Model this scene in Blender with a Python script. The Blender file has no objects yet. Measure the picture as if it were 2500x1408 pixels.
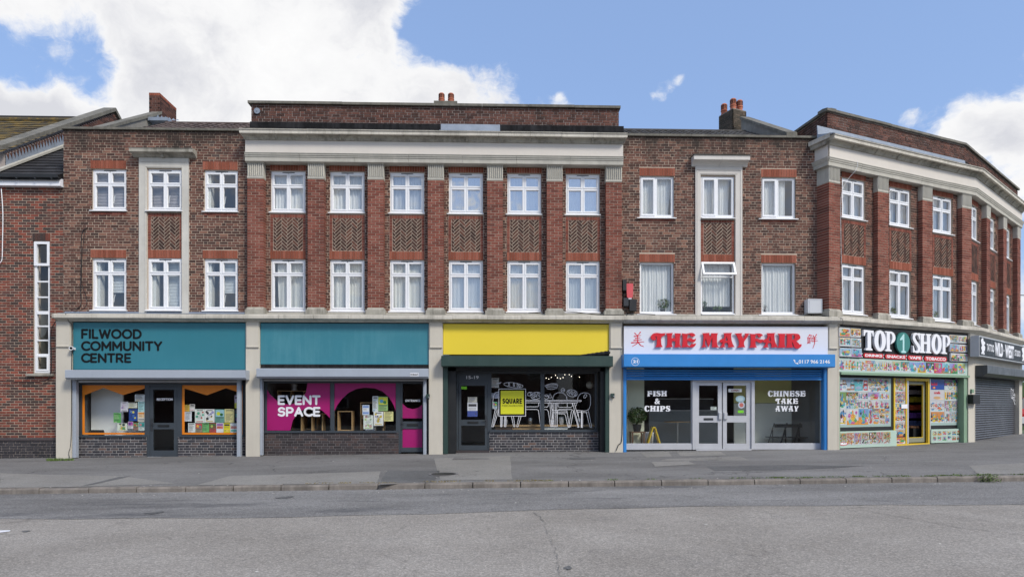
import bpy, math, random
from mathutils import Vector
random.seed(7)
R = math.radians
S = bpy.context.scene
COL = S.collection

# ------------------------------------------------------------------ camera, light, exposure
CAM_D, CAM_H, YAW, FOC = 18.2, 1.41, R(1.65), 1547.0      # metres in front of the facade, eye height, yaw, focal length for a 2500 wide picture
cam = bpy.data.cameras.new('camera'); camo = bpy.data.objects.new('camera', cam); COL.objects.link(camo)
camo.location = (0, -CAM_D, CAM_H); camo.rotation_euler = (R(90), 0, -YAW)
cam.sensor_width = 36; cam.lens = 36*FOC/2500; cam.shift_y = 281/2500
cam.clip_start = .1; cam.clip_end = 3000
S.camera = camo
S.view_settings.view_transform = 'Standard'; S.view_settings.look = 'None'
S.view_settings.exposure = 0.72; S.view_settings.gamma = 1; S.view_settings.use_curve_mapping = False

SUN_EL, SUN_AZ = 42, 138      # azimuth clockwise from +Y (the facade looks towards -Y)
sl = bpy.data.lights.new('sun', 'SUN'); so = bpy.data.objects.new('sun', sl); COL.objects.link(so)
sl.energy = 1.9; sl.angle = R(13); sl.color = (1, .94, .84)
sd = Vector((math.sin(R(SUN_AZ))*math.cos(R(SUN_EL)), math.cos(R(SUN_AZ))*math.cos(R(SUN_EL)), math.sin(R(SUN_EL))))
so.rotation_euler = sd.to_track_quat('Z', 'Y').to_euler(); so.location = (30, -30, 30)

class NT:
    """small helper for node trees"""
    def __init__(s, t): s.t = t; s.n = t.nodes; s.l = t.links
    def node(s, kind, **kw):
        n = s.n.new(kind)
        for k, v in kw.items():
            if k == 'ins':
                for a, b in v.items():
                    if isinstance(b, bpy.types.NodeSocket): s.l.new(b, n.inputs[a])
                    else: n.inputs[a].default_value = b
            else: setattr(n, k, v)
        return n
    def math(s, op, a, b=0.0, clamp=False):
        n = s.node('ShaderNodeMath', operation=op, use_clamp=clamp, ins={0: a, 1: b}); return n.outputs[0]
    def vmath(s, op, a, b=(0, 0, 0)):
        n = s.node('ShaderNodeVectorMath', operation=op, ins={0: a, 1: b})
        return n.outputs['Value'] if op in ('DISTANCE', 'DOT_PRODUCT', 'LENGTH') else n.outputs[0]
    def noise(s, vec, scale, detail=4, rough=.55):
        return s.node('ShaderNodeTexNoise', ins={'Vector': vec, 'Scale': scale, 'Detail': detail, 'Roughness': rough}).outputs['Fac']
    def rng(s, v, a, b, c=0.0, d=1.0, smooth=False):
        n = s.node('ShaderNodeMapRange', ins={0: v, 1: a, 2: b, 3: c, 4: d}); n.clamp = True
        if smooth: n.interpolation_type = 'SMOOTHSTEP'
        return n.outputs[0]
    def mix(s, f, a, b, mode='MIX'):
        n = s.node('ShaderNodeMix', data_type='RGBA', blend_type=mode)
        for i, v in ((0, f), (6, a), (7, b)):
            if isinstance(v, bpy.types.NodeSocket): s.l.new(v, n.inputs[i])
            else: n.inputs[i].default_value = v if i == 0 else (tuple(v)+(1,))[:4]
        return n.outputs[2]
    def ramp(s, f, stops, const=False):
        n = s.node('ShaderNodeValToRGB', ins={0: f}); e = n.color_ramp.elements
        n.color_ramp.interpolation = 'CONSTANT' if const else 'LINEAR'
        while len(e) < len(stops): e.new(.5)
        for k, (p, c) in zip(e, stops): k.position = p; k.color = tuple(c)+(1,)
        return n.outputs[0]

def pdir(px, py):      # direction in the world of a point of the picture (used to say where the big clouds stand in the sky)
    x, z = (px-1250)/FOC, (985-py)/FOC
    return Vector((math.cos(YAW)*x+math.sin(YAW), -math.sin(YAW)*x+math.cos(YAW), z)).normalized()

W = bpy.data.worlds.new('World'); S.world = W; W.use_nodes = True
t = NT(W.node_tree); t.n.clear()
sky = t.node('ShaderNodeTexSky', sky_type='NISHITA', sun_disc=False, sun_elevation=R(SUN_EL), sun_rotation=R(SUN_AZ), air_density=1.0, dust_density=1.2, ozone_density=2.0)
tc = t.node('ShaderNodeTexCoord').outputs['Generated']
dirv = t.vmath('NORMALIZE', tc)
wob = t.node('ShaderNodeTexNoise', ins={'Vector': dirv, 'Scale': 3.0, 'Detail': 5.0, 'Roughness': .6}).outputs['Color']
dw = t.vmath('ADD', dirv, t.vmath('MULTIPLY', t.vmath('SUBTRACT', wob, (.5, .5, .5)), (.16, .16, .16)))
n1 = t.math('ADD', t.math('MULTIPLY', t.noise(t.vmath('MULTIPLY', dw, (1, 1, 1.5)), 4.6, 12, .66), 1.25), -.125)
bias = .035
acc = t.math('ADD', n1, bias)
for px, py, r, a in ((330, 40, .30, .17), (480, 200, .24, .15), (780, 120, .36, .20), (1130, 190, .24, .18), (1900, 60, .62, -.36), (1640, 60, .24, -.22), (1500, 420, .34, -.12), (1480, 60, .13, -.16),
                     (150, 130, .09, -.26), (240, 190, .07, -.26), (60, 120, .05, -.2), (1075, 65, .075, -.46), (1180, 60, .07, -.34), (15, 100, .07, -.2), (90, 215, .09, .34), (10, 280, .08, .2), (20, 20, .07, .24), (180, 260, .06, .2), (2490, 170, .13, .28), (2300, 305, .08, .36), (2400, 300, .06, .30), (2440, 360, .05, .25), (2470, 430, .08, .3), (2300, 170, .14, -.12), (1680, 150, .04, .36), (1650, 175, .04, .34), (1610, 188, .05, .35), (1580, 205, .05, .40), (1572, 268, .045, .46), (1430, 235, .07, .44), (1370, 232, .06, .38), (2200, 280, .03, .3), (1980, 360, .15, -.05)):
    d = t.vmath('DISTANCE', dw, tuple(pdir(px, py)))
    acc = t.math('ADD', acc, t.rng(d, 0, r, a, 0, True))
fib = t.noise(t.vmath('MULTIPLY', dw, (1.0, 1.0, 1.7)), 17, 8, .7)      # fine tearing of the cloud edges
acc = t.math('ADD', acc, t.math('MULTIPLY', t.math('SUBTRACT', fib, .5), .22))
mask = t.rng(acc, .49, .70, 0, 1, True)
sh = t.noise(t.vmath('ADD', dw, (3, 1, 7)), 3.3, 8, .6)
cc = t.ramp(t.math('ADD', t.math('MULTIPLY', acc, .5), t.math('MULTIPLY', sh, .7)), [(.48, (.80, .83, .89)), (.60, (1.0, 1.0, 1.0)), (.72, (.93, .93, .94)), (.86, (.70, .71, .76))])
b1 = t.node('ShaderNodeBackground', ins={'Color': t.mix(.55, sky.outputs[0], (1.9, 2.85, 5.0), 'MIX'), 'Strength': .112})
b2 = t.node('ShaderNodeBackground', ins={'Color': cc, 'Strength': .61})
ms = t.node('ShaderNodeMixShader', ins={0: mask, 1: b1.outputs[0], 2: b2.outputs[0]})
t.l.new(ms.outputs[0], t.node('ShaderNodeOutputWorld').inputs[0])

# ------------------------------------------------------------------ frames: plan position and direction of a facade plane
class Fr:
    def __init__(s, x, y, ang=0, z=0): s.x, s.y, s.a, s.z = x, y, R(ang), z; s.c, s.s = math.cos(s.a), math.sin(s.a)
    def pt(s, u, v, z): return (s.x+u*s.c+v*s.s, s.y+u*s.s-v*s.c, z+s.z)      # v points out of the wall, towards the street
F0 = Fr(0, 0)
F1 = Fr(9.852, 0, 21.6)
_p = F1.pt(6.156, 0, 0)
F2 = Fr(_p[0], _p[1], 38.2)
def EL(fr, v, px, py=985):
    """survey of the facade: the point (u, z) of the plane v in frame fr that a sight line of the survey photograph meets"""
    dx = (px-1250)/FOC; rx = math.cos(YAW)*dx+math.sin(YAW); ry = -math.sin(YAW)*dx+math.cos(YAW)
    bx, by, _ = fr.pt(0, v, 0); ax, ay = bx, by+CAM_D
    det = -rx*fr.s+ry*fr.c
    tt = (-ax*fr.s+ay*fr.c)/det; u = (rx*ay-ry*ax)/det
    return u, CAM_H+tt*(985-py)/FOC
def eu(fr, v, px): return EL(fr, v, px)[0]

# ------------------------------------------------------------------ objects
def setp(o, **kw):
    for k, v in kw.items():
        if v is not None: o[k] = v
def thing(name, label, cat, loc=(0, 0, 0), group=None):
    o = bpy.data.objects.new(name, None); o.empty_display_size = .2; COL.objects.link(o); o.location = loc
    setp(o, label=label, category=cat, group=group); return o
def rootloc(p):
    v = Vector((0, 0, 0))
    while p: v = v+Vector(p.location); p = p.parent
    return v
class MB:
    def __init__(s): s.v = []; s.f = []; s.m = []; s.r = []; s.cm = 0; s.cr = .5
    def add(s, vs, fs):
        b = len(s.v); s.v.extend(vs)
        for f in fs: s.f.append([b+i for i in f]); s.m.append(s.cm); s.r.append(s.cr)
        return s
    def box(s, fr, u0, u1, v0, v1, z0, z1, back=True):
        P = [fr.pt(u, v, z) for z in (z0, z1) for v in (v0, v1) for u in (u0, u1)]
        F = [(2, 3, 7, 6), (0, 1, 3, 2), (4, 6, 7, 5), (0, 2, 6, 4), (1, 5, 7, 3)]
        if back: F.append((0, 4, 5, 1))
        return s.add(P, F)
    def prism(s, fr, poly, v0, v1):      # polygon in (u, z), extruded from v0 to v1
        n = len(poly); P = [fr.pt(u, v0, z) for u, z in poly]+[fr.pt(u, v1, z) for u, z in poly]
        return s.add(P, [tuple(range(n))[::-1], tuple(range(n, 2*n))]+[(i, (i+1) % n, n+(i+1) % n, n+i) for i in range(n)])
    def plan(s, fr, poly, z0, z1):      # polygon in (u, v), extruded up
        n = len(poly); P = [fr.pt(u, v, z0) for u, v in poly]+[fr.pt(u, v, z1) for u, v in poly]
        return s.add(P, [tuple(range(n)), tuple(range(n, 2*n))[::-1]]+[(i, n+i, n+(i+1) % n, (i+1) % n) for i in range(n)])
    def sweep(s, fr, prof, u0, u1, m0=0.0, m1=0.0):      # profile in (v, z) along u, ends mitred by slopes m0 and m1
        n = len(prof); P = [fr.pt(u0+v*m0, v, z) for v, z in prof]+[fr.pt(u1+v*m1, v, z) for v, z in prof]
        return s.add(P, [tuple(range(n)), tuple(range(n, 2*n))[::-1]]+[(i, n+i, n+(i+1) % n, (i+1) % n) for i in range(n)])
    def tube(s, pts, r, n=8, caps=True):
        pts = [Vector(p) for p in pts]; rings = []; up = Vector((0, 0, 1)); base = len(s.v)
        rr = r if isinstance(r, (list, tuple)) else [r]*len(pts)
        for i, p in enumerate(pts):
            d = (pts[min(i+1, len(pts)-1)]-pts[max(i-1, 0)]).normalized()
            a = d.cross(up); a = (d.cross(Vector((0, 1, 0))) if a.length < .15 else a).normalized(); b = d.cross(a)
            rings.append([tuple(p+(a*math.cos(2*math.pi*k/n)+b*math.sin(2*math.pi*k/n))*rr[i]) for k in range(n)])
        vs = [v for rg in rings for v in rg]; fs = []
        for i in range(len(pts)-1):
            for k in range(n): fs.append((i*n+k, i*n+(k+1) % n, (i+1)*n+(k+1) % n, (i+1)*n+k))
        if caps: fs += [tuple(range(n))[::-1], tuple((len(pts)-1)*n+k for k in range(n))]
        return s.add(vs, fs)
    def lathe(s, c, prof, n=16):      # profile (r, z) round the vertical through c
        vs = [(c[0]+r*math.cos(2*math.pi*k/n), c[1]+r*math.sin(2*math.pi*k/n), c[2]+z) for r, z in prof for k in range(n)]
        m = len(prof)
        fs = [(i*n+k, i*n+(k+1) % n, (i+1)*n+(k+1) % n, (i+1)*n+k) for i in range(m-1) for k in range(n)]
        return s.add(vs, fs+[tuple(range(n))[::-1], tuple((m-1)*n+k for k in range(n))])
    def build(s, name, mats, parent=None, smooth=False, **kw):
        me = bpy.data.meshes.new(name)
        L = rootloc(parent)
        me.from_pydata([(x-L.x, y-L.y, z-L.z) for x, y, z in s.v], [], s.f)
        if not isinstance(mats, (list, tuple)): mats = [mats]
        for m in mats: me.materials.append(m)
        if len(mats) > 1: me.polygons.foreach_set('material_index', s.m)
        at = me.attributes.new('rnd', 'FLOAT', 'FACE'); at.data.foreach_set('value', s.r)
        if smooth: me.polygons.foreach_set('use_smooth', [True]*len(me.polygons))
        me.update()
        o = bpy.data.objects.new(name, me); COL.objects.link(o); o.parent = parent
        setp(o, **kw); return o
def box(name, fr, u0, u1, v0, v1, z0, z1, mats, parent=None, **kw):
    return MB().box(fr, u0, u1, v0, v1, z0, z1).build(name, mats, parent, **kw)
def bevelled(fr, u0, u1, v0, v1, z0, z1, b=.01):
    m = MB(); m.sweep(fr, [(v0, z0), (v1-b, z0), (v1, z0+b), (v1, z1-b), (v1-b, z1), (v0, z1)], u0, u1); return m

# ------------------------------------------------------------------ materials
def mat(name, col, rough=.6, var=.12, scale=3, bump=0, bscale=80, metal=0, streak=0, streak_col=(.08, .075, .065), spec=.5, fine=0):
    m = bpy.data.materials.new(name); m.use_nodes = True; t = NT(m.node_tree); b = t.n['Principled BSDF']
    pos = t.node('ShaderNodeNewGeometry').outputs['Position']
    c = t.mix(t.rng(t.noise(pos, scale, 6, .65), .3, .7), [x*(1-var) for x in col], [min(1, x*(1+var)) for x in col])
    if fine: c = t.mix(t.rng(t.noise(pos, bscale*.7, 3), .35, .65), t.mix(fine, c, (0, 0, 0)), c)
    if streak:
        st = t.noise(t.vmath('MULTIPLY', pos, (9, 9, .9)), 1.0, 6, .7)
        st2 = t.noise(pos, 1.3, 4, .6)
        c = t.mix(t.math('MULTIPLY', t.rng(t.math('MULTIPLY', t.math('ADD', st, st2), .5), .46, .66), streak), c, streak_col)
    t.l.new(c, b.inputs['Base Color'])
    b.inputs['Metallic'].default_value = metal; b.inputs['Specular IOR Level'].default_value = spec
    t.l.new(t.rng(t.noise(pos, scale*2.3, 4), .3, .7, rough*.85, min(1, rough*1.15)), b.inputs['Roughness'])
    if bump:
        bp = t.node('ShaderNodeBump', ins={'Strength': bump, 'Distance': .01, 'Height': t.noise(pos, bscale, 5, .6)})
        t.l.new(bp.outputs[0], b.inputs['Normal'])
    return m
def brickmat(name, stops, soot=.0, sootcol=(.03, .024, .02), lime=0.0, zsoot=None):
    m = bpy.data.materials.new(name); m.use_nodes = True; t = NT(m.node_tree); b = t.n['Principled BSDF']
    pos = t.node('ShaderNodeNewGeometry').outputs['Position']
    rnd = t.node('ShaderNodeAttribute', attribute_name='rnd').outputs['Fac']
    # the tone of a brick drifts over the wall as well as from brick to brick
    f = t.math('ADD', rnd, t.math('MULTIPLY', t.math('SUBTRACT', t.noise(pos, .9, 4), .5), .5), clamp=True)
    c = t.ramp(f, stops)
    c = t.mix(t.rng(t.noise(pos, 45, 4, .7), .3, .7), t.mix(.22, c, (.02, .012, .01)), c)
    if soot:
        n = t.noise(t.vmath('MULTIPLY', pos, (1.6, 1.6, .7)), 1.0, 7, .7)
        if zsoot: n = t.math('ADD', n, t.rng(t.node('ShaderNodeSeparateXYZ', ins={0: pos}).outputs[2], zsoot[0], zsoot[1], -.12, .16))
        c = t.mix(t.math('MULTIPLY', t.rng(n, .46, .68), soot), c, sootcol)
    if lime:
        n = t.noise(t.vmath('MULTIPLY', pos, (2, 2, 1)), 2.2, 9, .8)
        c = t.mix(t.math('MULTIPLY', t.rng(n, .6, .72), lime), c, (.5, .47, .44))
    t.l.new(c, b.inputs['Base Color']); b.inputs['Roughness'].default_value = .85; b.inputs['Specular IOR Level'].default_value = .25
    bp = t.node('ShaderNodeBump', ins={'Strength': .5, 'Distance': .006, 'Height': t.noise(pos, 60, 5, .7)})
    t.l.new(bp.outputs[0], b.inputs['Normal']); return m
def glassmat(name, tint=.85, refl=1.0, rough=0.0, wav=0):
    m = bpy.data.materials.new(name); m.use_nodes = True; t = NT(m.node_tree); t.n.clear()
    fr = t.node('ShaderNodeFresnel', ins={'IOR': 1.5})
    tr = t.node('ShaderNodeBsdfTransparent', ins={'Color': (tint, tint*1.01, tint, 1)})
    gl = t.node('ShaderNodeBsdfGlossy', ins={'Color': (1, 1, 1, 1), 'Roughness': rough})
    if wav:
        pos = t.node('ShaderNodeNewGeometry').outputs['Position']
        bp = t.node('ShaderNodeBump', ins={'Strength': wav, 'Distance': .02, 'Height': t.noise(pos, 1.7, 1)})
        t.l.new(bp.outputs[0], gl.inputs['Normal'])
    bf = t.node('ShaderNodeNewGeometry').outputs['Backfacing']      # only the outer side of the sheet mirrors
    fac = t.math('MULTIPLY', t.math('MULTIPLY', fr.outputs[0], 1.9*refl, clamp=True), t.math('SUBTRACT', 1.0, bf))
    ms = t.node('ShaderNodeMixShader', ins={0: fac, 1: tr.outputs[0], 2: gl.outputs[0]})
    t.l.new(ms.outputs[0], t.node('ShaderNodeOutputMaterial').inputs[0]); return m
def netmat(name, col=(.75, .77, .8), alpha=.8):
    m = bpy.data.materials.new(name); m.use_nodes = True; t = NT(m.node_tree); t.n.clear()
    pos = t.node('ShaderNodeNewGeometry').outputs['Position']
    df = t.node('ShaderNodeBsdfDiffuse', ins={'Color': tuple(col)+(1,)}); tl = t.node('ShaderNodeBsdfTranslucent', ins={'Color': tuple(col)+(1,)})
    tr = t.node('ShaderNodeBsdfTransparent')
    a = t.node('ShaderNodeMixShader', ins={0: .15, 1: df.outputs[0], 2: tl.outputs[0]})
    fac = t.rng(t.noise(t.vmath('MULTIPLY', pos, (25, 25, 1)), 1, 3), .3, .7, alpha-.12, min(1, alpha+.12))
    b = t.node('ShaderNodeMixShader', ins={0: fac, 1: tr.outputs[0], 2: a.outputs[0]})
    t.l.new(b.outputs[0], t.node('ShaderNodeOutputMaterial').inputs[0]); return m

BR = [(0, (.062, .035, .029)), (.3, (.105, .052, .040)), (.55, (.145, .068, .051)), (.8, (.18, .084, .062)), (.95, (.28, .145, .10)), (1, (.10, .07, .062))]
M = dict(
 brown=brickmat('brown_brick', BR, soot=.85, lime=.2, zsoot=(8.2, 9.1)),
 brown_par=brickmat('parapet_brick', [(0, (.06, .03, .024)), (.5, (.12, .055, .042)), (1, (.17, .075, .055))], soot=.55, lime=.35),
 red=brickmat('red_brick', [(0, (.16, .052, .038)), (.5, (.25, .077, .052)), (1, (.29, .11, .08))], soot=.35),
 soldier=brickmat('orange_red_brick', [(0, (.24, .072, .042)), (.5, (.30, .092, .055)), (1, (.37, .13, .085))], soot=.15),
 herring=brickmat('dark_herringbone_brick', [(0, (.05, .028, .022)), (.6, (.095, .05, .038)), (1, (.15, .066, .046))]),
 annex=brickmat('mixed_red_brick', [(0, (.06, .045, .042)), (.35, (.11, .055, .045)), (.55, (.19, .062, .044)), (.82, (.29, .078, .05)), (1, (.13, .055, .045))], soot=.5),
 plinth=brickmat('blue_black_brick', [(0, (.03, .03, .035)), (1, (.06, .055, .06))], soot=.2),
 engine=brickmat('slate_grey_brick', [(0, (.035, .035, .042)), (.5, (.06, .06, .07)), (.85, (.085, .078, .082)), (1, (.15, .10, .085))]),
 engine2=brickmat('charcoal_brick', [(0, (.04, .034, .036)), (.6, (.065, .055, .058)), (1, (.09, .062, .058))]),
 mortar=brickmat('mortar', [(0, (.50, .405, .32)), (1, (.55, .445, .35))], soot=.85, sootcol=(.14, .11, .09), zsoot=(8.2, 9.1)),
 mortar_soft=mat('charcoal_mortar', (.15, .14, .14), .9, .2, 2),
 mortar_dark=mat('grey_mortar', (.36, .31, .28), .9, .2, 2),
 mortar_pale=mat('pale_mortar', (.36, .345, .34), .9, .2, 2),
 stone=mat('artificial_stone', (.56, .525, .455), .8, .12, 1.5, .25, 60, streak=.55, streak_col=(.16, .15, .12)),
 stone_dirty=mat('weathered_stone', (.36, .34, .29), .85, .2, 2, .3, 60, streak=.9, streak_col=(.07, .065, .05)),
 coping=mat('coping_stone', (.165, .155, .13), .9, .25, 4, .4, 50, streak=.7, streak_col=(.05, .048, .04)),
 cap=mat('grey_cast_stone', (.45, .43, .375), .8, .1, 3, .2, 60, streak=.25, streak_col=(.15, .15, .13)),
 frieze=mat('painted_render', (.61, .57, .52), .75, .04, .8, .12, 30, streak=.10, streak_col=(.4, .38, .33)),
 cream=mat('cream_paint', (.56, .52, .44), .7, .05, .8, .1, 30, streak=.18, streak_col=(.33, .30, .25)),
 surround=mat('grey_render', (.56, .54, .49), .8, .08, 1.2, .15, 40, streak=.25, streak_col=(.25, .24, .21)),
 surround2=mat('pale_render', (.60, .57, .53), .8, .05, 1.2, .1, 40, streak=.12, streak_col=(.3, .28, .25)),
 felt=mat('black_felt', (.012, .012, .013), .9, .3, 3, .3, 40, streak=.18, streak_col=(.14, .14, .15), spec=.1),
 lead=mat('lead_sheet', (.26, .30, .36), .5, .15, 3, .2, 20, metal=.2, streak=.3, streak_col=(.17, .19, .22)),
 upvc=mat('white_plastic', (.80, .81, .83), .32, .02, 2),
 sillw=mat('white_sill', (.74, .74, .75), .4, .04, 2, streak=.15, streak_col=(.4, .39, .36)),
 rubber=mat('black_rubber', (.02, .02, .022), .6),
 glass=glassmat('window_glass', .955, .8, wav=.2),
 glass_up=glassmat('tinted_window_glass', .975, 1.7, wav=.3),
 glass_sky=glassmat('reflecting_window_glass', .93, 6.5, wav=.5), glass_mid=glassmat('coated_window_glass', .95, 3.6, wav=.3),
 glass_shop=glassmat('shop_window_glass', .97, .42, wav=.1),
 anthracite=mat('anthracite_metal', (.045, .056, .068), .42, .06, 2),
 black=mat('black_paint', (.012, .013, .014), .5, .2, 3),
 shutgrey=mat('grey_powder_coat', (.36, .40, .46), .42, .05, 1.2, streak=.08, streak_col=(.2, .2, .2)),
 green=mat('dark_green_paint', (.022, .05, .042), .45, .1, 2, streak=.12, streak_col=(.1, .11, .1)),
 blue=mat('blue_paint', (.035, .235, .60), .38, .06, 1.5),
 palegreen=mat('pale_green_paint', (.20, .31, .205), .5, .08, 2, streak=.15, streak_col=(.12, .15, .11)),
 alu=mat('silver_aluminium', (.56, .57, .60), .38, .05, 3, metal=.3),
 steel=mat('steel', (.45, .46, .47), .35, .1, 5, metal=.8),
 teal=mat('teal_paint', (.026, .175, .225), .5, .035, .6, streak=.06, streak_col=(.10, .30, .35)),
 teal2=mat('faded_teal_paint', (.036, .195, .25), .5, .05, .6, streak=.3, streak_col=(.12, .32, .37)),
 yellow=mat('yellow_panel', (.78, .60, .035), .45, .02, .6),
 white=mat('white_print', (.78, .79, .83), .5, .02, 1),
 white_sign=mat('white_sign_panel', (.70, .72, .79), .4, .015, .6),
 ink=mat('black_ink', (.006, .007, .008), .7, .1, 3, spec=.2),
 redl=mat('red_letter', (.62, .012, .025), .35, .06, 3),
 orange=mat('orange_vinyl', (.72, .21, .008), .5, .03, 2),
 magenta=mat('magenta_vinyl', (.33, .0015, .125), .5, .03, 1),
 lime=mat('lime_vinyl', (.62, .62, .03), .5, .03, 1),
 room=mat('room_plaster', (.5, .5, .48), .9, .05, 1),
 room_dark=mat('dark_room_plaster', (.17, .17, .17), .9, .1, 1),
 bright=mat('white_emulsion', (.86, .87, .88), .8, .03, 1),
 room_white=mat('white_room_plaster', (.70, .71, .70), .9, .05, 1),
 roomfloor=mat('room_floor', (.14, .13, .12), .7, .1, 1),
 wood=mat('light_wood', (.42, .27, .13), .6, .12, 6),
 darkwood=mat('brown_wood', (.13, .07, .04), .5, .15, 6),
 net=netmat('net_curtain', (.92, .93, .95), .93), net2=netmat('lined_curtain', (.80, .81, .80), .99), net3=netmat('sheer_curtain', (.88, .90, .93), .82),
 blind=mat('blind_slat', (.50, .47, .50), .6, .05, 2), blindw=mat('pale_blind_slat', (.72, .76, .80), .6, .05, 2),
 leaf=mat('leaf', (.045, .085, .022), .55, .35, 14), leaf2=mat('weed_leaf', (.10, .16, .03), .6, .4, 20),
 moss=mat('moss', (.16, .16, .035), .95, .5, 9, fine=.4), drygrass=mat('dry_verge', (.30, .24, .10), .95, .4, 9, fine=.5),
 tile_y=brickmat('lichen_tile', [(0, (.045, .04, .035)), (.5, (.10, .085, .055)), (1, (.17, .125, .05))]),
 tile_d=brickmat('charcoal_tile', [(0, (.022, .022, .024)), (1, (.04, .04, .043))], lime=.2),
 tile_b=brickmat('brown_pantile', [(0, (.06, .045, .042)), (1, (.12, .09, .08))], lime=.25),
 stack=brickmat('weathered_stack_brick', [(0, (.07, .06, .045)), (1, (.13, .10, .075))], soot=.3),
 tile_g=brickmat('grey_pantile', [(0, (.055, .052, .05)), (1, (.10, .095, .09))], lime=.35),
 pot=mat('terracotta', (.42, .135, .075), .8, .15, 8), render=mat('grey_cement', (.24, .225, .20), .9, .2, 1.5, .3, 40, streak=.4, streak_col=(.1, .095, .085)),
 cable=mat('black_cable', (.012, .012, .013), .6), boxgrey=mat('grey_cabinet', (.55, .57, .60), .45, .03, 2),
 alarm=mat('red_plastic', (.62, .09, .10), .4, .05, 3), darkgrey=mat('dark_grey_plastic', (.03, .033, .038), .45),
 slat=mat('dark_shutter_slat', (.055, .055, .062), .42, .2, 4, streak=.35, streak_col=(.13, .13, .14)),
)
# lichen on the left roof
_m = M['tile_y']; _t = NT(_m.node_tree); _b = _t.n['Principled BSDF']; _c = _b.inputs['Base Color'].links[0].from_socket
_pos = _t.node('ShaderNodeNewGeometry').outputs['Position']
_t.l.new(_t.mix(_t.rng(_t.noise(_t.vmath('MULTIPLY', _pos, (1, 1, 3.5)), 2.2, 8, .8), .50, .66), _c, (.30, .19, .035)), _b.inputs['Base Color'])
_colcache = {}
def flat(col, rough=.5):
    k = tuple(round(c, 3) for c in col)+(rough,)
    if k not in _colcache: _colcache[k] = mat('printed_colour', k[:3], rough, .03, 2)
    return _colcache[k]

# ------------------------------------------------------------------ bricks
class Bricks:
    """collects the bricks of one building; the 300 that show largest become objects, the others one joined part"""
    def __init__(s, parent, name='brick', stuff='brickwork', cap=300): s.b = []; s.parent = parent; s.name = name; s.stuff = stuff; s.cap = cap
    def add(s, fr, u0, u1, v0, v1, z0, z1, m, rnd=None): s.b.append((fr, u0, u1, v0, v1, z0, z1, m, random.random() if rnd is None else rnd, None))
    def poly(s, fr, poly, v0, v1, m):
        us = [p[0] for p in poly]; zs = [p[1] for p in poly]
        s.b.append((fr, min(us), max(us), v0, v1, min(zs), max(zs), m, random.random(), poly))
    def wall(s, fr, u0, u1, z0, z1, m, v=0.0, th=.03, holes=(), bond='mix', zoff=0.0, drop=.0, jit=.003):
        k = math.floor((z0-zoff)/.075)
        while zoff+k*.075 < z1-.02:
            za = max(z0, zoff+k*.075+.0075); zb = min(z1, zoff+(k+1)*.075-.0075); k += 1
            if zb-za < .02: continue
            zc = (za+zb)/2; iv = [(u0, u1)]
            for (a, b, c, d) in holes:
                if c-.01 < zc < d+.01:
                    iv = [q for (p, r) in iv for q in ((p, min(r, a)), (max(p, b), r)) if q[1]-q[0] > .015]
            if bond == 'str': pat = [.215]
            elif bond == 'mix' and (k*7) % 5 in (1, 3): pat = [.215]
            else: pat = [.215, .1025]
            for (a, b) in iv:
                per = sum(p+.01 for p in pat); off = (k % 2)*(.1125 if len(pat) == 1 else .16875)
                x = math.floor((a-off)/per)*per+off; i = 0; J = .0025
                while x < b:
                    L = pat[i % len(pat)]; p, q = max(a, x+J if x > a else a), min(b, x+L-J); x += L+.01; i += 1
                    if q-p > .012 and random.random() >= drop:
                        s.add(fr, p, q, v-th, v+random.uniform(-jit, jit), za, zb, m)
    def finish(s):
        cx, cy, cz = 0, -CAM_D, CAM_H
        def key(b):
            x, y, z = b[0].pt((b[1]+b[2])/2, b[4], (b[5]+b[6])/2)
            d2 = (x-cx)**2+(y-cy)**2+(z-cz)**2
            return -(b[2]-b[1])*(b[6]-b[5])/d2
        s.b.sort(key=key); cache = {}; L = rootloc(s.parent)
        for b in s.b[:s.cap]:
            fr, u0, u1, v0, v1, z0, z1, m, r, poly = b
            if poly is None:
                r8 = round(r*11)/11
                kk = (round(u1-u0, 3), round(v1-v0, 2), round(z1-z0, 3), m.name, r8)
                me = cache.get(kk)
                if me is None:
                    mb = MB(); mb.cr = r8; mb.box(Fr(0, 0), 0, kk[0], -kk[1], 0, 0, kk[2], back=False)
                    me = bpy.data.meshes.new(s.name); me.from_pydata(mb.v, [], mb.f); me.materials.append(m)
                    me.attributes.new('rnd', 'FLOAT', 'FACE').data.foreach_set('value', mb.r); cache[kk] = me
                o = bpy.data.objects.new(s.name, me); COL.objects.link(o); o.parent = s.parent
                o.location = Vector(fr.pt(u0, v1, z0))-L; o.rotation_euler = (0, 0, fr.a)
            else:
                mb = MB(); mb.cr = r; mb.prism(fr, poly, v0, v1); mb.build(s.name, m, s.parent)
        by = {}
        for b in s.b[s.cap:]: by.setdefault(b[7].name, (b[7], []))[1].append(b)
        if by:
            mb = MB(); mats = []
            for i, (m, bs) in enumerate(by.values()):
                mats.append(m); mb.cm = i
                for fr, u0, u1, v0, v1, z0, z1, m_, r, poly in bs:
                    mb.cr = r
                    if poly is None: mb.box(fr, u0, u1, v0, v1, z0, z1, back=False)
                    else: mb.prism(fr, poly, v0, v1)
            mb.build(s.stuff, mats, s.parent, kind='stuff')

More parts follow.
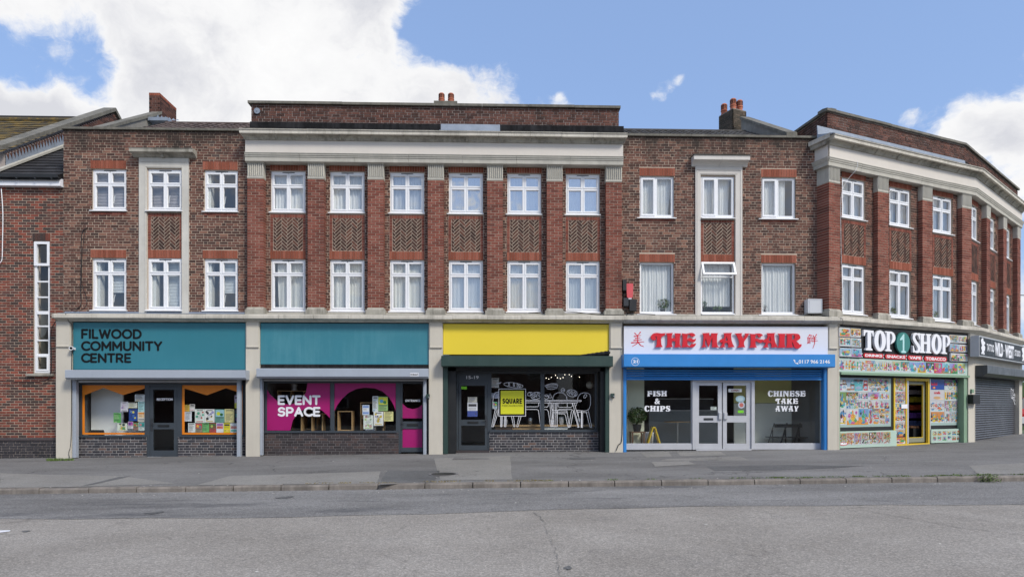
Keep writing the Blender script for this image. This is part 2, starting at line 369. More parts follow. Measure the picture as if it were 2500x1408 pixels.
def clip(poly, u0, u1, z0, z1):
    for ax, val, sg in ((0, u0, 1), (0, u1, -1), (1, z0, 1), (1, z1, -1)):
        out = []
        for i in range(len(poly)):
            a, b = poly[i], poly[(i+1) % len(poly)]; da, db = (a[ax]-val)*sg, (b[ax]-val)*sg
            if da >= 0: out.append(a)
            if (da >= 0) != (db >= 0):
                t_ = da/(da-db); out.append((a[0]+(b[0]-a[0])*t_, a[1]+(b[1]-a[1])*t_))
        poly = out
        if len(poly) < 3: return []
    return poly
def area(p): return abs(sum(p[i][0]*p[(i+1) % len(p)][1]-p[(i+1) % len(p)][0]*p[i][1] for i in range(len(p))))/2
def herringbone(B, fr, u0, u1, z0, z1, v=0.0):
    w = .0735; n = 3; g = .016/w/2; c = math.cos(R(45)); uc, zc = (u0+u1)/2, (z0+z1)/2
    for i in range(-14, 15):
        for j in range(-6, 7):
            ox, oy = i+j*n, i-j*n
            for (x0, y0, x1, y1) in ((ox, oy, ox+n, oy+1), (ox, oy+1, ox+1, oy+1+n)):
                P = [((x*c-y*c)*w+uc, (x*c+y*c)*w+zc) for x, y in ((x0+g, y0+g), (x1-g, y0+g), (x1-g, y1-g), (x0+g, y1-g))]
                P = clip(P, u0, u1, z0, z1)
                if len(P) >= 3 and area(P) > .0004: B.poly(fr, P, v-.03, v+random.uniform(-.002, .002), M['herring'])
def backing(parent, fr, u0, u1, z0, z1, m, v=-.006, th=.3, holes=(), name='wall'):
    us = sorted({u0, u1}|{x for h in holes for x in h[:2] if u0 < x < u1}); zs = sorted({z0, z1}|{x for h in holes for x in h[2:] if z0 < x < z1})
    mb = MB()
    for a, b in zip(us, us[1:]):
        run = None
        for c, d in zip(zs, zs[1:]):
            solid = not any(h[0] <= a and b <= h[1] and h[2] <= c and d <= h[3] for h in holes)
            if solid: run = (run[0], d) if run else (c, d)
            if (not solid or d == zs[-1]) and run:
                mb.box(fr, a, b, v-th, v, run[0], run[1]); run = None
    return mb.build(name, m, parent)
def soldiers(fr, u0, u1, z0, z1, v=0.004, w=.065, j=.008):
    mb = MB(); n = max(1, round((u1-u0)/(w+j))); st = (u1-u0)/n
    for i in range(n): mb.cr = random.random(); mb.box(fr, u0+i*st+j/2, u0+(i+1)*st-j/2, v-.035, v+random.uniform(-.002, .002), z0, z1, back=False)
    return mb

# ------------------------------------------------------------------ ground: sheets that rise gently to the right and fall to the kerb
KY = -6.1
def clampx(x): return max(-40, min(40, x))
def zroad(x, y): return .009*clampx(x)-.20+.006*min(4, max(0, KY-y))
def zpave(x, y): return .009*clampx(x)+.0164*max(-6.1, min(6, y))*(1 if y < 0 else .6)
KY = -6.1
def sheet(name, x0, x1, y0, y1, nx, ny, zf, m, dz=0, parent=None, kind='structure', yf=None):
    vs = []; fs = []
    for j in range(ny+1):
        for i in range(nx+1):
            x = x0+(x1-x0)*i/nx; y = y0+(y1-y0)*j/ny
            if yf: y = yf(x, y, j/ny)
            vs.append((x, y, zf(x, y)+dz))
    for j in range(ny):
        for i in range(nx): a = j*(nx+1)+i; fs.append((a, a+1, a+nx+2, a+nx+1))
    mb = MB(); mb.add(vs, fs); return mb.build(name, m, parent, kind=kind) if parent is None else mb.build(name, m, parent)
def asphalt(name, base, agg, var, patches, crack=.0, stretch=(1, 1, 1), warm=(1, 1, 1), seam=0):
    m = bpy.data.materials.new(name); m.use_nodes = True; t = NT(m.node_tree); b = t.n['Principled BSDF']
    pos = t.node('ShaderNodeNewGeometry').outputs['Position']
    vor = t.node('ShaderNodeTexVoronoi', ins={'Vector': pos, 'Scale': 75.0}).outputs['Color']
    sep = t.node('ShaderNodeSeparateXYZ', ins={0: vor}).outputs[0]
    c = t.ramp(sep, [(0, [base*w*(1-agg) for w in warm]), (.6, [base*w for w in warm]), (1, [base*w*(1+agg*1.3) for w in warm])])
    c = t.mix(t.rng(t.noise(pos, 22, 5, .8), .36, .64), t.mix(.24, c, (0, 0, 0)), c)
    big = t.noise(t.vmath('MULTIPLY', pos, stretch), .55, 7, .66)
    c = t.mix(t.rng(big, .35, .65), t.mix(var, c, (0, 0, 0)), t.mix(var*.35, c, (.5, .5, .5)))
    if patches:
        n = t.noise(t.vmath('MULTIPLY', pos, (stretch[0]*.8, stretch[1]*1.2, 1)), 1.6, 8, .72)
        c = t.mix(t.math('MULTIPLY', t.rng(n, .56, .66), patches), c, (base*.35, base*.35, base*.37))
        n = t.noise(t.vmath('ADD', pos, (9, 2, 0)), 9, 6, .7)
        c = t.mix(t.math('MULTIPLY', t.rng(n, .60, .68), min(.8, patches*1.2)), c, (base*.3, base*.3, base*.3))
    if crack:
        dist = t.vmath('ADD', pos, t.vmath('MULTIPLY', t.vmath('SUBTRACT', t.node('ShaderNodeTexNoise', ins={'Vector': pos, 'Scale': 1.8, 'Detail': 6.0}).outputs['Color'], (.5, .5, .5)), (1.6, 1.6, 0)))
        v = t.node('ShaderNodeTexVoronoi', feature='DISTANCE_TO_EDGE', ins={'Vector': dist, 'Scale': .28}).outputs[0]
        k = t.math('MULTIPLY', t.rng(v, .0, .007, 1, 0), t.rng(t.noise(pos, .7, 3), .46, .54))
        c = t.mix(t.math('MULTIPLY', k, crack), c, (.02, .02, .02))
    t.l.new(c, b.inputs['Base Color']); b.inputs['Roughness'].default_value = .88; b.inputs['Specular IOR Level'].default_value = .3
    bp = t.node('ShaderNodeBump', ins={'Strength': .45, 'Distance': .008, 'Height': t.math('ADD', sep, t.noise(pos, 30, 4, .7))})
    t.l.new(bp.outputs[0], b.inputs['Normal']); return m
m_road = asphalt('worn_asphalt', .315, .30, .18, .18, .28, warm=(1.09, 1, .89))
m_strip = asphalt('patched_asphalt', .24, .40, .36, .75, .3, stretch=(.35, 1, 1), warm=(1.03, 1, .97))
m_pave = asphalt('pavement_asphalt', .205, .22, .30, .35, .8, stretch=(.3, .9, 1), warm=(1.03, 1, .97))
m_pave2 = asphalt('dark_asphalt_patch', .13, .25, .2, .2, 0)
m_pave3 = asphalt('pale_concrete_patch', .27, .16, .14, .15, .5, warm=(1.04, 1, .93))
m_kerb = mat('kerb_granite', (.20, .178, .158), .85, .28, 5, .3, 50, streak=.75, streak_col=(.09, .08, .07))  # streaks darkened to put the shadow on the kerb face into the colour
m_grass = mat('grassland', (.06, .09, .03), .9, .3, .5)
sheet('ground', -900, 900, -900, 900, 24, 24, lambda x, y: -1.2, m_grass)
sheet('road', -45, 45, -30, KY+.01, 30, 12, zroad, m_road)
sheet('parking_strip', -45, 45, -8.85, KY+.005, 90, 3, zroad, m_strip, dz=.004,
      yf=lambda x, y, j: y if j > .1 else y+.16*math.sin(x*.55)+.05*math.sin(x*2.3)+(.02*x))
# pavement: in front of the terrace and round the corner
mb = MB()
def pave(x0, x1, y0, y1, nx, ny):
    vs = []; fs = []
    for j in range(ny+1):
        for i in range(nx+1):
            x = x0+(x1-x0)*i/nx; y = y0+(y1-y0)*j/ny; vs.append((x, y, zpave(x, y)))
    for j in range(ny):
        for i in range(nx): a = j*(nx+1)+i; fs.append((a, a+1, a+nx+2, a+nx+1))
    mb.add(vs, fs)
pave(-45, 45, KY+.14, 6, 45, 12)
pavement = mb.build('pavement', m_pave, None, kind='structure')
def patch(name, pts, m, dz=.004, parent=None):
    """a thin repair laid on the pavement or road, slightly uneven outline"""
    parent = parent or pavement
    zf = zroad if pts[0][1] < KY else zpave
    P = []
    n = len(pts)
    for i in range(n):
        a, b = pts[i], pts[(i+1) % n]
        for k in range(5):
            f = k/5; P.append((a[0]+(b[0]-a[0])*f+random.uniform(-.012, .012), a[1]+(b[1]-a[1])*f+random.uniform(-.012, .012)))
    q = MB(); q.add([(x, y, zf(x, y)+dz) for x, y in P], [tuple(range(len(P)))]); return q.build(name, m, parent)
def gp(px, py):      # where a survey sight line meets the pavement
    dx = (px-1250)/FOC; rx = math.cos(YAW)*dx+math.sin(YAW); ry = -math.sin(YAW)*dx+math.cos(YAW); rz = (985-py)/FOC
    t_ = 12
    for _ in range(30):
        x, y = rx*t_, -CAM_D+ry*t_
        t_ = (CAM_H-(zpave(x, y) if y > KY else zroad(x, y)))/-rz
    return rx*t_, -CAM_D+ry*t_
patch('pavement_patch', [gp(1870, 1176), gp(1960, 1122) if 0 else gp(945, 1148), gp(1075, 1148), gp(1060, 1176), gp(925, 1182)][1:], m_pave2, .004)
patch('pavement_patch', [gp(1590, 1127), gp(1680, 1125), gp(1697, 1133), gp(1600, 1139)], m_pave3, .006)
patch('pavement_patch', [gp(1562, 1104), gp(1632, 1102), gp(1640, 1114), gp(1578, 1116)], m_pave3, .004)
patch('pavement_patch', [gp(1652, 1103), gp(1760, 1102), gp(1775, 1111), gp(1662, 1113)], m_pave3, .004)
patch('pavement_patch', [gp(1620, 1120), gp(1805, 1114), gp(1832, 1123), gp(1612, 1124)], m_pave3, .004)
patch('pavement_patch', [gp(1725, 1138), gp(1920, 1134), gp(2115, 1137), gp(2020, 1143), gp(1900, 1147), gp(1745, 1148)], m_pave2, .004)
patch('pavement_patch', [gp(1390, 1117), gp(1450, 1116), gp(1455, 1120), gp(1395, 1121)], m_pave2, .005)
patch('pavement_patch', [gp(2365, 1136), gp(2500, 1130), gp(2500, 1156), gp(2390, 1158)], m_pave3, .004)
patch('pavement_patch', [gp(0, 1155), gp(300, 1162), gp(430, 1180), gp(170, 1188), gp(0, 1190)], m_pave3, .004)
patch('pavement_patch', [gp(560, 1162), gp(930, 1150), gp(920, 1180), gp(480, 1184)], m_pave3, .004)
patch('pavement_patch', [gp(1060, 1118), gp(1245, 1112), gp(1250, 1170), gp(1075, 1172)], m_pave3, .004)
patch('pavement_patch', [gp(200, 1186), gp(290, 1164), gp(318, 1162), gp(300, 1167), gp(225, 1183)], m_pave2, .008)
patch('tarmac_repair', [gp(672, 1215), gp(714, 1211), gp(718, 1213), gp(700, 1217), gp(675, 1217)], m_pave2, .010, bpy.data.objects['parking_strip'])
patch('tarmac_repair', [gp(350, 1254), gp(398, 1248), gp(402, 1250), gp(372, 1256)], m_pave2, .010, bpy.data.objects['parking_strip'])
patch('tarmac_repair', [gp(50, 1297), gp(72, 1294), gp(74, 1296), gp(60, 1299)], m_pave2, .006, bpy.data.objects['road'])
patch('road_marking', [gp(-30, 1296), gp(26, 1294), gp(24, 1297), gp(-30, 1304)], M['white'], .006, bpy.data.objects['road'])
# open joints and cracks in the surfacing
def crack(pts, w=.02):
    P = [gp(*p) for p in pts]; Q = []
    for a, b in zip(P, P[1:]):
        for k in range(9): f = k/9; Q.append((a[0]+(b[0]-a[0])*f+random.uniform(-.02, .02), a[1]+(b[1]-a[1])*f+random.uniform(-.02, .02)))
    Q.append(P[-1]); q = MB(); n = len(Q); par = bpy.data.objects['road'] if Q[0][1] < KY else pavement; zf = zroad if Q[0][1] < KY else zpave
    L = []
    for i in range(n):
        a, b = Q[max(0, i-1)], Q[min(n-1, i+1)]; d = Vector((b[0]-a[0], b[1]-a[1])).normalized(); ww = w*.65*random.uniform(.2, 1)*(1 if 0 < i < n-1 else .1)
        for s_ in (-1, 1): x, y = Q[i][0]-d.y*ww*s_/2, Q[i][1]+d.x*ww*s_/2; L.append((x, y, zf(x, y)+.0095))
    q.add(L, [(2*i, 2*i+1, 2*i+3, 2*i+2) for i in range(n-1)]); q.build('crack', m_crack, par)
m_crack = mat('crack_filling', (.17, .16, .15), .95, .3, 9)
crack([(2105, 1245), (2200, 1262), (2340, 1287), (2500, 1306)], .03); crack([(2150, 1236), (2300, 1256), (2500, 1285)], .015)
crack([(1328, 1275), (1345, 1318), (1362, 1360), (1368, 1408)], .012); crack([(1860, 1246), (1885, 1256), (1900, 1250)], .015)
crack([(1300, 1250), (1320, 1262), (1328, 1275)], .02); crack([(0, 1385), (120, 1352), (260, 1325), (420, 1300)], .012); crack([(1000, 1172), (1100, 1174), (1240, 1170)], .02)
crack([(1460, 1146), (1535, 1150), (1530, 1160), (1560, 1168)], .02); crack([(2330, 1140), (2380, 1150), (2400, 1162)], .03); crack([(2190, 1128), (2170, 1140), (2240, 1158)], .015); crack([(1060, 1172), (1085, 1162), (1082, 1150), (1135, 1146)], .015)
# kerb stones
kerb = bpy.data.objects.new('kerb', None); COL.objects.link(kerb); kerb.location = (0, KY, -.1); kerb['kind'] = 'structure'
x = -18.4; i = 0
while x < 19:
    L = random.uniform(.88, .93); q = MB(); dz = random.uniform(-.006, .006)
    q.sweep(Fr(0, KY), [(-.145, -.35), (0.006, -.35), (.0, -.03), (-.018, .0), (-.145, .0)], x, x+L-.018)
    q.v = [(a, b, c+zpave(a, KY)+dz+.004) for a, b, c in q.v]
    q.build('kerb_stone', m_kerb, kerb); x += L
# verge, moss and weeds along the kerb
def tufts(name, spots, h, m, label, cat, kind='stuff', dens=1, group=None):
    mb = MB()
    for (x, y, r, n) in spots:
        for k in range(int(n*dens)):
            a = random.uniform(0, 2*math.pi); d = r*math.sqrt(random.random()); px_, py_ = x+d*math.cos(a), y+d*.5*math.sin(a)
            z = zpave(px_, py_) if py_ > KY else zroad(px_, py_); hh = h*random.uniform(.4, 1); w = random.uniform(.004, .012); b = random.uniform(0, 6.3)
            lean = random.uniform(0, .6)*hh
            mb.cr = random.random()
            mb.add([(px_-w*math.cos(b), py_-w*math.sin(b), z), (px_+w*math.cos(b), py_+w*math.sin(b), z), (px_+lean*math.sin(b), py_+lean*math.cos(b), z+hh)], [(0, 1, 2)])
    return mb.build(name, m, None, label=label, category=cat, kind=kind)
random.seed(3)
sp = []
for k in range(70):
    x = random.choice([random.uniform(-3.8, 1.0), random.uniform(.2, 10), random.uniform(5, 11)]); sp.append((x, KY+.17+random.uniform(0, .12), .14, 26))
tufts('kerb_grass', [s_ for s_ in sp if s_[0] < 1.2 and random.random() < .7], .035, M['drygrass'], 'dry yellowish grass and litter along the back of the kerb', 'verge')
tufts('kerb_moss', [s_ for s_ in sp if s_[0] > 1.0], .028, M['leaf2'], 'green moss and grass growing in the joint behind the kerb', 'moss')
x, y = gp(150, 1124); tufts('grass_tuft', [(x-.2, y+.05, .22, 260), (x+.15, y+.05, .15, 90)], .09, M['leaf2'], 'bright green grass tuft at the foot of the leftmost cream pier', 'grass', 'stuff')
def weed(name, x, y, r, h, n, label):
    mb = MB(); z = zpave(x, y) if y > KY else zroad(x, y); z -= .01
    for k in range(n):
        a = random.uniform(0, 6.28); e = random.uniform(.2, 1.3); L = r*random.uniform(.3, 1); d = Vector((math.cos(a)*math.cos(e), math.sin(a)*math.cos(e), math.sin(e)*h/r))
        p = Vector((x, y, z))+d*L; s1 = random.uniform(.012, .03); b = Vector((random.uniform(-1, 1), random.uniform(-1, 1), random.uniform(-.6, .6))).normalized(); c = b.cross(Vector((0, 0, 1))).normalized()
        mb.add([tuple(p-b*s1), tuple(p+c*s1*.5), tuple(p+b*s1), tuple(p-c*s1*.5)], [(0, 1, 2, 3)])
    st = MB()
    for k in range(6):
        a = k*1.05; st.tube([(x, y, z), (x+math.cos(a)*r*.3, y+math.sin(a)*r*.3, z+h*.5), (x+math.cos(a)*r*.6, y+math.sin(a)*r*.6, z+h*.8)], .003, 4)
    o = thing(name, label, 'weed', (x, y, z)); mb.build('leaves', M['leaf2'], o); st.build('stem', M['leaf2'], o)
x, y = gp(2455, 1168); weed('weed', x, KY-.02, .30, .20, 260, 'bushy green weed growing in the gutter at the right end of the kerb')
x, y = gp(98, 1112); weed('weed', x, y, .22, .16, 150, 'small leafy weed in front of the dark plinth of the red brick annex')
x, y = gp(2390, 1168); weed('weed', x, KY+.14, .14, .06, 60, 'low weed on the kerb joint left of the bushy gutter weed')
# covers
def cover(name, px, py, r, label, m, sq=False):
    x, y = gp(px, py); z = zpave(x, y) if y > KY else zroad(x, y)+.0
    o = thing(name, label, 'cover', (x, y, z+.004))
    q = MB()
    if sq: q.box(Fr(x, y, 0, z), -r, r, -.22, .22, .003, .012); 
    else: q.lathe((x, y, z), [(r, .003), (r, .012), (r*.93, .014)], 28)
    q.build('lid', m, o)
    q = MB()
    if sq: ring_(q, Fr(x, y, 0, z), -r-.05, r+.05, -.27, .27, .05)
    else:
        for k in range(28):
            a0, a1 = k*2*math.pi/28, (k+1)*2*math.pi/28; R0, R1 = r+.01, r+.06
            q.add([(x+R*math.cos(a), y+R*math.sin(a), z+.009) for R, a in ((R0, a0), (R1, a0), (R1, a1), (R0, a1))]+[(x+R*math.cos(a), y+R*math.sin(a), z+.002) for R, a in ((R0, a0), (R1, a0), (R1, a1), (R0, a1))], [(0, 1, 2, 3), (1, 5, 6, 2), (0, 3, 7, 4)])
    q.build('rim', M['mortar_soft'], o)
def ring_(q, fr, u0, u1, v0, v1, w):
    q.box(fr, u0, u1, v0, v0+w, .002, .009); q.box(fr, u0, u1, v1-w, v1, .002, .009); q.box(fr, u0, u0+w, v0+w, v1-w, .002, .009); q.box(fr, u1-w, u1, v0+w, v1-w, .002, .009)
cover('stopcock_cover', 1083, 1157, .26, 'round dark cover sunk in the pavement in front of the pink entrance door', M['black'])
cover('drain_cover', 1150, 1119, .42, 'long grey slab cover in the pavement at the shop door numbered 15-19', m_pave, True)
patch('oil_stain', [gp(1376, 1388), gp(1380, 1383), gp(1388, 1381), gp(1395, 1384), gp(1396, 1389), gp(1388, 1392)], m_pave2, .006, bpy.data.objects['road'])

# ------------------------------------------------------------------ windows
def ring(mb, fr, u0, u1, z0, z1, w, v0, v1, wb=None):
    wb = w if wb is None else wb
    mb.box(fr, u0, u1, v0, v1, z1-w, z1); mb.box(fr, u0, u1, v0, v1, z0, z0+wb); mb.box(fr, u0, u0+w, v0, v1, z0+wb, z1-w); mb.box(fr, u1-w, u1, v0, v1, z0+wb, z1-w)
def window(parent, fr, u0, u1, z0, z1, v, style='cross', glass=None, sill=True, sillw=.05, silld=.12, handle=True, label=None):
    glass = glass or M['glass_up']; v += .022; mb = MB(); vf = v-.035; vb = vf-.07; panes = []
    e = .004      # the frame sits within the opening with a hair of mastic round it
    u0 += e; u1 -= e; z1 -= e
    w = .042
    def sash(a, b, c, d, ww=.034, prof=.014):
        ring(mb, fr, a, b, c, d, ww, vb+.015, vf+prof); ring(mb, fr, a+ww, b-ww, c+ww, d-ww, .009, vb+.02, vf-.004)
        panes.append((a+ww, b-ww, c+ww, d-ww))
    if style in ('cross', 'crosstop'):
        ring(mb, fr, u0, u1, z0, z1, w, vb, vf); um = (u0+u1)/2; zt = z1-.42
        mb.box(fr, um-.015, um+.015, vb, vf, z0+w, z1-w); mb.box(fr, u0+w, um-.015, vb, vf, zt-.015, zt+.015); mb.box(fr, um+.015, u1-w, vb, vf, zt-.015, zt+.015)
        for a, b in ((u0+w, um-.015), (um+.015, u1-w)):
            sash(a, b, z0+w, zt-.015); sash(a, b, zt+.015, z1-w-.025, .034)
        mb.box(fr, u0+w, u1-w, vb, vf, z1-w-.025, z1-w)
    elif style == 'two':
        ring(mb, fr, u0, u1, z0, z1, w, vb, vf); um = u0+(u1-u0)*.47
        mb.box(fr, um-.02, um+.02, vb, vf, z0+w, z1-w); sash(u0+w, um-.02, z0+w, z1-w, .048, .018); sash(um+.02, u1-w, z0+w, z1-w, .02, .002)
    elif style == 'one':
        ring(mb, fr, u0, u1, z0, z1, .055, vb, vf); panes.append((u0+.055, u1-.055, z0+.055, z1-.055))
    elif style == 'awning':
        zt = z1-.40; ring(mb, fr, u0, u1, z0, z1, w, vb, vf); mb.box(fr, u0+w, u1-w, vb, vf, zt-.03, zt+.01); panes.append((u0+w, u1-w, z0+w, zt-.03))
    o = mb.build('window', M['upvc'], parent, label=label)
    for a, b, c, d in panes:
        MB().box(fr, a-.004, b+.004, vb+.030, vb+.036, c-.004, d+.004).build('pane', glass, o)
        q = MB(); ring(q, fr, a-.001, b+.001, c-.001, d+.001, .006, vb+.037, vb+.046); q.build('gasket', M['rubber'], o)
    if style == 'awning':      # the top light stands open, hinged at its head
        ang = R(24); zt = z1-.40; h = .40+.02; q = MB(); pn = MB()
        def rot(V): return V
        ca, sa = math.cos(ang), math.sin(ang)
        def tr(mbx, a, b, c, d, t0, t1):      # box in the plane of the tilted sash: along u, down the sash, thickness
            P = []
            for dd in (c, d):
                for tt in (t0, t1):
                    for u in (a, b): P.append(fr.pt(u, vf+.012+dd*sa+tt*ca, z1-.01-dd*ca+tt*sa))
            mbx.add(P, [(0, 1, 3, 2), (4, 6, 7, 5), (2, 3, 7, 6), (0, 4, 5, 1), (0, 2, 6, 4), (1, 5, 7, 3)])
        s_ = .055; tr(q, u0, u1, 0, s_, 0, .05); tr(q, u0, u1, h-s_, h, 0, .05); tr(q, u0, u0+s_, s_, h-s_, 0, .05); tr(q, u1-s_, u1, s_, h-s_, 0, .05)
        q.build('open_top_light', M['upvc'], o); tr(pn, u0+s_, u1-s_, s_, h-s_, .02, .026); pn.build('pane', glass, o)
        st = MB(); st.tube([fr.pt(u0+.06, vf, zt+.02), fr.pt(u0+.09, vf+.13, zt+.05)], .006, 5); st.tube([fr.pt(u1-.06, vf, zt+.02), fr.pt(u1-.09, vf+.13, zt+.05)], .006, 5); st.build('stay', M['steel'], o)
    if style == 'cross':
        um = (u0+u1)/2
        q = MB(); q.box(fr, um-.17, um+.17, vf+.001, vf+.012, z1-.043, z1-.026); q.build('trickle_vent', M['darkgrey'], o)
        if handle:
            q = MB(); q.tube([fr.pt(um+.045, vf-.09, z0+.22), fr.pt(um+.05, vf-.10, z0+.34), fr.pt(um+.075, vf-.10, z0+.44)], .012, 6); q.build('handle', M['upvc'], o)
    if sill:
        q = MB(); q.sweep(fr, [(v-.04, z0-.055), (v+silld*.62, z0-.06), (v+silld*.62, z0-.04), (v-.02, z0), (v-.04, z0)], u0-sillw, u1+sillw*.6); q.build('sill', M['sillw'], o)
        q = MB(); q.box(fr, u0, u1, v-.12, v+.012, z0-.085, z0-.058); q.build('subsill', M['stone_dirty'], o)
    return o
def curtain(fr, u0, u1, z0, z1, v, m, label, amp=.025, per=.11, taper=0.0, cat='curtain', seed=0, name='curtain', hem=0.0, group=None):
    rs = random.Random(seed); n = max(12, int((u1-u0)/.016)); nz = 10; mb = MB(); vs = []; ph = rs.uniform(0, 6); k2 = rs.uniform(.3, .6)
    for j in range(nz+1):
        f = j/nz; z = z1+(z0-z1)*f
        for i in range(n+1):
            g = i/n; u = u0+(u1-u0)*g+taper*f*f*(1-2*g)*.5
            a = amp*(.5+.5*f)*(math.sin(2*math.pi*(u-u0)/per+ph+1.3*math.sin(g*9+ph))+k2*math.sin(2*math.pi*(u-u0)/per*.43+2*ph+f*1.5))
            vs.append(fr.pt(u+.3*a, v+a, z+hem*math.sin(g*5+ph)*(f > .95)))
    mb.add(vs, [(j*(n+1)+i, j*(n+1)+i+1, (j+1)*(n+1)+i+1, (j+1)*(n+1)+i) for j in range(nz) for i in range(n)])
    x, y, z = fr.pt(u0, v, z0)
    o = thing(name, label, cat, (x, y, z), group); mb.build('cloth', m, o, smooth=True)
    q = MB(); q.tube([fr.pt(u0-.02, v, z1+.01), fr.pt(u1+.02, v, z1+.01)], .012, 6); q.build('rail', M['upvc'], o); return o
def blinds(fr, u0, u1, z0, z1, v, m, label, pitch=.042, skew=0.0):
    x, y, z = fr.pt(u0, v, z0); o = thing('venetian_blind', label, 'blind', (x, y, z)); n = int((z1-z0)/pitch)
    for k in range(n):
        zz = z1-pitch*(k+.7); q = MB(); f = k/max(1, n-1); ddu = skew*f
        q.sweep(fr, [(v-.012, zz+.017), (v+.012, zz-.019), (v+.012, zz-.016), (v-.012, zz+.020)], u0+ddu, u1); q.build('slat', m, o)
    q = MB(); q.box(fr, u0, u1, v-.02, v+.02, z1-.02, z1+.02); q.build('head_rail', M['upvc'], o); return o
def room(parent, fr, u0, u1, z0, z1, v0, v1, mw, mf=None, mc=None, name='interior', front=None):
    """walls, floor and ceiling of the rooms behind the glass: v0 near the glass, v1 the back wall"""
    q = MB(); q.cm = 0
    q.box(fr, u0-.1, u1+.1, v1-.1, v1, z0-.1, z1+.1); q.box(fr, u0-.1, u0, v1, v0, z0, z1); q.box(fr, u1, u1+.1, v1, v0, z0, z1)
    q.cm = 1; q.box(fr, u0-.1, u1+.1, v1, v0, z0-.1, z0); q.cm = 2; q.box(fr, u0-.1, u1+.1, v1, v0, z1, z1+.1)
    return q.build(name, [mw, mf or M['roomfloor'], mc or M['room_white']], parent)

# scraps of litter and grit along the kerb and shop fronts
random.seed(11); mb = MB()
for k in range(260):
    near = random.random() < .6
    x, y = random.uniform(-11, 11), (KY+random.uniform(-.5, .25) if near else random.uniform(-13, -.6))
    z = (zpave(x, y) if y > KY+.14 else zroad(x, y)+.004 if y < KY-.0 else zpave(x, y)+.008)+.004; s_ = random.uniform(.006, .022); a = random.uniform(0, 6.3)
    mb.cr = random.random(); mb.add([(x+s_*math.cos(a+b)*c, y+s_*math.sin(a+b), z+(.004 if b > 3 else 0)) for b, c in ((0, 1), (1.4, 1.4), (3.1, .9), (4.6, 1.2))], [(0, 1, 2, 3)])
mb.build('litter', mat('litter_scraps', (.5, .48, .44), .8, .5, 30), None, label='pale scraps of litter and grit scattered along the kerb and road', category='litter', kind='stuff')

# ------------------------------------------------------------------ common stone pieces
def blocks(parent, fr, prof, u0, u1, m, name='cornice_block', L=.91, m0=0, m1=0, j=.006, dz=.003):
    n = max(1, round((u1-u0)/L)); st = (u1-u0)/n
    for i in range(n):
        a = u0+i*st; d = random.uniform(-dz, dz); q = MB()
        q.sweep(fr, [(v, z+d) for v, z in prof], a+(j/2 if i else 0), a+st-(j/2 if i < n-1 else 0), m0 if i == 0 else 0, m1 if i == n-1 else 0); q.build(name, m, parent)
STR = [(0, 3.70), (.27, 3.70), (.30, 3.735), (.42, 3.755), (.45, 3.775), (.45, 3.86), (.42, 3.885), (.0, 3.93)]
STR2 = [(.0, 3.931), (.36, 3.897), (.36, 3.903), (0.0, 3.99)]
def stringcourse(parent, fr, u0, u1, m0=0, m1=0, m=None):
    blocks(parent, fr, STR, u0, u1, m or M['stone'], m0=m0, m1=m1, L=.96)
def ledge(parent, fr, u0, u1, m, m0=0, m1=0, v=0.0):
    blocks(parent, fr, [(v+.002, 3.932), (.33, 3.905), (.33, 3.912), (v+.03, 3.965), (v+.03, 4.0), (v+.002, 4.0)], u0, u1, m, 'ledge_flashing', L=2.2, m0=m0, m1=m1)
def pier(parent, fr, u0, u1, v=.25, z1=3.70, label=None, vb=0):
    b = .009*fr.pt(u0, v, 0)[0]-.12; q = MB(); q.box(fr, u0, u1, vb, v, b, z1)
    o = q.build('pier', M['cream'], parent, label=label)
    q = MB(); bevel = .03; q.sweep(fr, [(v+.001, 2.98), (v+.035, 2.98), (v+.04, 2.99), (v+.04, 3.02), (v+.028, 3.03), (v+.028, z1-.002), (v+.001, z1-.002)], u0+bevel, u1-bevel*.5); q.build('pier_panel', M['cream'], o)
    return o
def soldier_lintel(parent, fr, u0, u1, z0, z1, v=.004):
    soldiers(fr, u0, u1, z0, z1, v).build('lintel', M['soldier'], parent)
def panelwork(B, parent, fr, u0, u1, v=0.0, z0=5.76, z1=6.80, soldier=True):
    """a square of dark herringbone bricks in a border of red ones, between two windows"""
    bw = .085
    herringbone(B, fr, u0+bw+.01, u1-bw-.005, z0+.01, z1-.115, v)
    z = z0
    while z < z1-.12:
        for a, b in ((u0, u0+bw-.004), (u1-bw+.004, u1)): B.add(fr, a, b, v-.03, v+random.uniform(-.001, .003), z+.005, min(z+.07, z1-.11), M['red'])
        z += .075
    n = int(round((u1-u0)/.075)); st = (u1-u0)/n
    for i in range(n): B.add(fr, u0+i*st+.004, u0+(i+1)*st-.004, v-.03, v+random.uniform(-.001, .003), z1-.105, z1-.01, M['red'])
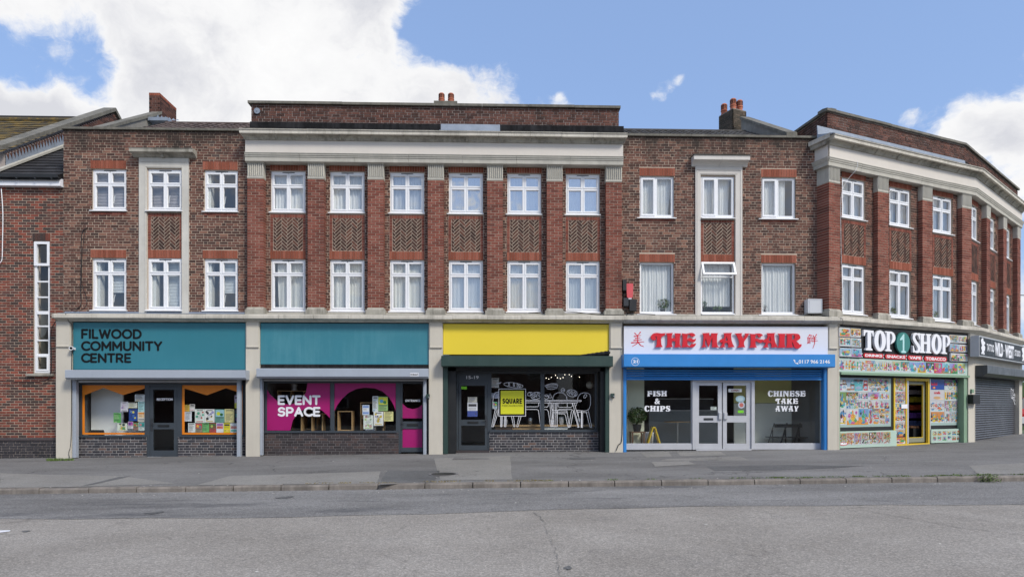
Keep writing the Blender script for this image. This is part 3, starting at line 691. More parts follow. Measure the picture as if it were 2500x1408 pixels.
def pilaster(B, parent, fr, u0, u1, vw, vf, zb=3.97, zc=7.74, zt=8.19, capover=.0):
    q = MB(); q.box(fr, u0+.007, u1-.007, vw-.2, vf-.007, zb+.13, zc); q.build('pilaster', M['mortar'], parent)
    k = 0; z = math.ceil((zb+.14)/.075)*.075
    while z+.075 <= zc+.01:
        w = u1-u0; h = w/2
        if k % 2 == 0: cuts = [(u0, u0+w*.24), (u0+w*.24+.01, u0+w*.72), (u0+w*.72+.01, u1)]
        elif k % 4 == 1: cuts = [(u0, u0+h-.005), (u0+h+.005, u1)]
        else: cuts = [(u0, u0+h-.005), (u0+h+.005, u1)]
        for a, b in cuts: B.add(fr, a+.002, b-.002, vw, vf+random.uniform(-.0025, .0025), z+.0065, z+.0685, M['red'])
        k += 1; z += .075
    q = MB(); q.box(fr, u0-.05, u1+.05, vw, vf+.05, zb-.08, zb+.085); q.sweep(fr, [(vw, zb+.085), (vf+.05, zb+.085), (vf+.01, zb+.14), (vw, zb+.14)], u0-.01, u1+.01)
    q.build('pilaster_base', M['stone_dirty'], parent)
    q = MB(); q.box(fr, u0-.004, u1+.004, vw-.05, vf+.006, zc+.002, zc+.065)
    poly = [(u0-.002, vw-.05), (u0-.002, vf-.012)]; n = 8; w = (u1-u0+.004)/n
    for i in range(n):
        a = u0-.002+i*w
        for kk in range(6):
            th = math.pi*kk/5; poly.append((a+w/2-.5*w*.72*math.cos(th), vf-.012+.030*math.sin(th)))
    poly += [(u1+.002, vf-.012), (u1+.002, vw-.05)]
    q.plan(fr, poly[::-1], zc+.066, zt-.03); q.sweep(fr, [(vw-.05, zt-.03), (vf+.02, zt-.03), (vf+.05, zt), (vw-.05, zt)], u0-.02, u1+.02)
    q.build('pilaster_capital', M['cap'], parent)
ARCH = [(.0, 8.19), (.285, 8.19), (.29, 8.30), (.305, 8.305), (.31, 8.345), (.325, 8.35), (.33, 8.385), (.345, 8.40), (.345, 8.415), (.0, 8.43)]
OGEE = [(.0, 8.78), (.30, 8.78), (.315, 8.80), (.33, 8.83), (.37, 8.86), (.41, 8.87), (.41, 8.885), (0, 8.885)]
CORO = [(.0, 8.886), (.48, 8.886), (.485, 8.893), (.485, 8.965), (.51, 8.985), (.515, 9.005), (.0, 9.03)]
def entablature(parent, fr, u0, u1, m0=0, m1=0, straps=True):
    q = MB(); q.sweep(fr, [(0, 8.431), (.27, 8.431), (.27, 8.779), (0, 8.779)], u0, u1, m0, m1); q.build('frieze', M['frieze'], parent)
    blocks(parent, fr, ARCH, u0, u1, M['cap'], 'architrave_block', L=1.45, m0=m0, m1=m1)
    blocks(parent, fr, OGEE, u0, u1, M['stone_dirty'], 'moulding_block', L=.91, m0=m0, m1=m1)
    blocks(parent, fr, CORO, u0, u1, M['stone'], 'cornice_block', L=.91, m0=m0, m1=m1)
    n = max(1, round((u1-u0)/.91)); st = (u1-u0)/n; q = MB()
    for i in range(1, n): q.sweep(fr, [(.29, 8.782), (.335, 8.782), (.35, 8.80), (.42, 8.862), (.44, 8.884), (.29, 8.884)], u0+i*st-.025, u0+i*st+.025)
    q.build('cornice_straps', M['stone_dirty'], parent)
def copings(parent, fr, u0, u1, z, v0, v1, m0=0, m1=0, h=.085, L=.9):
    blocks(parent, fr, [(v0, z), (v1, z), (v1, z+h*.7), (v0+(v1-v0)*.5, z+h), (v0, z+h*.8)], u0, u1, M['coping'], 'coping_stone', L=L, m0=m0, m1=m1, dz=.004)
def tiles(parent, fr, u0, u1, v0, z0, v1, z1, m, tw=.30, th=.32, thick=.03, uclip=None, pan=False, name='roof_tile', cap=300):
    """rows of overlapping tiles from the eaves (v0, z0) up to (v1, z1); v gets smaller going back"""
    L = math.hypot(v1-v0, z1-z0); dv, dz = (v1-v0)/L, (z1-z0)/L; nv, nz = dz, -dv
    if nz < 0: nv, nz = -nv, -nz
    rows = int(L/th+.5); st = MB(); cnt = 0; q = MB(); q.sweep(fr, [(v0, z0-.12), (v1, z1-.12), (v1, z1-.005), (v0, z0-.005)], u0, u1); q.build('roof', M['felt'], parent)
    for r in range(rows):
        s0 = r*th; s1 = min(L, s0+th*1.12); a = u0-(r % 2)*tw*.5*(0 if pan else 1)
        while a < u1:
            lo, hi = max(a, u0), min(a+tw-.004, u1); a += tw
            if uclip:
                lo2, hi2 = uclip(v0+dv*(s0+s1)/2); lo, hi = max(lo, lo2), min(hi, hi2)
            if hi-lo < .03: continue
            lift = thick+random.uniform(0, .004); cr = random.random()
            if pan: xs = [lo+(hi-lo)*i/5 for i in range(6)]; hs = [.0, .035, .045, .02, -.008, .0]
            else: xs = [lo, hi]; hs = [0, 0]
            mb = st if cnt >= cap else MB(); mb.cr = cr; vs = []
            for (s_, l_) in ((s0, lift), (s1, .008)):
                for off in (-.018, 0):
                    for x, h in zip(xs, hs):
                        vs.append(fr.pt(x, v0+dv*s_+nv*(l_+off+h), z0+dz*s_+nz*(l_+off+h)))
            n = len(xs); fs = []
            for i in range(n-1):
                fs += [(n+i, n+i+1, 3*n+i+1, 3*n+i), (i, i+1, n+i+1, n+i), (2*n+i, 3*n+i, 3*n+i+1, 2*n+i+1), (i, 2*n+i, 2*n+i+1, i+1)]
            fs += [(0, n, 3*n, 2*n), (n-1, 3*n-1, 4*n-1, 2*n-1)]
            mb.add(vs, fs)
            if mb is not st: mb.build(name, m, parent)
            cnt += 1
    if st.v: st.build('roof_tiles', m, parent, kind='stuff')
def chimney_pot(parent, x, y, z, h=.42, r=.11):
    q = MB(); q.lathe((x, y, z), [(r*1.1, 0), (r*1.1, .04), (r*.95, .06), (r, h*.35), (r*1.12, h*.37), (r*1.15, h*.42), (r*1.02, h*.46), (r*1.02, h*.86), (r*1.08, h*.9), (r*.8, h)], 16)
    for k in range(12):
        a = k*math.pi/6+.1
        for zz in (.52, .62, .72, .80): q.cm = 1; f = Fr(x+math.cos(a)*r*1.03, y+math.sin(a)*r*1.03, math.degrees(a)+90); q.box(f, -.016, .016, -.004, .004, z+h*zz, z+h*(zz+.055)); q.cm = 0
    q.build('chimney_pot', [M['pot'], M['ink']], parent)

# ================================================================== THE TERRACE
UW = (6.885, 8.03); LW = (4.075, 5.52)      # sill and head levels of the windows on the two upper floors
# ------------------------------------------------------------------ left wing
LWG = thing('brick_building', 'brown brick wing with grey stone window surround, above the community centre sign', 'building', (-9.6, 0, 0))
B = Bricks(LWG)
uL, uR = -12.11, -6.93
wins = [(-11.33, -10.37), (-9.77, -8.81), (-8.21, -7.26)]
holes = [(a, b, z[0]-.06, z[1]) for a, b in (wins[0], wins[2]) for z in (UW, LW)]; lint = [(a-.04, b+.0, z[1], z[1]+.235) for a, b in (wins[0], wins[2]) for z in (UW, LW)]
sur = (-10.0, -8.62)
mid = [(wins[1][0], wins[1][1], z[0]-.06, z[1]) for z in (UW, LW)]
backing(LWG, F0, uL, uR, 3.6, 9.12, M['mortar'], holes=holes+mid)
B.wall(F0, uL, uR, 3.99, 9.12, M['brown'], holes=holes+lint+[(sur[0], sur[1], 3.9, 8.50)])
for a, b, c, d in lint: soldier_lintel(LWG, F0, a+.005, b-.005, c+.004, d-.004)
for a, b in (wins[0], wins[2]):
    n = 12
    for i in range(n): B.add(F0, a+(b-a)*i/n+.004, a+(b-a)*(i+1)/n-.004, -.01, .004, 6.74, 6.805, M['red'])
# stone surround round the middle windows
q = MB(); a0, a1 = wins[1][0]-.02, wins[1][1]+.02
q.box(F0, sur[0], a0, -.02, .045, 3.93, 8.34); q.box(F0, a1, sur[1], -.02, .045, 3.93, 8.34); q.box(F0, a0, a1, -.02, .045, 8.06, 8.34)
q.build('window_surround', M['surround'], LWG)
q = MB(); q.box(F0, sur[0]+.05, sur[1]-.05, .046, .06, 8.22, 8.24)
for x in (sur[0]+.17, sur[1]-.185): q.box(F0, x, x+.015, .046, .055, 3.95, 8.08)
q.box(F0, sur[0]+.17, sur[1]-.17, .046, .055, 8.08, 8.095); q.build('surround_moulding', M['surround'], LWG)
blocks(LWG, F0, [(0, 8.345), (.05, 8.345), (.07, 8.36), (.12, 8.40), (.20, 8.42), (.27, 8.425), (.27, 8.50), (.29, 8.53), (0, 8.56)], -10.15, -8.40, M['stone_dirty'], 'hood_block', L=.9)
q = MB(); q.box(F0, -9.35, -9.27, .04, .14, 8.33, 8.43); q.build('hood_keystone', M['stone_dirty'], LWG)
panelwork(B, LWG, F0, wins[1][0], wins[1][1]); soldier_lintel(LWG, F0, wins[1][0], wins[1][1], LW[1]+.004, LW[1]+.235)
copings(LWG, F0, uL-.03, uR, 9.125, -.28, .06)
for z in (UW, LW):
    for i, (a, b) in enumerate(wins): window(LWG, F0, a, b, z[0], z[1], -.045 if i != 1 else -.01)
stringcourse(LWG, F0, -12.08, -6.94, m=M['stone']); ledge(LWG, F0, -12.06, -6.94, M['lead'])
q = MB(); q.sweep(F0, STR[:-1]+[(0, 3.90)], -12.13, -12.082); q.build('cornice_block', M['stone_dirty'], LWG)
pier(LWG, F0, -12.15, -11.74, label='wide cream pier at the left end of the shopfronts'); pier(LWG, F0, -6.94, -6.56)
room(LWG, F0, -12.0, -7.0, 6.4, 8.9, -.32, -4, M['room'], M['roomfloor']); room(LWG, F0, -12.0, -7.0, 3.75, 6.3, -.32, -4, M['room_white'], M['roomfloor'])
box('wall', F0, uL, uL+.25, -7.5, -.01, -.3, 9.1, M['mortar_dark'], LWG); box('wall', F0, uL, uR, -7.7, -7.5, -.3, 9.1, M['mortar_dark'], LWG)
tiles(LWG, F0, -10.9, -6.7, -.35, 9.13, -3.2, 10.70, M['tile_b'], pan=True, cap=300)
q = MB(); q.tube([F0.pt(-10.9, -3.2, 10.72), F0.pt(-6.7, -3.2, 10.72)], .07, 8); q.build('ridge', M['tile_b'], LWG)
# party wall with sloping coping, chimney stack
q = MB(); q.plan(F0, [(-11.55, -.5), (-11.35, -.5), (-11.35, -3.4), (-11.55, -3.4)][::-1], 8.9, 9.0)
pw = []
for u_ in (-11.75, -11.53):
    pw += [F0.pt(u_, -.9, 8.9), F0.pt(u_, -.9, 9.50), F0.pt(u_, -4.0, 11.40), F0.pt(u_, -4.6, 11.36), F0.pt(u_, -4.6, 8.9)]
q = MB(); q.add(pw, [(0, 1, 2, 3, 4), (9, 8, 7, 6, 5), (0, 5, 6, 1), (1, 6, 7, 2), (2, 7, 8, 3), (3, 8, 9, 4)]); q.build('party_wall', M['render'], LWG)
q = MB(); cp = []
for u_ in (-11.79, -11.49): cp += [F0.pt(u_, -.8, 9.46), F0.pt(u_, -.8, 9.56), F0.pt(u_, -4.1, 11.53), F0.pt(u_, -4.1, 11.43)]
q.add(cp, [(0, 1, 2, 3), (7, 6, 5, 4), (0, 4, 5, 1), (1, 5, 6, 2), (2, 6, 7, 3), (3, 7, 4, 0)]); q.build('sloping_coping', M['coping'], LWG)
def brick_stack(parent, fr, u0, u1, v0, v1, z0, z1, m, top=None, mort=None):
    """chimney stack: its bricks are laid on all sides"""
    q = MB(); q.box(fr, u0+.008, u1-.008, v0+.008, v1-.008, z0, z1); st = q.build('chimney', mort or M['mortar_dark'], parent)
    z = z0; k = 0; mb = MB(); mats = [m, top or m]
    while z < z1-.03:
        mb.cm = 1 if (top and z > z1-.16) else 0
        if mb.cm == 1:
            x = u0
            while x < u1-.02: mb.cr = random.random(); mb.box(fr, x, min(x+.07, u1), v1-.05, v1+.004, z, z1); x += .078
            y = v0
            while y < v1-.02: mb.cr = random.random(); mb.box(fr, u1-.05, u1+.004, y, min(y+.07, v1), z, z1); mb.box(fr, u0-.004, u0+.05, y, min(y+.07, v1), z, z1); y += .078
            break
        x = u0-(k % 2)*.11
        while x < u1-.02:
            a, b = max(x, u0), min(x+.215, u1); x += .225
            if b-a > .03: mb.cr = random.random(); mb.box(fr, a, b, v1-.05, v1, z, z+.065)
        y = v0-(k % 2)*.11
        while y < v1-.02:
            a, b = max(y, v0), min(y+.215, v1); y += .225
            if b-a > .03:
                for c, d in ((u0, u0+.05), (u1-.05, u1)): mb.cr = random.random(); mb.box(fr, c, d, a, b, z, z+.065)
        z += .075; k += 1
    mb.build('chimney_bricks', mats, st, kind='stuff'); return st
brick_stack(LWG, F0, -11.88, -11.52, -5.15, -4.0, 10.6, 12.12, M['brown_par'], M['soldier'])
q = MB()
for k in range(6): q.add([F0.pt(-11.45+k*.13, -3.6-.0*k, 11.0), F0.pt(-11.40+k*.13, -3.65, 11.22-.03*k), F0.pt(-11.30+k*.13, -3.6, 11.0)], [(0, 1, 2)])
q.box(F0, -11.5, -10.85, -3.55, -3.2, 10.82, 10.93); q.build('lead_flashing', M['lead'], LWG)
B.finish()

# ------------------------------------------------------------------ central block
CB = thing('brick_building', 'central block with seven red brick pilasters, a long white frieze and six window bays', 'building', (-1.6, 0, 0))
B = Bricks(CB)
PIL = [(-6.92, -6.47), (-5.24, -4.78), (-3.56, -3.11), (-1.87, -1.42), (-.19, .26), (1.51, 1.96), (3.20, 3.66)]
CW = [(-6.34, -5.36), (-4.67, -3.69), (-2.97, -1.99), (-1.29, -.31), (.39, 1.37), (2.08, 3.06)]
holes = [(a, b, z[0]-.06, z[1]) for a, b in CW for z in (UW, LW)]
backing(CB, F0, -6.925, 3.70, 3.6, 8.6, M['mortar'], holes=holes)
skip = [(a-.02, b+.02, 8.035, 8.3) for a, b in CW]+[(a-.02, b+.02, 5.525, 6.87) for a, b in CW]+[(a, b, 3.9, 8.3) for a, b in PIL]
B.wall(F0, -6.925, 3.70, 4.0, 8.2, M['brown'], holes=holes+skip)
for a, b in CW:
    soldier_lintel(CB, F0, a-.015, b+.015, 8.035, 8.185); soldier_lintel(CB, F0, a-.015, b+.015, LW[1]+.004, LW[1]+.235); panelwork(B, CB, F0, a-.01, b+.01)
    for z in (UW, LW): window(CB, F0, a, b, z[0], z[1], -.045, silld=.10, handle=False, glass=(M['glass_sky'] if z is UW else M['glass_mid']) if a > -1.5 else (M['glass_mid'] if z is UW and a > -3.5 else None))
for a, b in PIL: pilaster(B, CB, F0, a, b, .0, .20)
entablature(CB, F0, -6.95, 3.68, 0, 0)
# returns of the cornice at both ends
for u0_, u1_, nm in ((-7.03, -6.952, 'l'), (3.682, 3.76, 'r')):
    q = MB(); s_ = -1 if nm == 'l' else 1
    q.sweep(F0, CORO, min(u0_, u1_), max(u0_, u1_)); q.build('cornice_block', M['stone'], CB)
    q = MB(); zz = [8.78, 8.886]; e0 = u1_ if s_ < 0 else u0_
    q.add([F0.pt(e0, 0, 8.70), F0.pt(e0, .30, 8.78), F0.pt(e0+s_*.01, .30, 8.79), F0.pt(e0, .41, 8.885), F0.pt(e0+s_*.06, .41, 8.885), F0.pt(e0+s_*.06, 0, 8.885), F0.pt(e0, 0, 8.885)], [(0, 1, 3, 6), (0, 1, 2), (0, 2, 4, 5), (1, 3, 4, 2), (3, 6, 5, 4)])
    q.build('moulding_block', M['stone_dirty'], CB)
# felt and lead weathering on top of the cornice
def weathering(u0, u1, m, nm='cornice_flashing', dz=0):
    q = MB(); q.sweep(F0, [(-.03, 9.03), (.50, 9.008+dz), (.50, 9.022+dz), (.30, 9.06+dz), (.0, 9.15+dz), (-.03, 9.42+dz), (-.045, 9.42+dz)], u0, u1); q.build(nm, m, CB)
for a, b, m_ in ((-6.93, -4.6, 'felt'), (-4.597, -1.52, 'felt'), (-1.517, .18, 'lead'), (.183, 2.2, 'felt'), (2.203, 3.76, 'felt')): weathering(a, b, M[m_], dz=random.uniform(0, .01))
weathering(-3.0, -1.52, M['lead'], 'lead_strip', .012) if 0 else None
backing(CB, F0, -6.90, 3.62, 8.6, 9.93, M['mortar_dark'], v=-.06, th=.22, name='parapet_wall')
B.wall(F0, -6.90, 3.62, 9.18, 9.93, M['brown_par'], v=-.05, jit=.004)
copings(CB, F0, -6.98, 3.66, 9.932, -.32, .02, h=.10, L=1.28)
q = MB(); cx_, cy_, cz_ = F0.pt(-6.73, -.045, 9.73)
q.add([(cx_+.085*math.cos(k*.3927), cy_-d, cz_+.085*math.sin(k*.3927)) for d in (.0, .03) for k in range(16)], [tuple(range(16, 32))]+[(k, (k+1) % 16, 16+(k+1) % 16, 16+k) for k in range(16)])
q.box(F0, -6.745, -6.715, -.02, -.0, 9.715, 9.745); q.build('tie_plate', M['lead'], CB)
stringcourse(CB, F0, -6.934, 3.68); ledge(CB, F0, -6.934, 3.68, M['cap'])
pier(CB, F0, -1.83, -1.44); pier(CB, F0, 3.29, 3.68)
room(CB, F0, -6.85, 3.6, 6.4, 8.9, -.32, -4, M['room'], M['roomfloor']); room(CB, F0, -6.85, 3.6, 3.75, 6.3, -.32, -4, M['room'], M['roomfloor'])
box('wall', F0, -6.90, -6.7, -7.5, -.3, 8.9, 9.9, M['mortar_dark'], CB); box('wall', F0, 3.42, 3.62, -7.5, -.3, 8.9, 9.9, M['mortar_dark'], CB); box('flat_roof', F0, -6.9, 3.6, -7.7, -.3, 9.3, 9.45, M['felt'], CB)
q = MB(); q.box(F0, -2.05, -1.30, -4.3, -3.9, 9.4, 11.80); cs = q.build('chimney', M['render'], CB); q = MB(); q.box(F0, -2.08, -1.27, -4.33, -3.87, 11.80, 11.92); q.build('chimney_cap', M['coping'], cs)
for x in (-1.83, -1.50): chimney_pot(cs, x, 4.1, 11.92, .36, .10)
B.finish()

# ------------------------------------------------------------------ right wing
RW = thing('brick_building', 'brown brick wing with pale window surround, between the long frieze and the corner block', 'building', (6.6, 0, 0))
B = Bricks(RW)
wins = [(4.22, 5.22), (6.0, 6.98), (7.78, 8.79)]; UWr = (6.81, 7.99); LWr = (4.03, 5.50)
holes = [(a, b, z[0]-.04, z[1]) for a, b in (wins[0], wins[2]) for z in (UWr, LWr)]; lint = [(a-.02, b+.03, z[1], z[1]+.235) for a, b in (wins[0], wins[2]) for z in (UWr, LWr)]
mid = [(wins[1][0], wins[1][1], z[0]-.04, z[1]) for z in (UWr, LWr)]; sur = (5.83, 7.20); uL, uR = 3.70, 9.60
backing(RW, F0, uL, uR, 3.6, 9.12, M['mortar'], holes=holes+mid)
B.wall(F0, uL, uR, 3.99, 9.12, M['brown'], holes=holes+lint+[(sur[0], sur[1], 3.9, 8.5)])
for a, b, c, d in lint: soldier_lintel(RW, F0, a+.005, b-.005, c+.004, d-.004)
for a, b in (wins[0], wins[2]):
    for i in range(13): B.add(F0, a+(b-a)*i/13+.004, a+(b-a)*(i+1)/13-.004, -.01, .004, 6.68, 6.75, M['red'])
q = MB(); a0, a1 = wins[1][0]-.02, wins[1][1]+.02
q.box(F0, sur[0], a0, -.02, .045, 3.93, 8.30); q.box(F0, a1, sur[1], -.02, .045, 3.93, 8.30); q.box(F0, a0, a1, -.02, .045, 8.03, 8.30); q.box(F0, a0, a1, -.02, .045, 3.93, 3.985)
q.build('window_surround', M['surround2'], RW)
q = MB(); q.box(F0, sur[0]+.05, sur[1]-.05, .046, .062, 8.16, 8.18)
for x in (sur[0]+.045, sur[1]-.06): q.box(F0, x, x+.015, .046, .055, 3.95, 8.158)
q.box(F0, sur[0]+.14, sur[1]-.14, .046, .055, 8.05, 8.065); q.build('surround_moulding', M['surround2'], RW)
blocks(RW, F0, [(0, 8.26), (.05, 8.26), (.08, 8.31), (.14, 8.36), (.18, 8.37), (.19, 8.38), (.26, 8.385), (.26, 8.475), (.28, 8.50), (0, 8.53)], 5.72, 7.34, M['surround2'], 'hood_block', L=.82)
q = MB(); q.box(F0, 5.70, 7.36, 0, .275, 8.531, 8.54); q.build('hood_flashing', M['coping'], RW)
panelwork(B, RW, F0, wins[1][0], wins[1][1], z0=5.74, z1=6.76); soldier_lintel(RW, F0, wins[1][0], wins[1][1], LWr[1]+.004, LWr[1]+.235)
copings(RW, F0, uL+.15, 9.42, 9.125, -.28, .06)
for i, (a, b) in enumerate(wins):
    window(RW, F0, a, b, UWr[0], UWr[1], -.045 if i != 1 else -.01, 'two', sillw=.10 if i != 1 else 0, silld=.14)
    window(RW, F0, a, b, LWr[0], LWr[1], -.06 if i != 1 else -.01, 'awning' if i == 1 else 'one', glass=M['glass'], sillw=.10 if i != 1 else 0, silld=.14)
stringcourse(RW, F0, 3.684, 9.852, m1=math.tan(R(10.8))); ledge(RW, F0, 3.684, 9.4, M['cap'])
pier(RW, F0, 9.60, 9.895, label='cream pier between the blue shopfront and the corner shop'); 
room(RW, F0, 3.8, 9.3, 6.4, 8.9, -.32, -3, M['room'], M['roomfloor']); room(RW, F0, 3.8, 9.3, 3.75, 6.3, -.32, -3, M['room'], M['roomfloor'])
tiles(RW, F0, 3.75, 8.6, -.35, 9.13, -3.2, 10.66, M['tile_g'], pan=True, cap=300)
q = MB(); q.tube([F0.pt(3.7, -3.2, 10.68), F0.pt(8.6, -3.2, 10.68)], .07, 8); q.build('ridge', M['tile_g'], RW)
box('wall', F0, 3.7, 9.5, -7.7, -7.5, -.3, 9.1, M['mortar_dark'], RW)
B.finish()

# ------------------------------------------------------------------ corner block in two facets
CO = thing('brick_building', 'corner block bending away to the right, with red brick pilasters over the black shop sign', 'building', F1.pt(3, 0, 0))
B = Bricks(CO, cap=300)
VW = .10; VP = .25; T1 = math.tan(R(10.8)); T2 = math.tan(R(8.3)); L1 = 6.156
W1 = [(.30, 1.28), (2.33, 3.31), (4.34, 5.32)]; P1 = [(-.41, .03), (1.61, 2.07), (3.62, 4.08)]
W2 = [(-.02, .95), (2.04, 3.02), (4.14, 5.12)]; P2 = [(1.32, 1.76), (3.42, 3.87), (5.40, 5.87)]
for fr, WW, PP, a, b, i in ((F1, W1, P1, 0, L1, 1), (F2, W2, P2, 0.0, 5.95, 2)):
    holes = [(c, d, z[0]-.06, z[1]) for c, d in WW for z in (UW, LW)]
    a2 = -.02 if i == 2 else 0.0; a_ = .12 if i == 1 else -.10
    backing(CO, fr, a_ if i == 1 else -.22, b, 3.6, 8.6, M['mortar'], v=VW-.009, holes=holes)
    skip = [(c-.02, d+.02, 8.035, 8.3) for c, d in WW]+[(c-.02, d+.02, 5.525, 6.87) for c, d in WW]+[(c, d, 3.9, 8.3) for c, d in PP]
    B.wall(fr, a_ if i == 1 else -.16, b, 4.0, 8.2, M['brown'], v=VW, holes=holes+skip)
    for c, d in WW:
        soldier_lintel(CO, fr, c-.015, d+.015, 8.035, 8.185, VW+.004); soldier_lintel(CO, fr, c-.015, d+.015, LW[1]+.004, LW[1]+.235, VW+.004); panelwork(B, CO, fr, c-.01, d+.01, VW)
        for z in (UW, LW): window(CO, fr, c, d, z[0], z[1], VW-.045, silld=.12, sillw=.08, handle=False)
    for c, d in PP: pilaster(B, CO, fr, c, d, VW-.35 if c < 0 else VW, VP)
pilaster(B, CO, F1, 5.55, 6.03, VW, VP)
entablature(CO, F1, -.47, L1, 0, T2); entablature(CO, F2, 0, 5.98, -T2, 0)
# return of the entablature at its left end, perpendicular to the facet
FR1 = Fr(*F1.pt(-.47, .0, 0)[:2], 21.6-90)
q = MB(); q.box(F1, -.4705, -.40, -.6, .27, 8.2, 8.78); q.build('frieze', M['frieze'], CO)
for prof, m_, nm in ((ARCH, 'cap', 'architrave_block'), (OGEE, 'stone_dirty', 'moulding_block'), (CORO, 'stone', 'cornice_block')):
    pr = [(v*.36 if nm != 'architrave_block' else max(0, v-.25), z) for v, z in prof]
    vm = max(v for v, z in prof); q = MB()
    n = len(pr); P = [F1.pt(-.47-p[0]-.001, -.55, p[1]) for p in pr]+[F1.pt(-.47-p[0]-.001, pv[0], p[1]) for p, pv in zip(pr, prof)]
    q.add(P, [tuple(range(n))[::-1], tuple(range(n, 2*n))]+[(k, (k+1) % n, n+(k+1) % n, n+k) for k in range(n)]); q.build(nm, M[m_], CO)
def lead_on(fr, u0, u1, m0, m1, m):
    blocks(CO, fr, [(-.03, 9.03), (.49, 9.008), (.50, 9.02), (.30, 9.07), (.0, 9.16), (-.03, 9.43), (-.045, 9.43)], u0, u1, m, 'cornice_flashing', L=1.8, m0=m0, m1=m1)
lead_on(F1, -.55, L1, 0, T2, M['lead']); lead_on(F2, 0, 5.98, -T2, 0, M['felt'])
backing(CO, F1, .0, L1-.01, 8.6, 9.93, M['mortar_dark'], v=-.06, th=.22, name='parapet_wall'); backing(CO, F2, .0, 6.3, 8.6, 9.93, M['mortar_dark'], v=-.06, th=.22, name='parapet_wall')
B.wall(F1, -.12, L1, 9.18, 9.92, M['brown_par'], v=-.05, jit=.004); B.wall(F2, .0, 6.9, 9.18, 9.92, M['brown_par'], v=-.05, jit=.004)
FRP = Fr(*F1.pt(-.12, -.05, 0)[:2], -82.5)      # left return of the parapet
q = MB(); q.box(FRP, -4.5, -.09, -.22, -.01, 8.9, 9.92); q.build('parapet_wall', M['mortar_dark'], CO)
B.wall(FRP, -4.5, 0, 9.0, 9.92, M['brown_par'], v=0.0, jit=.004)
copings(CO, FRP, -4.5, .02, 9.925, -.28, .06, h=.10)
copings(CO, F1, -.20, L1, 9.925, -.32, .02, m1=T2, h=.10); copings(CO, F2, 0, 6.9, 9.925, -.32, .02, m0=-T2, h=.10)
stringcourse(CO, F1, 0, L1, m0=-T1, m1=T2); stringcourse(CO, F2, 0, 6.3, m0=-T2); ledge(CO, F1, .0, L1, M['stone_dirty'], v=.1); ledge(CO, F2, .0, 5.95, M['stone_dirty'], v=.1)
pier(CO, F1, -.035, .005, vb=.1); pier(CO, F1, 5.86, 6.18, label='cream pier between the corner shop and the black tattoo studio shutter', vb=-.1)
q = MB(); q.box(F2, -.04, .0, .0, .25, 0, 3.7); q.build('pier', M['cream'], CO); pier(CO, F2, 5.66, 6.1, label='cream pier at the far right end of the corner block')
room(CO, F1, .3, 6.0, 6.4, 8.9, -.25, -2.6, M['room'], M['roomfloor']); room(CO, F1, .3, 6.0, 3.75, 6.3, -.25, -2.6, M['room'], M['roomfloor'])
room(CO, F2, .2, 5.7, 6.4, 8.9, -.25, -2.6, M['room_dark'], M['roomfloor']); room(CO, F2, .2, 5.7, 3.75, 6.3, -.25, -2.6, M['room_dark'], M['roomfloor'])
box('wall', F2, 5.75, 5.95, -6, .085, -.3, 9.0, M['mortar_dark'], CO); box('flat_roof', F1, .2, 6, -6, -.3, 9.2, 9.3, M['felt'], CO)
box('flat_roof', F2, 0, 6.4, -6, -.3, 9.21, 9.31, M['felt'], CO)
FC = Fr(8.84-1.0*0, 5.0, 21.6)
st = brick_stack(CO, Fr(8.50, 4.1, 21.6), 0, .62, -.72, 0, 9.8, 11.92, M['stack'], mort=M['render'])
for u_, v_ in ((.12, -.58), (.14, -.14), (.44, -.14)):
    x, y, z = Fr(8.50, 4.1, 21.6).pt(u_, v_, 11.9); chimney_pot(st, x, y, z, .42, .105)
fw = Fr(8.50, 4.1, 21.6); pw = []
for w_ in (0, .22): pw += [(8.72+w_, 3.9, 9.0), (8.72+w_, 3.9, 11.42), (8.78+w_, .55, 9.45), (8.78+w_, .55, 9.0)]
q = MB(); q.add(pw, [(0, 1, 2, 3), (7, 6, 5, 4), (0, 4, 5, 1), (1, 5, 6, 2), (2, 6, 7, 3)]); q.build('party_wall', M['render'], CO)
pw = []
for w_ in (-.05, .27): pw += [(8.72+w_, 3.9, 11.42), (8.72+w_, 3.9, 11.52), (8.78+w_, .45, 9.50), (8.78+w_, .45, 9.40)]
q = MB(); q.add(pw, [(0, 1, 2, 3), (7, 6, 5, 4), (0, 4, 5, 1), (1, 5, 6, 2), (2, 6, 7, 3), (3, 7, 4, 0)]); q.build('sloping_coping', M['coping'], CO)
B.finish()

# ------------------------------------------------------------------ annex and gabled house on the left
AN = thing('brick_annex', 'red and grey brick annex with a tall slim window, left of the terrace', 'building', (-13, .05, 0))
FA = Fr(0, .05)
B = Bricks(AN)
aw = (-12.99, -12.52); z0_, z1_ = 2.28, 6.0
hol = [(aw[0], aw[1], z0_-.04, z1_)]
backing(AN, FA, -13.92, -12.12, -.3, 7.6, M['mortar'], holes=hol)
B.wall(FA, -13.92, -12.12, .45, 7.56, M['annex'], holes=hol+[(aw[0]-.03, aw[1]+.03, z1_, z1_+.22)], bond='str')
B.wall(FA, -13.92, -12.12, -.2, .38, M['plinth'], bond='mix', v=.03)
q = MB(); q.sweep(FA, [(-.02, .37), (.04, .37), (.04, .40), (.0, .45), (-.02, .45)], -13.92, -12.12); q.build('plinth_course', M['engine2'], AN)
q = MB(); q.box(FA, -13.92, -12.12, -.1, .018, -.3, .37); q.build('plinth_wall', M['mortar_dark'], AN)
soldiers(FA, aw[0]-.02, aw[1]+.02, z1_+.004, z1_+.215).build('lintel', M['annex'], AN)
mb = MB(); a, b = aw; vf = -.05; vb = -.12
ring(mb, FA, a+.01, b-.01, z0_, z1_, .07, vb, vf)
zs = [z0_+.055, 2.83, 3.30, 3.77, 4.25, 4.72, 5.14, 5.57, z1_-.055]
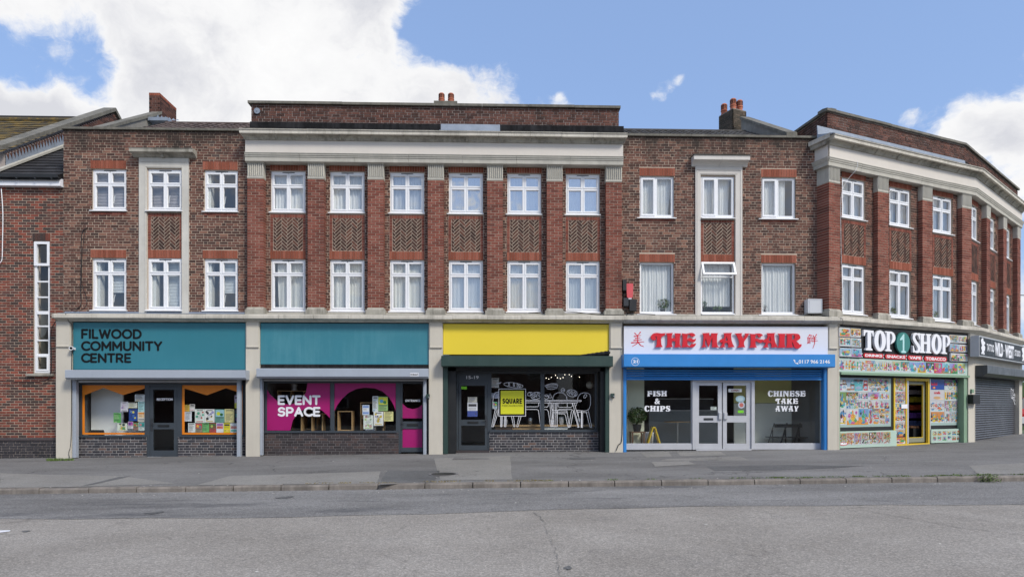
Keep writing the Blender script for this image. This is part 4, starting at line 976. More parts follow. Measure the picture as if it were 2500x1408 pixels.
zs = [z0_+.055, 2.80, 3.20, 3.60, 3.98, 4.42, 4.86, 5.32, z1_-.055]
for i, z in enumerate(zs[1:-1]): mb.box(FA, a+.08, b-.08, vb, vf+(.012 if i in (3,) else 0), z-(.045 if i == 3 else .02), z+(.045 if i == 3 else .02))
wn = mb.build('window', M['upvc'], AN, label='tall slim white window of eight stacked panes')
for c, d in zip(zs, zs[1:]):
    MB().box(FA, a+.06, b-.06, vb+.03, vb+.036, c, d).build('pane', M['glass'], wn)
q = MB(); ring(q, FA, a+.06, b-.06, zs[0], zs[1]-.02, .05, vf, vf+.02); q.build('sash', M['upvc'], wn); q = MB(); ring(q, FA, a+.02, b-.02, zs[-2]-.02, z1_-.02, .07, vf+.003, vf+.04); q.build('open_sash', M['upvc'], wn)
q = MB(); q.sweep(FA, [(-.05, z0_-.09), (.09, z0_-.09), (.09, z0_-.04), (-.05, z0_-.01)], a-.14, b+.12); q.build('sill', M['stone_dirty'], wn)
room(AN, FA, -13.8, -12.15, 0, 7.4, -.32, -3.5, M['room_white'], M['roomfloor'])
q = MB(); q.sweep(FA, [(-.05, 7.50), (.16, 7.50), (.16, 7.70), (.14, 7.72), (-.05, 7.72)], -13.95, -12.13); q.build('fascia_board', M['white'], AN)
q = MB(); q.sweep(FA, [(.165, 7.70), (.20, 7.68), (.27, 7.70), (.29, 7.78), (.28, 7.78), (.26, 7.72), (.20, 7.70), (.17, 7.72)], -14.1, -12.12)
for x in (-13.75, -13.25, -12.75, -12.3): q.box(FA, x-.02, x+.02, .162, .27, 7.66, 7.69)
q.build('gutter', M['darkgrey'], AN)
tiles(AN, FA, -13.93, -12.125, .22, 7.76, -3.4, 10.13, M['tile_d'], tw=.33, th=.34)
box('wall', FA, -12.14, -12.12, -6, -.3, 0, 7.5, M['mortar_dark'], AN)
B.finish()
GH = thing('gabled_house', 'gabled brick house with lichen covered roof behind the annex at the far left', 'building', (-16, .4, 0))
FG = Fr(0, .35)
gx = -13.95      # its gable wall, seen obliquely over the annex roof
YE, YR, ZE, ZR = .35, 5.5, 8.55, 12.05
FS = Fr(gx, 0, 90)      # u runs back from the street, v points to the right
B = Bricks(GH)
q = MB(); P = [(YE, 0), (YE, ZE), (YR, ZR), (2*YR-YE, ZE), (2*YR-YE, 0)]; q.prism(FS, P[::-1], -.3, -.006); q.build('gable_wall', M['mortar_dark'], GH)
k = 0; z = 7.6
while z < ZR:
    zz = z+.035; w0 = YE+(zz-ZE)/(ZR-ZE)*(YR-YE) if zz > ZE else YE; w1 = 2*YR-w0; rz = 7.6+(max(0, 0))
    x = math.floor(w0/.225)*.225+(k % 2)*.112
    while x < min(w1, 9):
        a_, b_ = max(x, w0), min(x+.215, w1); x += .225
        roofz = 7.84+(a_-(-.17))*.655
        if b_-a_ > .03 and zz > roofz-.1: B.add(FS, a_, b_, -.03, random.uniform(-.003, .003), z+.005, z+.07, M['brown_par'])
    z += .075; k += 1
# gable coping
def slopebox(name, pts, w0, w1, h, m, parent, bdz=0):
    for (ya, za), (yb, zb) in zip(pts, pts[1:]):
        n = max(1, round(math.hypot(yb-ya, zb-za)/1.15))
        for i in range(n):
            f0, f1 = i/n+.002, (i+1)/n-.002; A_ = (ya+(yb-ya)*f0, za+(zb-za)*f0); B_ = (ya+(yb-ya)*f1, za+(zb-za)*f1)
            q = MB(); q.add([FS.pt(y_, w, z_+dz) for w in (w0, w1) for (y_, z_) in (A_, B_) for dz in (0, h)], [(0, 1, 3, 2), (4, 6, 7, 5), (1, 5, 7, 3), (0, 2, 6, 4), (0, 4, 5, 1), (2, 3, 7, 6)]); q.build(name, m, parent)
slopebox('coping_stone', [(YE-.25, ZE+.02), (YR, ZR+.1)], -.36, .07, .13, M['coping'], GH); slopebox('coping_stone', [(YR, ZR+.1), (2*YR-YE, ZE+.1)], -.36, .07, .13, M['coping'], GH)
# stepped lead flashing over the charcoal roof
q = MB(); n = 21
for i in range(n):
    y0 = .30+i*.125; z_ = 7.84+(y0+.17)*.655
    q.add([FS.pt(y0, .014, z_-.02), FS.pt(y0+.135, .014, z_+.065), FS.pt(y0+.135, .014, z_+.24), FS.pt(y0+.015, .018, z_+.40)], [(0, 1, 2, 3)])
q.build('stepped_flashing', M['lead'], GH)
q = MB(); q.add([FS.pt(y_, w, 7.84+(y_+.17)*.655+dz) for y_ in (-.1, 3.3) for w in (.016, .14) for dz in (-.01, .06)], [(0, 1, 3, 2), (4, 6, 7, 5), (1, 5, 7, 3), (2, 3, 7, 6), (0, 4, 5, 1), (0, 2, 6, 4)]); q.build('abutment_strip', M['cap'], GH)
box('wall', Fr(0, YE+.2), -24, gx-.3, -.25, -.0, -1, ZE-.1, M['annex'], GH)
tiles(GH, Fr(0, 0), -19.5, gx-.30, -(YE-.1), ZE-.40, -YR, ZR-.30, M['tile_y'], tw=.30, th=.31, thick=.035)
q = MB(); q.tube([(-19.5, YR, ZR-.26), (gx-.3, YR, ZR-.26)], .09, 8); q.build('ridge', M['tile_y'], GH)
q = MB(); q.sweep(Fr(0, 0), [(-YR-.02, ZR-.1), (-2*YR+YE, ZE-.1), (-2*YR+YE, ZE-.2), (-YR-.02, ZR-.2)], -19.5, gx-.3); q.build('rear_roof', M['tile_d'], GH)
B.finish()

# ------------------------------------------------------------------ lettering
def meshpart(name, vs, fs, m, parent, smooth=False): q = MB(); q.add(vs, fs); return q.build(name, m, parent, smooth)
def curve_mesh(obj):
    dg = bpy.context.evaluated_depsgraph_get(); me = bpy.data.meshes.new_from_object(obj.evaluated_get(dg))
    vs = [tuple(v.co) for v in me.vertices]; fs = [tuple(p.vertices) for p in me.polygons]; bpy.data.meshes.remove(me); return vs, fs
def place2d(vs, fs, fr, u, z, v, s, sx=1.0):
    return [fr.pt(u+x*s*sx, v+w, z+y*s) for x, y, w in vs], [f[::-1] for f in fs]
_fontcache = {}
def fontmesh(txt, off, ext):
    k = (txt, off, ext)
    if k not in _fontcache:
        cu = bpy.data.curves.new('t', 'FONT'); cu.body = txt; cu.offset = off; cu.extrude = ext; cu.resolution_u = 3; o = bpy.data.objects.new('t', cu); COL.objects.link(o)
        bpy.context.view_layer.update(); _fontcache[k] = curve_mesh(o); bpy.data.objects.remove(o); bpy.data.curves.remove(cu)
    return _fontcache[k]
def text(txt, fr, u0, u1, z0, z1, v, m, parent, name='lettering', bold=.0, th=.002):
    """built-in font, fitted to a rectangle of the sign"""
    vs, fs = fontmesh(txt, bold, .5)
    if not vs: return None
    xs = [p[0] for p in vs]; ys = [p[1] for p in vs]; x0, x1, y0, y1 = min(xs), max(xs), min(ys), max(ys)
    P = [fr.pt(u0+(x-x0)/(x1-x0)*(u1-u0), v+(w+.5)*th, z0+(y-y0)/(y1-y0)*(z1-z0)) for x, y, w in vs]
    return meshpart(name, P, [f[::-1] for f in fs], m, parent)
def smooth_loop(P, n=3, corner=.35):
    """rounds a closed outline a little, keeping its sharp corners"""
    out = []; N = len(P)
    for i in range(N):
        p0, p1, p2, p3 = [Vector(P[(i+k) % N]) for k in (-1, 0, 1, 2)]
        a = (p1-p0).normalized().dot((p2-p1).normalized()); b = (p2-p1).normalized().dot((p3-p2).normalized())
        m1 = (p2-p0)*.5 if a > corner else (p2-p1); m2 = (p3-p1)*.5 if b > corner else (p2-p1)
        for k in range(n):
            t_ = k/n; h = (2*t_**3-3*t_**2+1, t_**3-2*t_**2+t_, -2*t_**3+3*t_**2, t_**3-t_**2)
            q = p1*h[0]+m1*h[1]+p2*h[2]+m2*h[3]; out.append((q.x, q.y))
    return out
def fill(loops):
    """unit-thick filled outline (with holes) as vertices and faces"""
    cu = bpy.data.curves.new('t', 'CURVE'); cu.dimensions = '2D'; cu.fill_mode = 'BOTH'; cu.extrude = .5
    for L in loops:
        sp = cu.splines.new('POLY'); sp.points.add(len(L)-1)
        for i, (x, y) in enumerate(L): sp.points[i].co = (x, y, 0, 1)
        sp.use_cyclic_u = True
    o = bpy.data.objects.new('t', cu); COL.objects.link(o); bpy.context.view_layer.update(); r = curve_mesh(o); bpy.data.objects.remove(o); bpy.data.curves.remove(cu); return r
def shape(name, loops, fr, f, v0, v1, m, parent, sm=False):
    """outline given in drawing units; f maps a drawing point to (u, z)"""
    if sm: loops = [smooth_loop(l) for l in loops]
    vs, fs = fill([[f(x, y) for x, y in l] for l in loops])
    return meshpart(name, [fr.pt(x, v0+(w+.5)*(v1-v0), y) for x, y, w in vs], [q[::-1] for q in fs], m, parent)
def ribbon(mb, fr, pts, w, v0, v1, caps=True, closed=False):
    """flat stroke with round ends"""
    P = [Vector(p) for p in pts]; n = len(P); Lf = []; Rt = []; ws = w if isinstance(w, (list, tuple)) else [w]*n
    for i in range(n):
        a = P[(i-1) % n] if closed or i > 0 else P[i]; b = P[(i+1) % n] if closed or i < n-1 else P[i]
        d = b-a; d = d.normalized() if d.length > 1e-9 else Vector((1, 0)); nn = Vector((-d.y, d.x))*ws[i]/2; Lf.append(P[i]+nn); Rt.append(P[i]-nn)
    vs = []
    for v in (v1, v0):
        for l, r in zip(Lf, Rt): vs += [fr.pt(l.x, v, l.y), fr.pt(r.x, v, r.y)]
    m = 2*n; fs = []
    for i in range(n if closed else n-1):
        j = (i+1) % n; fs += [(2*i, 2*i+1, 2*j+1, 2*j), (2*i, 2*j, m+2*j, m+2*i), (2*j+1, 2*i+1, m+2*i+1, m+2*j+1)]
    mb.add(vs, fs)
    if caps and not closed:
        for c, e, ww in ((P[0], P[0]-P[min(1, n-1)], ws[0]), (P[-1], P[-1]-P[max(0, n-2)], ws[-1])):
            a0 = math.atan2(e.y, e.x)-math.pi/2; K = 7
            ring_ = [(c.x+math.cos(a0+math.pi*k/K)*ww/2, c.y+math.sin(a0+math.pi*k/K)*ww/2) for k in range(K+1)]
            vs = [fr.pt(x, v1, y) for x, y in ring_]+[fr.pt(x, v0, y) for x, y in ring_]
            mb.add(vs, [tuple(range(K+1))]+[(k+1, k, K+1+k, K+2+k) for k in range(K)])
def arc(cx, cy, rx, ry, a0, a1, n=14): return [(cx+rx*math.cos(R(a0+(a1-a0)*k/n)), cy+ry*math.sin(R(a0+(a1-a0)*k/n))) for k in range(n+1)]
# centre lines of rounded capital letters, height 1
G = {'A': (.80, [[(.04, 0), (.40, 1)], [(.40, 1), (.76, 0)], [(.16, .32), (.64, .32)]]), 'C': (.78, [arc(.50, .5, .46, .5, 48, 312, 20)]),
     'D': (.82, [[(.05, 0), (.05, 1)], [(.05, 1), (.33, 1)]+arc(.33, .5, .45, .5, 90, -90, 16)[1:]+[(.05, 0)]]), 'E': (.62, [[(.05, 0), (.05, 1)], [(.05, 1), (.58, 1)], [(.05, .5), (.52, .5)], [(.05, 0), (.58, 0)]]),
     'F': (.60, [[(.05, 0), (.05, 1)], [(.05, 1), (.58, 1)], [(.05, .48), (.50, .48)]]), 'I': (.12, [[(.06, 0), (.06, 1)]]), 'L': (.56, [[(.05, 1), (.05, 0)], [(.05, 0), (.54, 0)]]),
     'M': (.94, [[(.05, 0), (.05, 1)], [(.05, 1), (.47, .28)], [(.47, .28), (.89, 1)], [(.89, 1), (.89, 0)]]), 'N': (.82, [[(.05, 0), (.05, 1)], [(.05, 1), (.77, 0)], [(.77, 0), (.77, 1)]]),
     'O': (.94, [arc(.47, .5, .45, .5, 0, 360, 26)[:-1]]), 'P': (.68, [[(.05, 0), (.05, 1)], [(.05, 1), (.36, 1)]+arc(.36, .71, .28, .29, 90, -90, 12)[1:]+[(.05, .42)]]),
     'R': (.72, [[(.05, 0), (.05, 1)], [(.05, 1), (.36, 1)]+arc(.36, .72, .28, .28, 90, -90, 12)[1:]+[(.05, .44)], [(.36, .44), (.66, 0)]]),
     'S': (.66, [[(.60, .86)]+arc(.34, .74, .27, .26, 60, 250, 12)[1:]+arc(.34, .26, .28, .26, 75, -130, 14)+[(.04, .13)]]), 'T': (.72, [[(.02, 1), (.70, 1)], [(.36, 1), (.36, 0)]]),
     'U': (.80, [[(.05, 1), (.05, .38)]+arc(.40, .36, .35, .36, 180, 360, 16)+[(.75, 1)]]), 'V': (.78, [[(.04, 1), (.39, 0)], [(.39, 0), (.74, 1)]]),
     'W': (1.12, [[(.02, 1), (.28, 0)], [(.28, 0), (.56, .92)], [(.56, .92), (.84, 0)], [(.84, 0), (1.10, 1)]]), 'Y': (.74, [[(.03, 1), (.37, .48)], [(.71, 1), (.37, .48)], [(.37, .48), (.37, 0)]]), ' ': (.3, []), 'Q': (.94, [arc(.47, .5, .45, .5, 0, 360, 26)[:-1], [(.58, .28), (.88, -.08)]])}
def rounded(txt, fr, u0, u1, z0, z1, v, m, parent, w=.17, gap=.17, th=.02, letters=True):
    h = (z1-z0); tot = sum(G[c][0] for c in txt)+gap*(len(txt)-1); ww = w*h; s = h-ww; sx = (u1-u0-ww)/tot; x = u0+ww/2; mb = MB()
    for c in txt:
        adv, st = G[c]; q = MB() if letters else mb
        for k, pts in enumerate(st): ribbon(q, fr, [(x+a*sx, z0+ww/2+b*s) for a, b in pts], ww, v, v+th+.0006*k, closed=(c in 'OQ' and k == 0))
        if letters and c != ' ': q.build('letter', m, parent)
        x += (adv+gap)*sx
    if not letters: mb.build('lettering', m, parent)
# outlines of the swelling display capitals (drawing units, y down, cap height 225, baseline y 305)
DG = {'T': (58, 290, [[(290, 82), (270, 120), (220, 150), (222, 255), (240, 290), (238, 300), (120, 300), (145, 275), (152, 240), (150, 138), (116, 132), (138, 160), (130, 188), (95, 195), (62, 170), (58, 135), (90, 95), (150, 80), (220, 88)]]),
 'H': (285, 530, [[(290, 85), (400, 80), (385, 110), (380, 170), (405, 152), (432, 172), (435, 110), (425, 85), (530, 88), (512, 130), (508, 255), (530, 300), (415, 305), (435, 270), (438, 200), (420, 212), (400, 200), (384, 220), (385, 270), (400, 300), (285, 305), (305, 275), (312, 240), (310, 130)]]),
 'E': (530, 765, [[(540, 85), (610, 92), (690, 78), (730, 90), (755, 115), (735, 130), (690, 135), (665, 105), (635, 100), (628, 130), (628, 180), (660, 155), (700, 168), (730, 182), (762, 165), (755, 200), (715, 225), (670, 212), (628, 200), (630, 260), (665, 285), (700, 242), (720, 250), (765, 240), (750, 275), (710, 303), (620, 298), (530, 305), (548, 275), (555, 150), (548, 115)]]),
 'M': (842, 1140, [[(862, 88), (975, 82), (972, 110), (990, 155), (1005, 110), (1000, 88), (1115, 88), (1098, 120), (1095, 250), (1115, 290), (1140, 305), (1005, 302), (1018, 280), (1020, 150), (965, 295), (955, 295), (915, 160), (905, 250), (928, 300), (842, 305), (870, 270), (882, 150), (880, 115)]]),
 'A': (1130, 1368, [[(1190, 85), (1330, 82), (1312, 110), (1320, 200), (1345, 265), (1368, 298), (1255, 305), (1270, 280), (1255, 232), (1215, 238), (1205, 265), (1215, 295), (1235, 302), (1130, 305), (1160, 275), (1185, 215), (1160, 235), (1138, 220), (1134, 198), (1155, 180), (1197, 165), (1205, 110)], [(1242, 125), (1222, 202), (1260, 205)]]),
 'Y': (1345, 1580, [[(1345, 92), (1470, 85), (1458, 110), (1482, 175), (1515, 120), (1510, 90), (1580, 90), (1540, 160), (1500, 215), (1500, 270), (1520, 300), (1390, 305), (1415, 275), (1420, 220), (1395, 150), (1375, 110)]]),
 'F': (1575, 1800, [[(1580, 92), (1650, 98), (1720, 88), (1775, 98), (1798, 125), (1775, 130), (1735, 155), (1710, 115), (1680, 108), (1675, 180), (1700, 165), (1745, 180), (1800, 180), (1790, 220), (1750, 235), (1700, 212), (1680, 200), (1680, 260), (1700, 305), (1575, 308), (1600, 270), (1602, 130)]]),
 'I': (2030, 2160, [[(2030, 90), (2160, 92), (2145, 120), (2140, 250), (2155, 305), (2030, 308), (2050, 270), (2055, 125)]]),
 'R': (2160, 2415, [[(2165, 92), (2300, 90), (2370, 100), (2395, 150), (2375, 180), (2330, 205), (2365, 235), (2385, 255), (2410, 250), (2415, 275), (2385, 310), (2340, 320), (2300, 300), (2285, 250), (2262, 212), (2265, 260), (2285, 305), (2160, 308), (2180, 280), (2185, 130)], [(2262, 110), (2295, 108), (2308, 140), (2298, 172), (2262, 185)]]),
 'S': (0, 190, [[(170, 85), (175, 150), (150, 150), (125, 112), (90, 110), (82, 135), (150, 175), (185, 215), (180, 270), (130, 305), (75, 300), (15, 305), (10, 235), (35, 235), (60, 275), (100, 285), (115, 262), (95, 235), (30, 195), (5, 150), (20, 105), (70, 80), (120, 90)]]),
 'C': (0, 210, [[(190, 85), (200, 155), (170, 160), (145, 115), (110, 108), (90, 150), (90, 235), (115, 280), (150, 275), (175, 235), (200, 240), (190, 285), (130, 310), (60, 300), (15, 250), (5, 190), (20, 125), (65, 85), (120, 78), (165, 95)]]),
 'P': (0, 225, [[(5, 92), (130, 88), (200, 105), (222, 155), (200, 205), (140, 225), (105, 212), (110, 270), (130, 305), (0, 308), (22, 275), (25, 130)], [(105, 112), (132, 115), (145, 150), (132, 185), (105, 190)]]),
 'N': (0, 260, [[(5, 88), (110, 85), (180, 200), (180, 125), (165, 88), (258, 86), (240, 125), (240, 305), (190, 308), (75, 160), (75, 265), (92, 305), (0, 308), (20, 270), (22, 120)]]),
 'K': (0, 260, [[(5, 90), (115, 88), (100, 125), (100, 180), (150, 125), (150, 90), (245, 88), (200, 140), (170, 185), (215, 260), (260, 305), (150, 308), (140, 270), (105, 215), (102, 265), (118, 305), (0, 308), (20, 270), (22, 130)]]),
 'W': (0, 370, [[(0, 90), (115, 88), (105, 115), (125, 215), (160, 120), (150, 90), (240, 88), (235, 120), (255, 215), (295, 125), (285, 90), (370, 90), (340, 130), (275, 305), (235, 308), (190, 190), (140, 305), (95, 308), (40, 140)]]),
 '&': (0, 240, [[(200, 305), (150, 285), (100, 308), (35, 300), (5, 255), (20, 215), (60, 190), (40, 150), (50, 105), (95, 80), (150, 90), (170, 125), (150, 160), (120, 180), (155, 215), (175, 175), (230, 175), (222, 200), (195, 250), (240, 300)], [(90, 205), (70, 240), (90, 272), (125, 262)], [(95, 108), (85, 135), (102, 160), (125, 130), (115, 108)]])}
def display(txt, fr, u0, u1, z0, z1, v, m, parent, gap=12, th=.002, letters=False, space=90):
    tot = 0
    for c in txt: tot += space if c == ' ' else DG[c][1]-DG[c][0]+gap
    tot -= gap; sx = (u1-u0)/tot; sz = (z1-z0)/225; x = u0; allv = []; allf = []
    for c in txt:
        if c == ' ': x += space*sx; continue
        a, b, loops = DG[c]; key = ('dg', c)
        if key not in _fontcache: _fontcache[key] = fill([smooth_loop([(px-a, 305-py) for px, py in l]) for l in loops])
        vs, fs = _fontcache[key]; P = [fr.pt(x+p*sx, v+(w+.5)*th, z0+q*sz) for p, q, w in vs]; F = [f[::-1] for f in fs]
        if letters: meshpart('letter', P, F, m, parent)
        else: n = len(allv); allv += P; allf += [tuple(n+i for i in f) for f in F]
        x += (b-a+gap)*sx
    if not letters: meshpart('lettering', allv, allf, m, parent)

# ------------------------------------------------------------------ shopfront pieces
def shutter_box(parent, fr, u0, u1, z0, z1, v0, v1, m, ch=.06):
    q = MB(); q.sweep(fr, [(v0, z0), (v1-ch, z0), (v1, z0+ch*.8), (v1, z1-.01), (v1-.01, z1), (v0, z1)], u0, u1); o = q.build('shutter_box', m, parent)
    for a, b in ((u0-.008, u0-.001), (u1+.001, u1+.008)):
        q = MB(); q.sweep(fr, [(v0+.005, z0+.004), (v1-ch, z0+.004), (v1-.004, z0+ch*.8), (v1-.004, z1-.01), (v0+.005, z1-.01)], a, b); q.build('end_plate', m, o)
    return o
def alu_frame(parent, fr, u0, u1, z0, z1, v, w, m, glass, name='window', label=None, depth=.06, pane=True):
    q = MB(); ring(q, fr, u0, u1, z0, z1, w, v-depth, v); o = q.build(name, m, parent, label=label)
    if pane: MB().box(fr, u0+w-.004, u1-w+.004, v-.036, v-.028, z0+w-.004, z1-w+.004).build('pane', glass, o)
    return o
def door(parent, fr, u0, u1, z0, z1, v, m, glass, st=.085, zmid=.95, mid=.12, bot=.18, top=.09, lower=None, label=None, hs=1, letter=True):
    q = MB(); vb = v-.05
    q.box(fr, u0, u0+st, vb, v, z0, z1); q.box(fr, u1-st, u1, vb, v, z0, z1); q.box(fr, u0+st, u1-st, vb, v, z0, z0+bot); q.box(fr, u0+st, u1-st, vb, v, zmid-mid/2, zmid+mid/2); q.box(fr, u0+st, u1-st, vb, v, z1-top, z1)
    o = q.build('door', m, parent, label=label)
    MB().box(fr, u0+st-.003, u1-st+.003, v-.030, v-.022, zmid+mid/2-.003, z1-top+.003).build('pane', glass, o)
    MB().box(fr, u0+st-.003, u1-st+.003, v-.030, v-.022, z0+bot-.003, zmid-mid/2+.003).build('pane' if lower is None else 'panel', lower or glass, o)
    q = MB(); uu = u1-st*.55 if hs > 0 else u0+st*.55
    q.box(fr, uu-.025, uu+.025, v, v+.012, zmid-.14, zmid+.22); q.tube([fr.pt(uu, v+.01, zmid+.06), fr.pt(uu, v+.05, zmid+.06), fr.pt(uu-hs*.10, v+.05, zmid+.06)], .01, 6); q.build('handle', M['darkgrey'] if m is not M['alu'] else M['steel'], o)
    if letter:
        uc = (u0+u1)/2; q = MB(); q.box(fr, uc-.16, uc+.16, v, v+.008, zmid-.03, zmid+.035); q.box(fr, uc-.13, uc+.13, v+.008, v+.014, zmid-.02, zmid+.02); q.build('letterbox', M['black'], o)
    q = MB()
    for zz in (z0+.25, z1-.3): uu2 = u0 if hs > 0 else u1; q.tube([fr.pt(uu2, v+.008, zz), fr.pt(uu2, v+.008, zz+.1)], .012, 6)
    q.build('hinges', m, o); return o
PAL = [(.6, .05, .05), (.05, .25, .5), (.7, .5, .03), (.05, .35, .12), (.5, .1, .35), (.75, .3, .03), (.1, .45, .5), (.02, .02, .03), (.75, .75, .75), (.4, .2, .1)]
def poster(fr, u0, u1, z0, z1, v, base, label, seed, style='text', acc=None, ink=(.05, .05, .06), name='poster', cat='poster', parent=None, group=None):
    """a printed sheet on the glass: heading, picture blocks and lines of type are flat print"""
    rs = random.Random(seed*7+1); q = MB(); mats = [flat(base, .6), flat(ink, .6)]+[flat(c, .6) for c in (acc or rs.sample(PAL, 3))]
    q.box(fr, u0, u1, v-.0015, v, z0, z1); w, h = u1-u0, z1-z0; e = v+.0006
    def r(a, b, c, d, k, lift=0.0): q.cm = k; q.add([fr.pt(u0+a*w, e+lift, z0+c*h), fr.pt(u0+b*w, e+lift, z0+c*h), fr.pt(u0+b*w, e+lift, z0+d*h), fr.pt(u0+a*w, e+lift, z0+d*h)], [(0, 1, 2, 3)])
    def disc(a, c, rr, k, lift=.0005, n=14, sy=1): q.cm = k; q.add([fr.pt(u0+a*w+rr*w*math.cos(6.2832*i/n), e+lift, z0+c*h+rr*w*sy*math.sin(6.2832*i/n)) for i in range(n)], [tuple(range(n))])
    if style == 'text':
        r(.12, .88, .86, .93, 1); k = .78
        while k > .12:
            L = rs.uniform(.5, .85); r(.1, .1+L*.9, k, k+.022, rs.choice([1, 1, 2])); k -= .055
        r(.1, .45, .04, .10, 2)
    elif style == 'pic':
        r(.05, .95, .45, .95, 2); disc(.35, .68, .2, 3); disc(.68, .6, .17, 4); r(.1, .9, .34, .40, 1)
        for k in range(4): r(.1, rs.uniform(.5, .9), .26-k*.06, .28-k*.06, 1)
    elif style == 'blobs':
        for k in range(9): disc(rs.uniform(.15, .85), rs.uniform(.2, .9), rs.uniform(.06, .16), rs.choice([2, 3, 4]), .0005+.0001*k)
        r(.2, .8, .88, .93, 1, .002); r(.15, .85, .06, .12, rs.choice([1, 2]), .002)
        for k in range(4): r(.25, rs.uniform(.5, .8), .3+k*.1, .315+k*.1, 1, .002)
    elif style == 'bands':
        r(.08, .92, .72, .92, 2); r(.08, .92, .40, .68, 3, 0); r(.08, .92, .10, .30, 4)
        for k in range(3): r(.14, .6, .5+k*.06, .515+k*.06, 1, .001)
    elif style == 'split':
        r(.0, 1, 0, .42, 2); r(.1, .9, .72, .9, 1)
        for k in range(5): disc(.15+k*.17, .2, .07, rs.choice([1, 3, 4]))
        for k in range(3): r(.1, .85, .48+k*.07, .5+k*.07, 1)
    o = q.build(name, mats, parent)
    if parent is None: setp(o, label=label, category=cat, group=group)
    return o
def dwarf(parent, fr, u0, u1, z0, z1, v, m, mm):
    q = MB(); q.box(fr, u0, u1, v-.15, v-.007, z0-.15, z1); q.build('dwarf_wall', mm, parent)
    B = Bricks(parent); B.wall(fr, u0, u1, z0-.1, z1, m, v=v, zoff=z1-.0); B.finish()
def Z(fr, v):      # survey in the three enlarged drawings of the shopfronts
    return lambda ox, oy, s: (lambda x, y: EL(fr, v, ox+x/s, oy+y/s))
def fascia(label, fr, u0, u1, z0, z1, v, m, th=.05, cat='shop sign'):
    o = thing('fascia_sign', label, cat, fr.pt((u0+u1)/2, v, z0)); bevelled(fr, u0, u1, v-th, v, z0, z1, .006).build('sign_board', m, o); return o

# ================================================================== SHOP 1: community centre
sg = fascia('long teal sign board reading FILWOOD COMMUNITY CENTRE in black letters', F0, -11.71, -6.95, 2.36, 3.675, .20, M['teal'])
f1 = Z(F0, .2)(100, 760, 3.705)
for w_, y0, y1, x0, x1 in (('FILWOOD', 160, 247, 361, 915), ('COMMUNITY', 269, 356, 361, 1100), ('CENTRE', 377, 463, 361, 820)):
    a = f1(x0, y1); b = f1(x1, y0); rounded(w_, F0, a[0], b[0], a[1], b[1], .201, M['ink'], sg, w=.20, gap=.21 if w_ != 'CENTRE' else .2, th=.008)
SF1 = thing('shop_front', 'community centre shopfront with orange zigzag window borders and a RECEPTION door', 'shopfront', (-9.4, 0, 0))
shutter_box(SF1, F0, -11.68, -6.955, 2.07, 2.33, .25, .55, M['shutgrey']) if 0 else shutter_box(SF1, F0, -11.70, -6.84, 2.075, 2.335, .251, .55, M['shutgrey'])
g = -.11
for a in (-11.725, -7.20): q = MB(); q.box(F0, a, a+.10, .10, .22, g+.02, 2.07); q.box(F0, a+.035, a+.065, .221, .226, g+.02, 2.07); q.build('guide_rail', M['shutgrey'], SF1)
q = MB(); q.box(F0, -11.62, -7.21, .12, .16, 2.0, 2.06); q.build('bottom_slat', M['steel'], SF1)
box('head_panel', F0, -11.74, -6.94, -.04, .10, 1.985, 2.36, M['black'], SF1)
zb = .47
for a, b in ((-11.66, -9.81), (-8.88, -7.06)):
    wn = alu_frame(SF1, F0, a, b, zb, 1.985, .0, .05, M['anthracite'], M['glass_shop'])
    box('cill', F0, a, b, .001, .05, zb+.0, zb+.035, M['anthracite'], wn)
    dwarf(SF1, F0, a-.05, b, g-.0, zb-.002, .02, M['engine'], M['mortar_pale'])
# orange vinyl: border and bunting of triangles
for pts in ([(206.6, 963.8), (252.5, 946.2), (300.3, 963.8), (353.7, 947.6)], [(450.4, 947.6), (504.9, 964.3), (552, 946.8), (590, 959.7)]):
    lo = 201 if pts[0][0] < 300 else 443; hi = 356 if lo == 201 else 592; rb = 353.7 if lo == 201 else 590
    P = [(lo, 938), (hi, 938), (hi, 1060), (lo, 1060)]; inner = pts+[(rb, 1055.5), (pts[0][0], 1055.5)]
    shape('window_vinyl', [P, inner], F0, lambda x, y: EL(F0, -.02, x, y), -.0265, -.0215, M['orange'], SF1)
q = MB(); q.box(F0, -9.81, -9.72, -.06, .0, g, 1.985); q.box(F0, -8.96, -8.88, -.06, .0, g, 1.985); q.box(F0, -9.72, -8.96, -.06, 0, 1.90, 1.985); q.build('door_frame', M['anthracite'], SF1)
d1 = door(SF1, F0, -9.715, -8.965, g+.03, 1.895, -.005, M['anthracite'], M['glass_shop'], zmid=.78, mid=.18, bot=.17, hs=-1)
box('threshold', F0, -9.76, -8.92, -.06, .05, g-.05, g+.025, M['alu'], SF1)
a = f1(1045, 857); b = f1(1192, 834); rounded('RECEPTION', F0, EL(F0, -.02, 382.2)[0], EL(F0, -.02, 421.5)[0], 1.50, 1.57, -.026, M['white'], d1, w=.2, gap=.24, th=.001, letters=False)
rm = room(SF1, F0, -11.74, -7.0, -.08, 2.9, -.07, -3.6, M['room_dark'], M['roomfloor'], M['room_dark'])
box('inner_wall', F0, -11.66, -10.75, -.55, -.5, -.05, 1.9, M['bright'], SF1); box('inner_counter', F0, -10.75, -10.1, -.9, -.5, -.05, .80, M['room_white'], SF1)
random.seed(21)
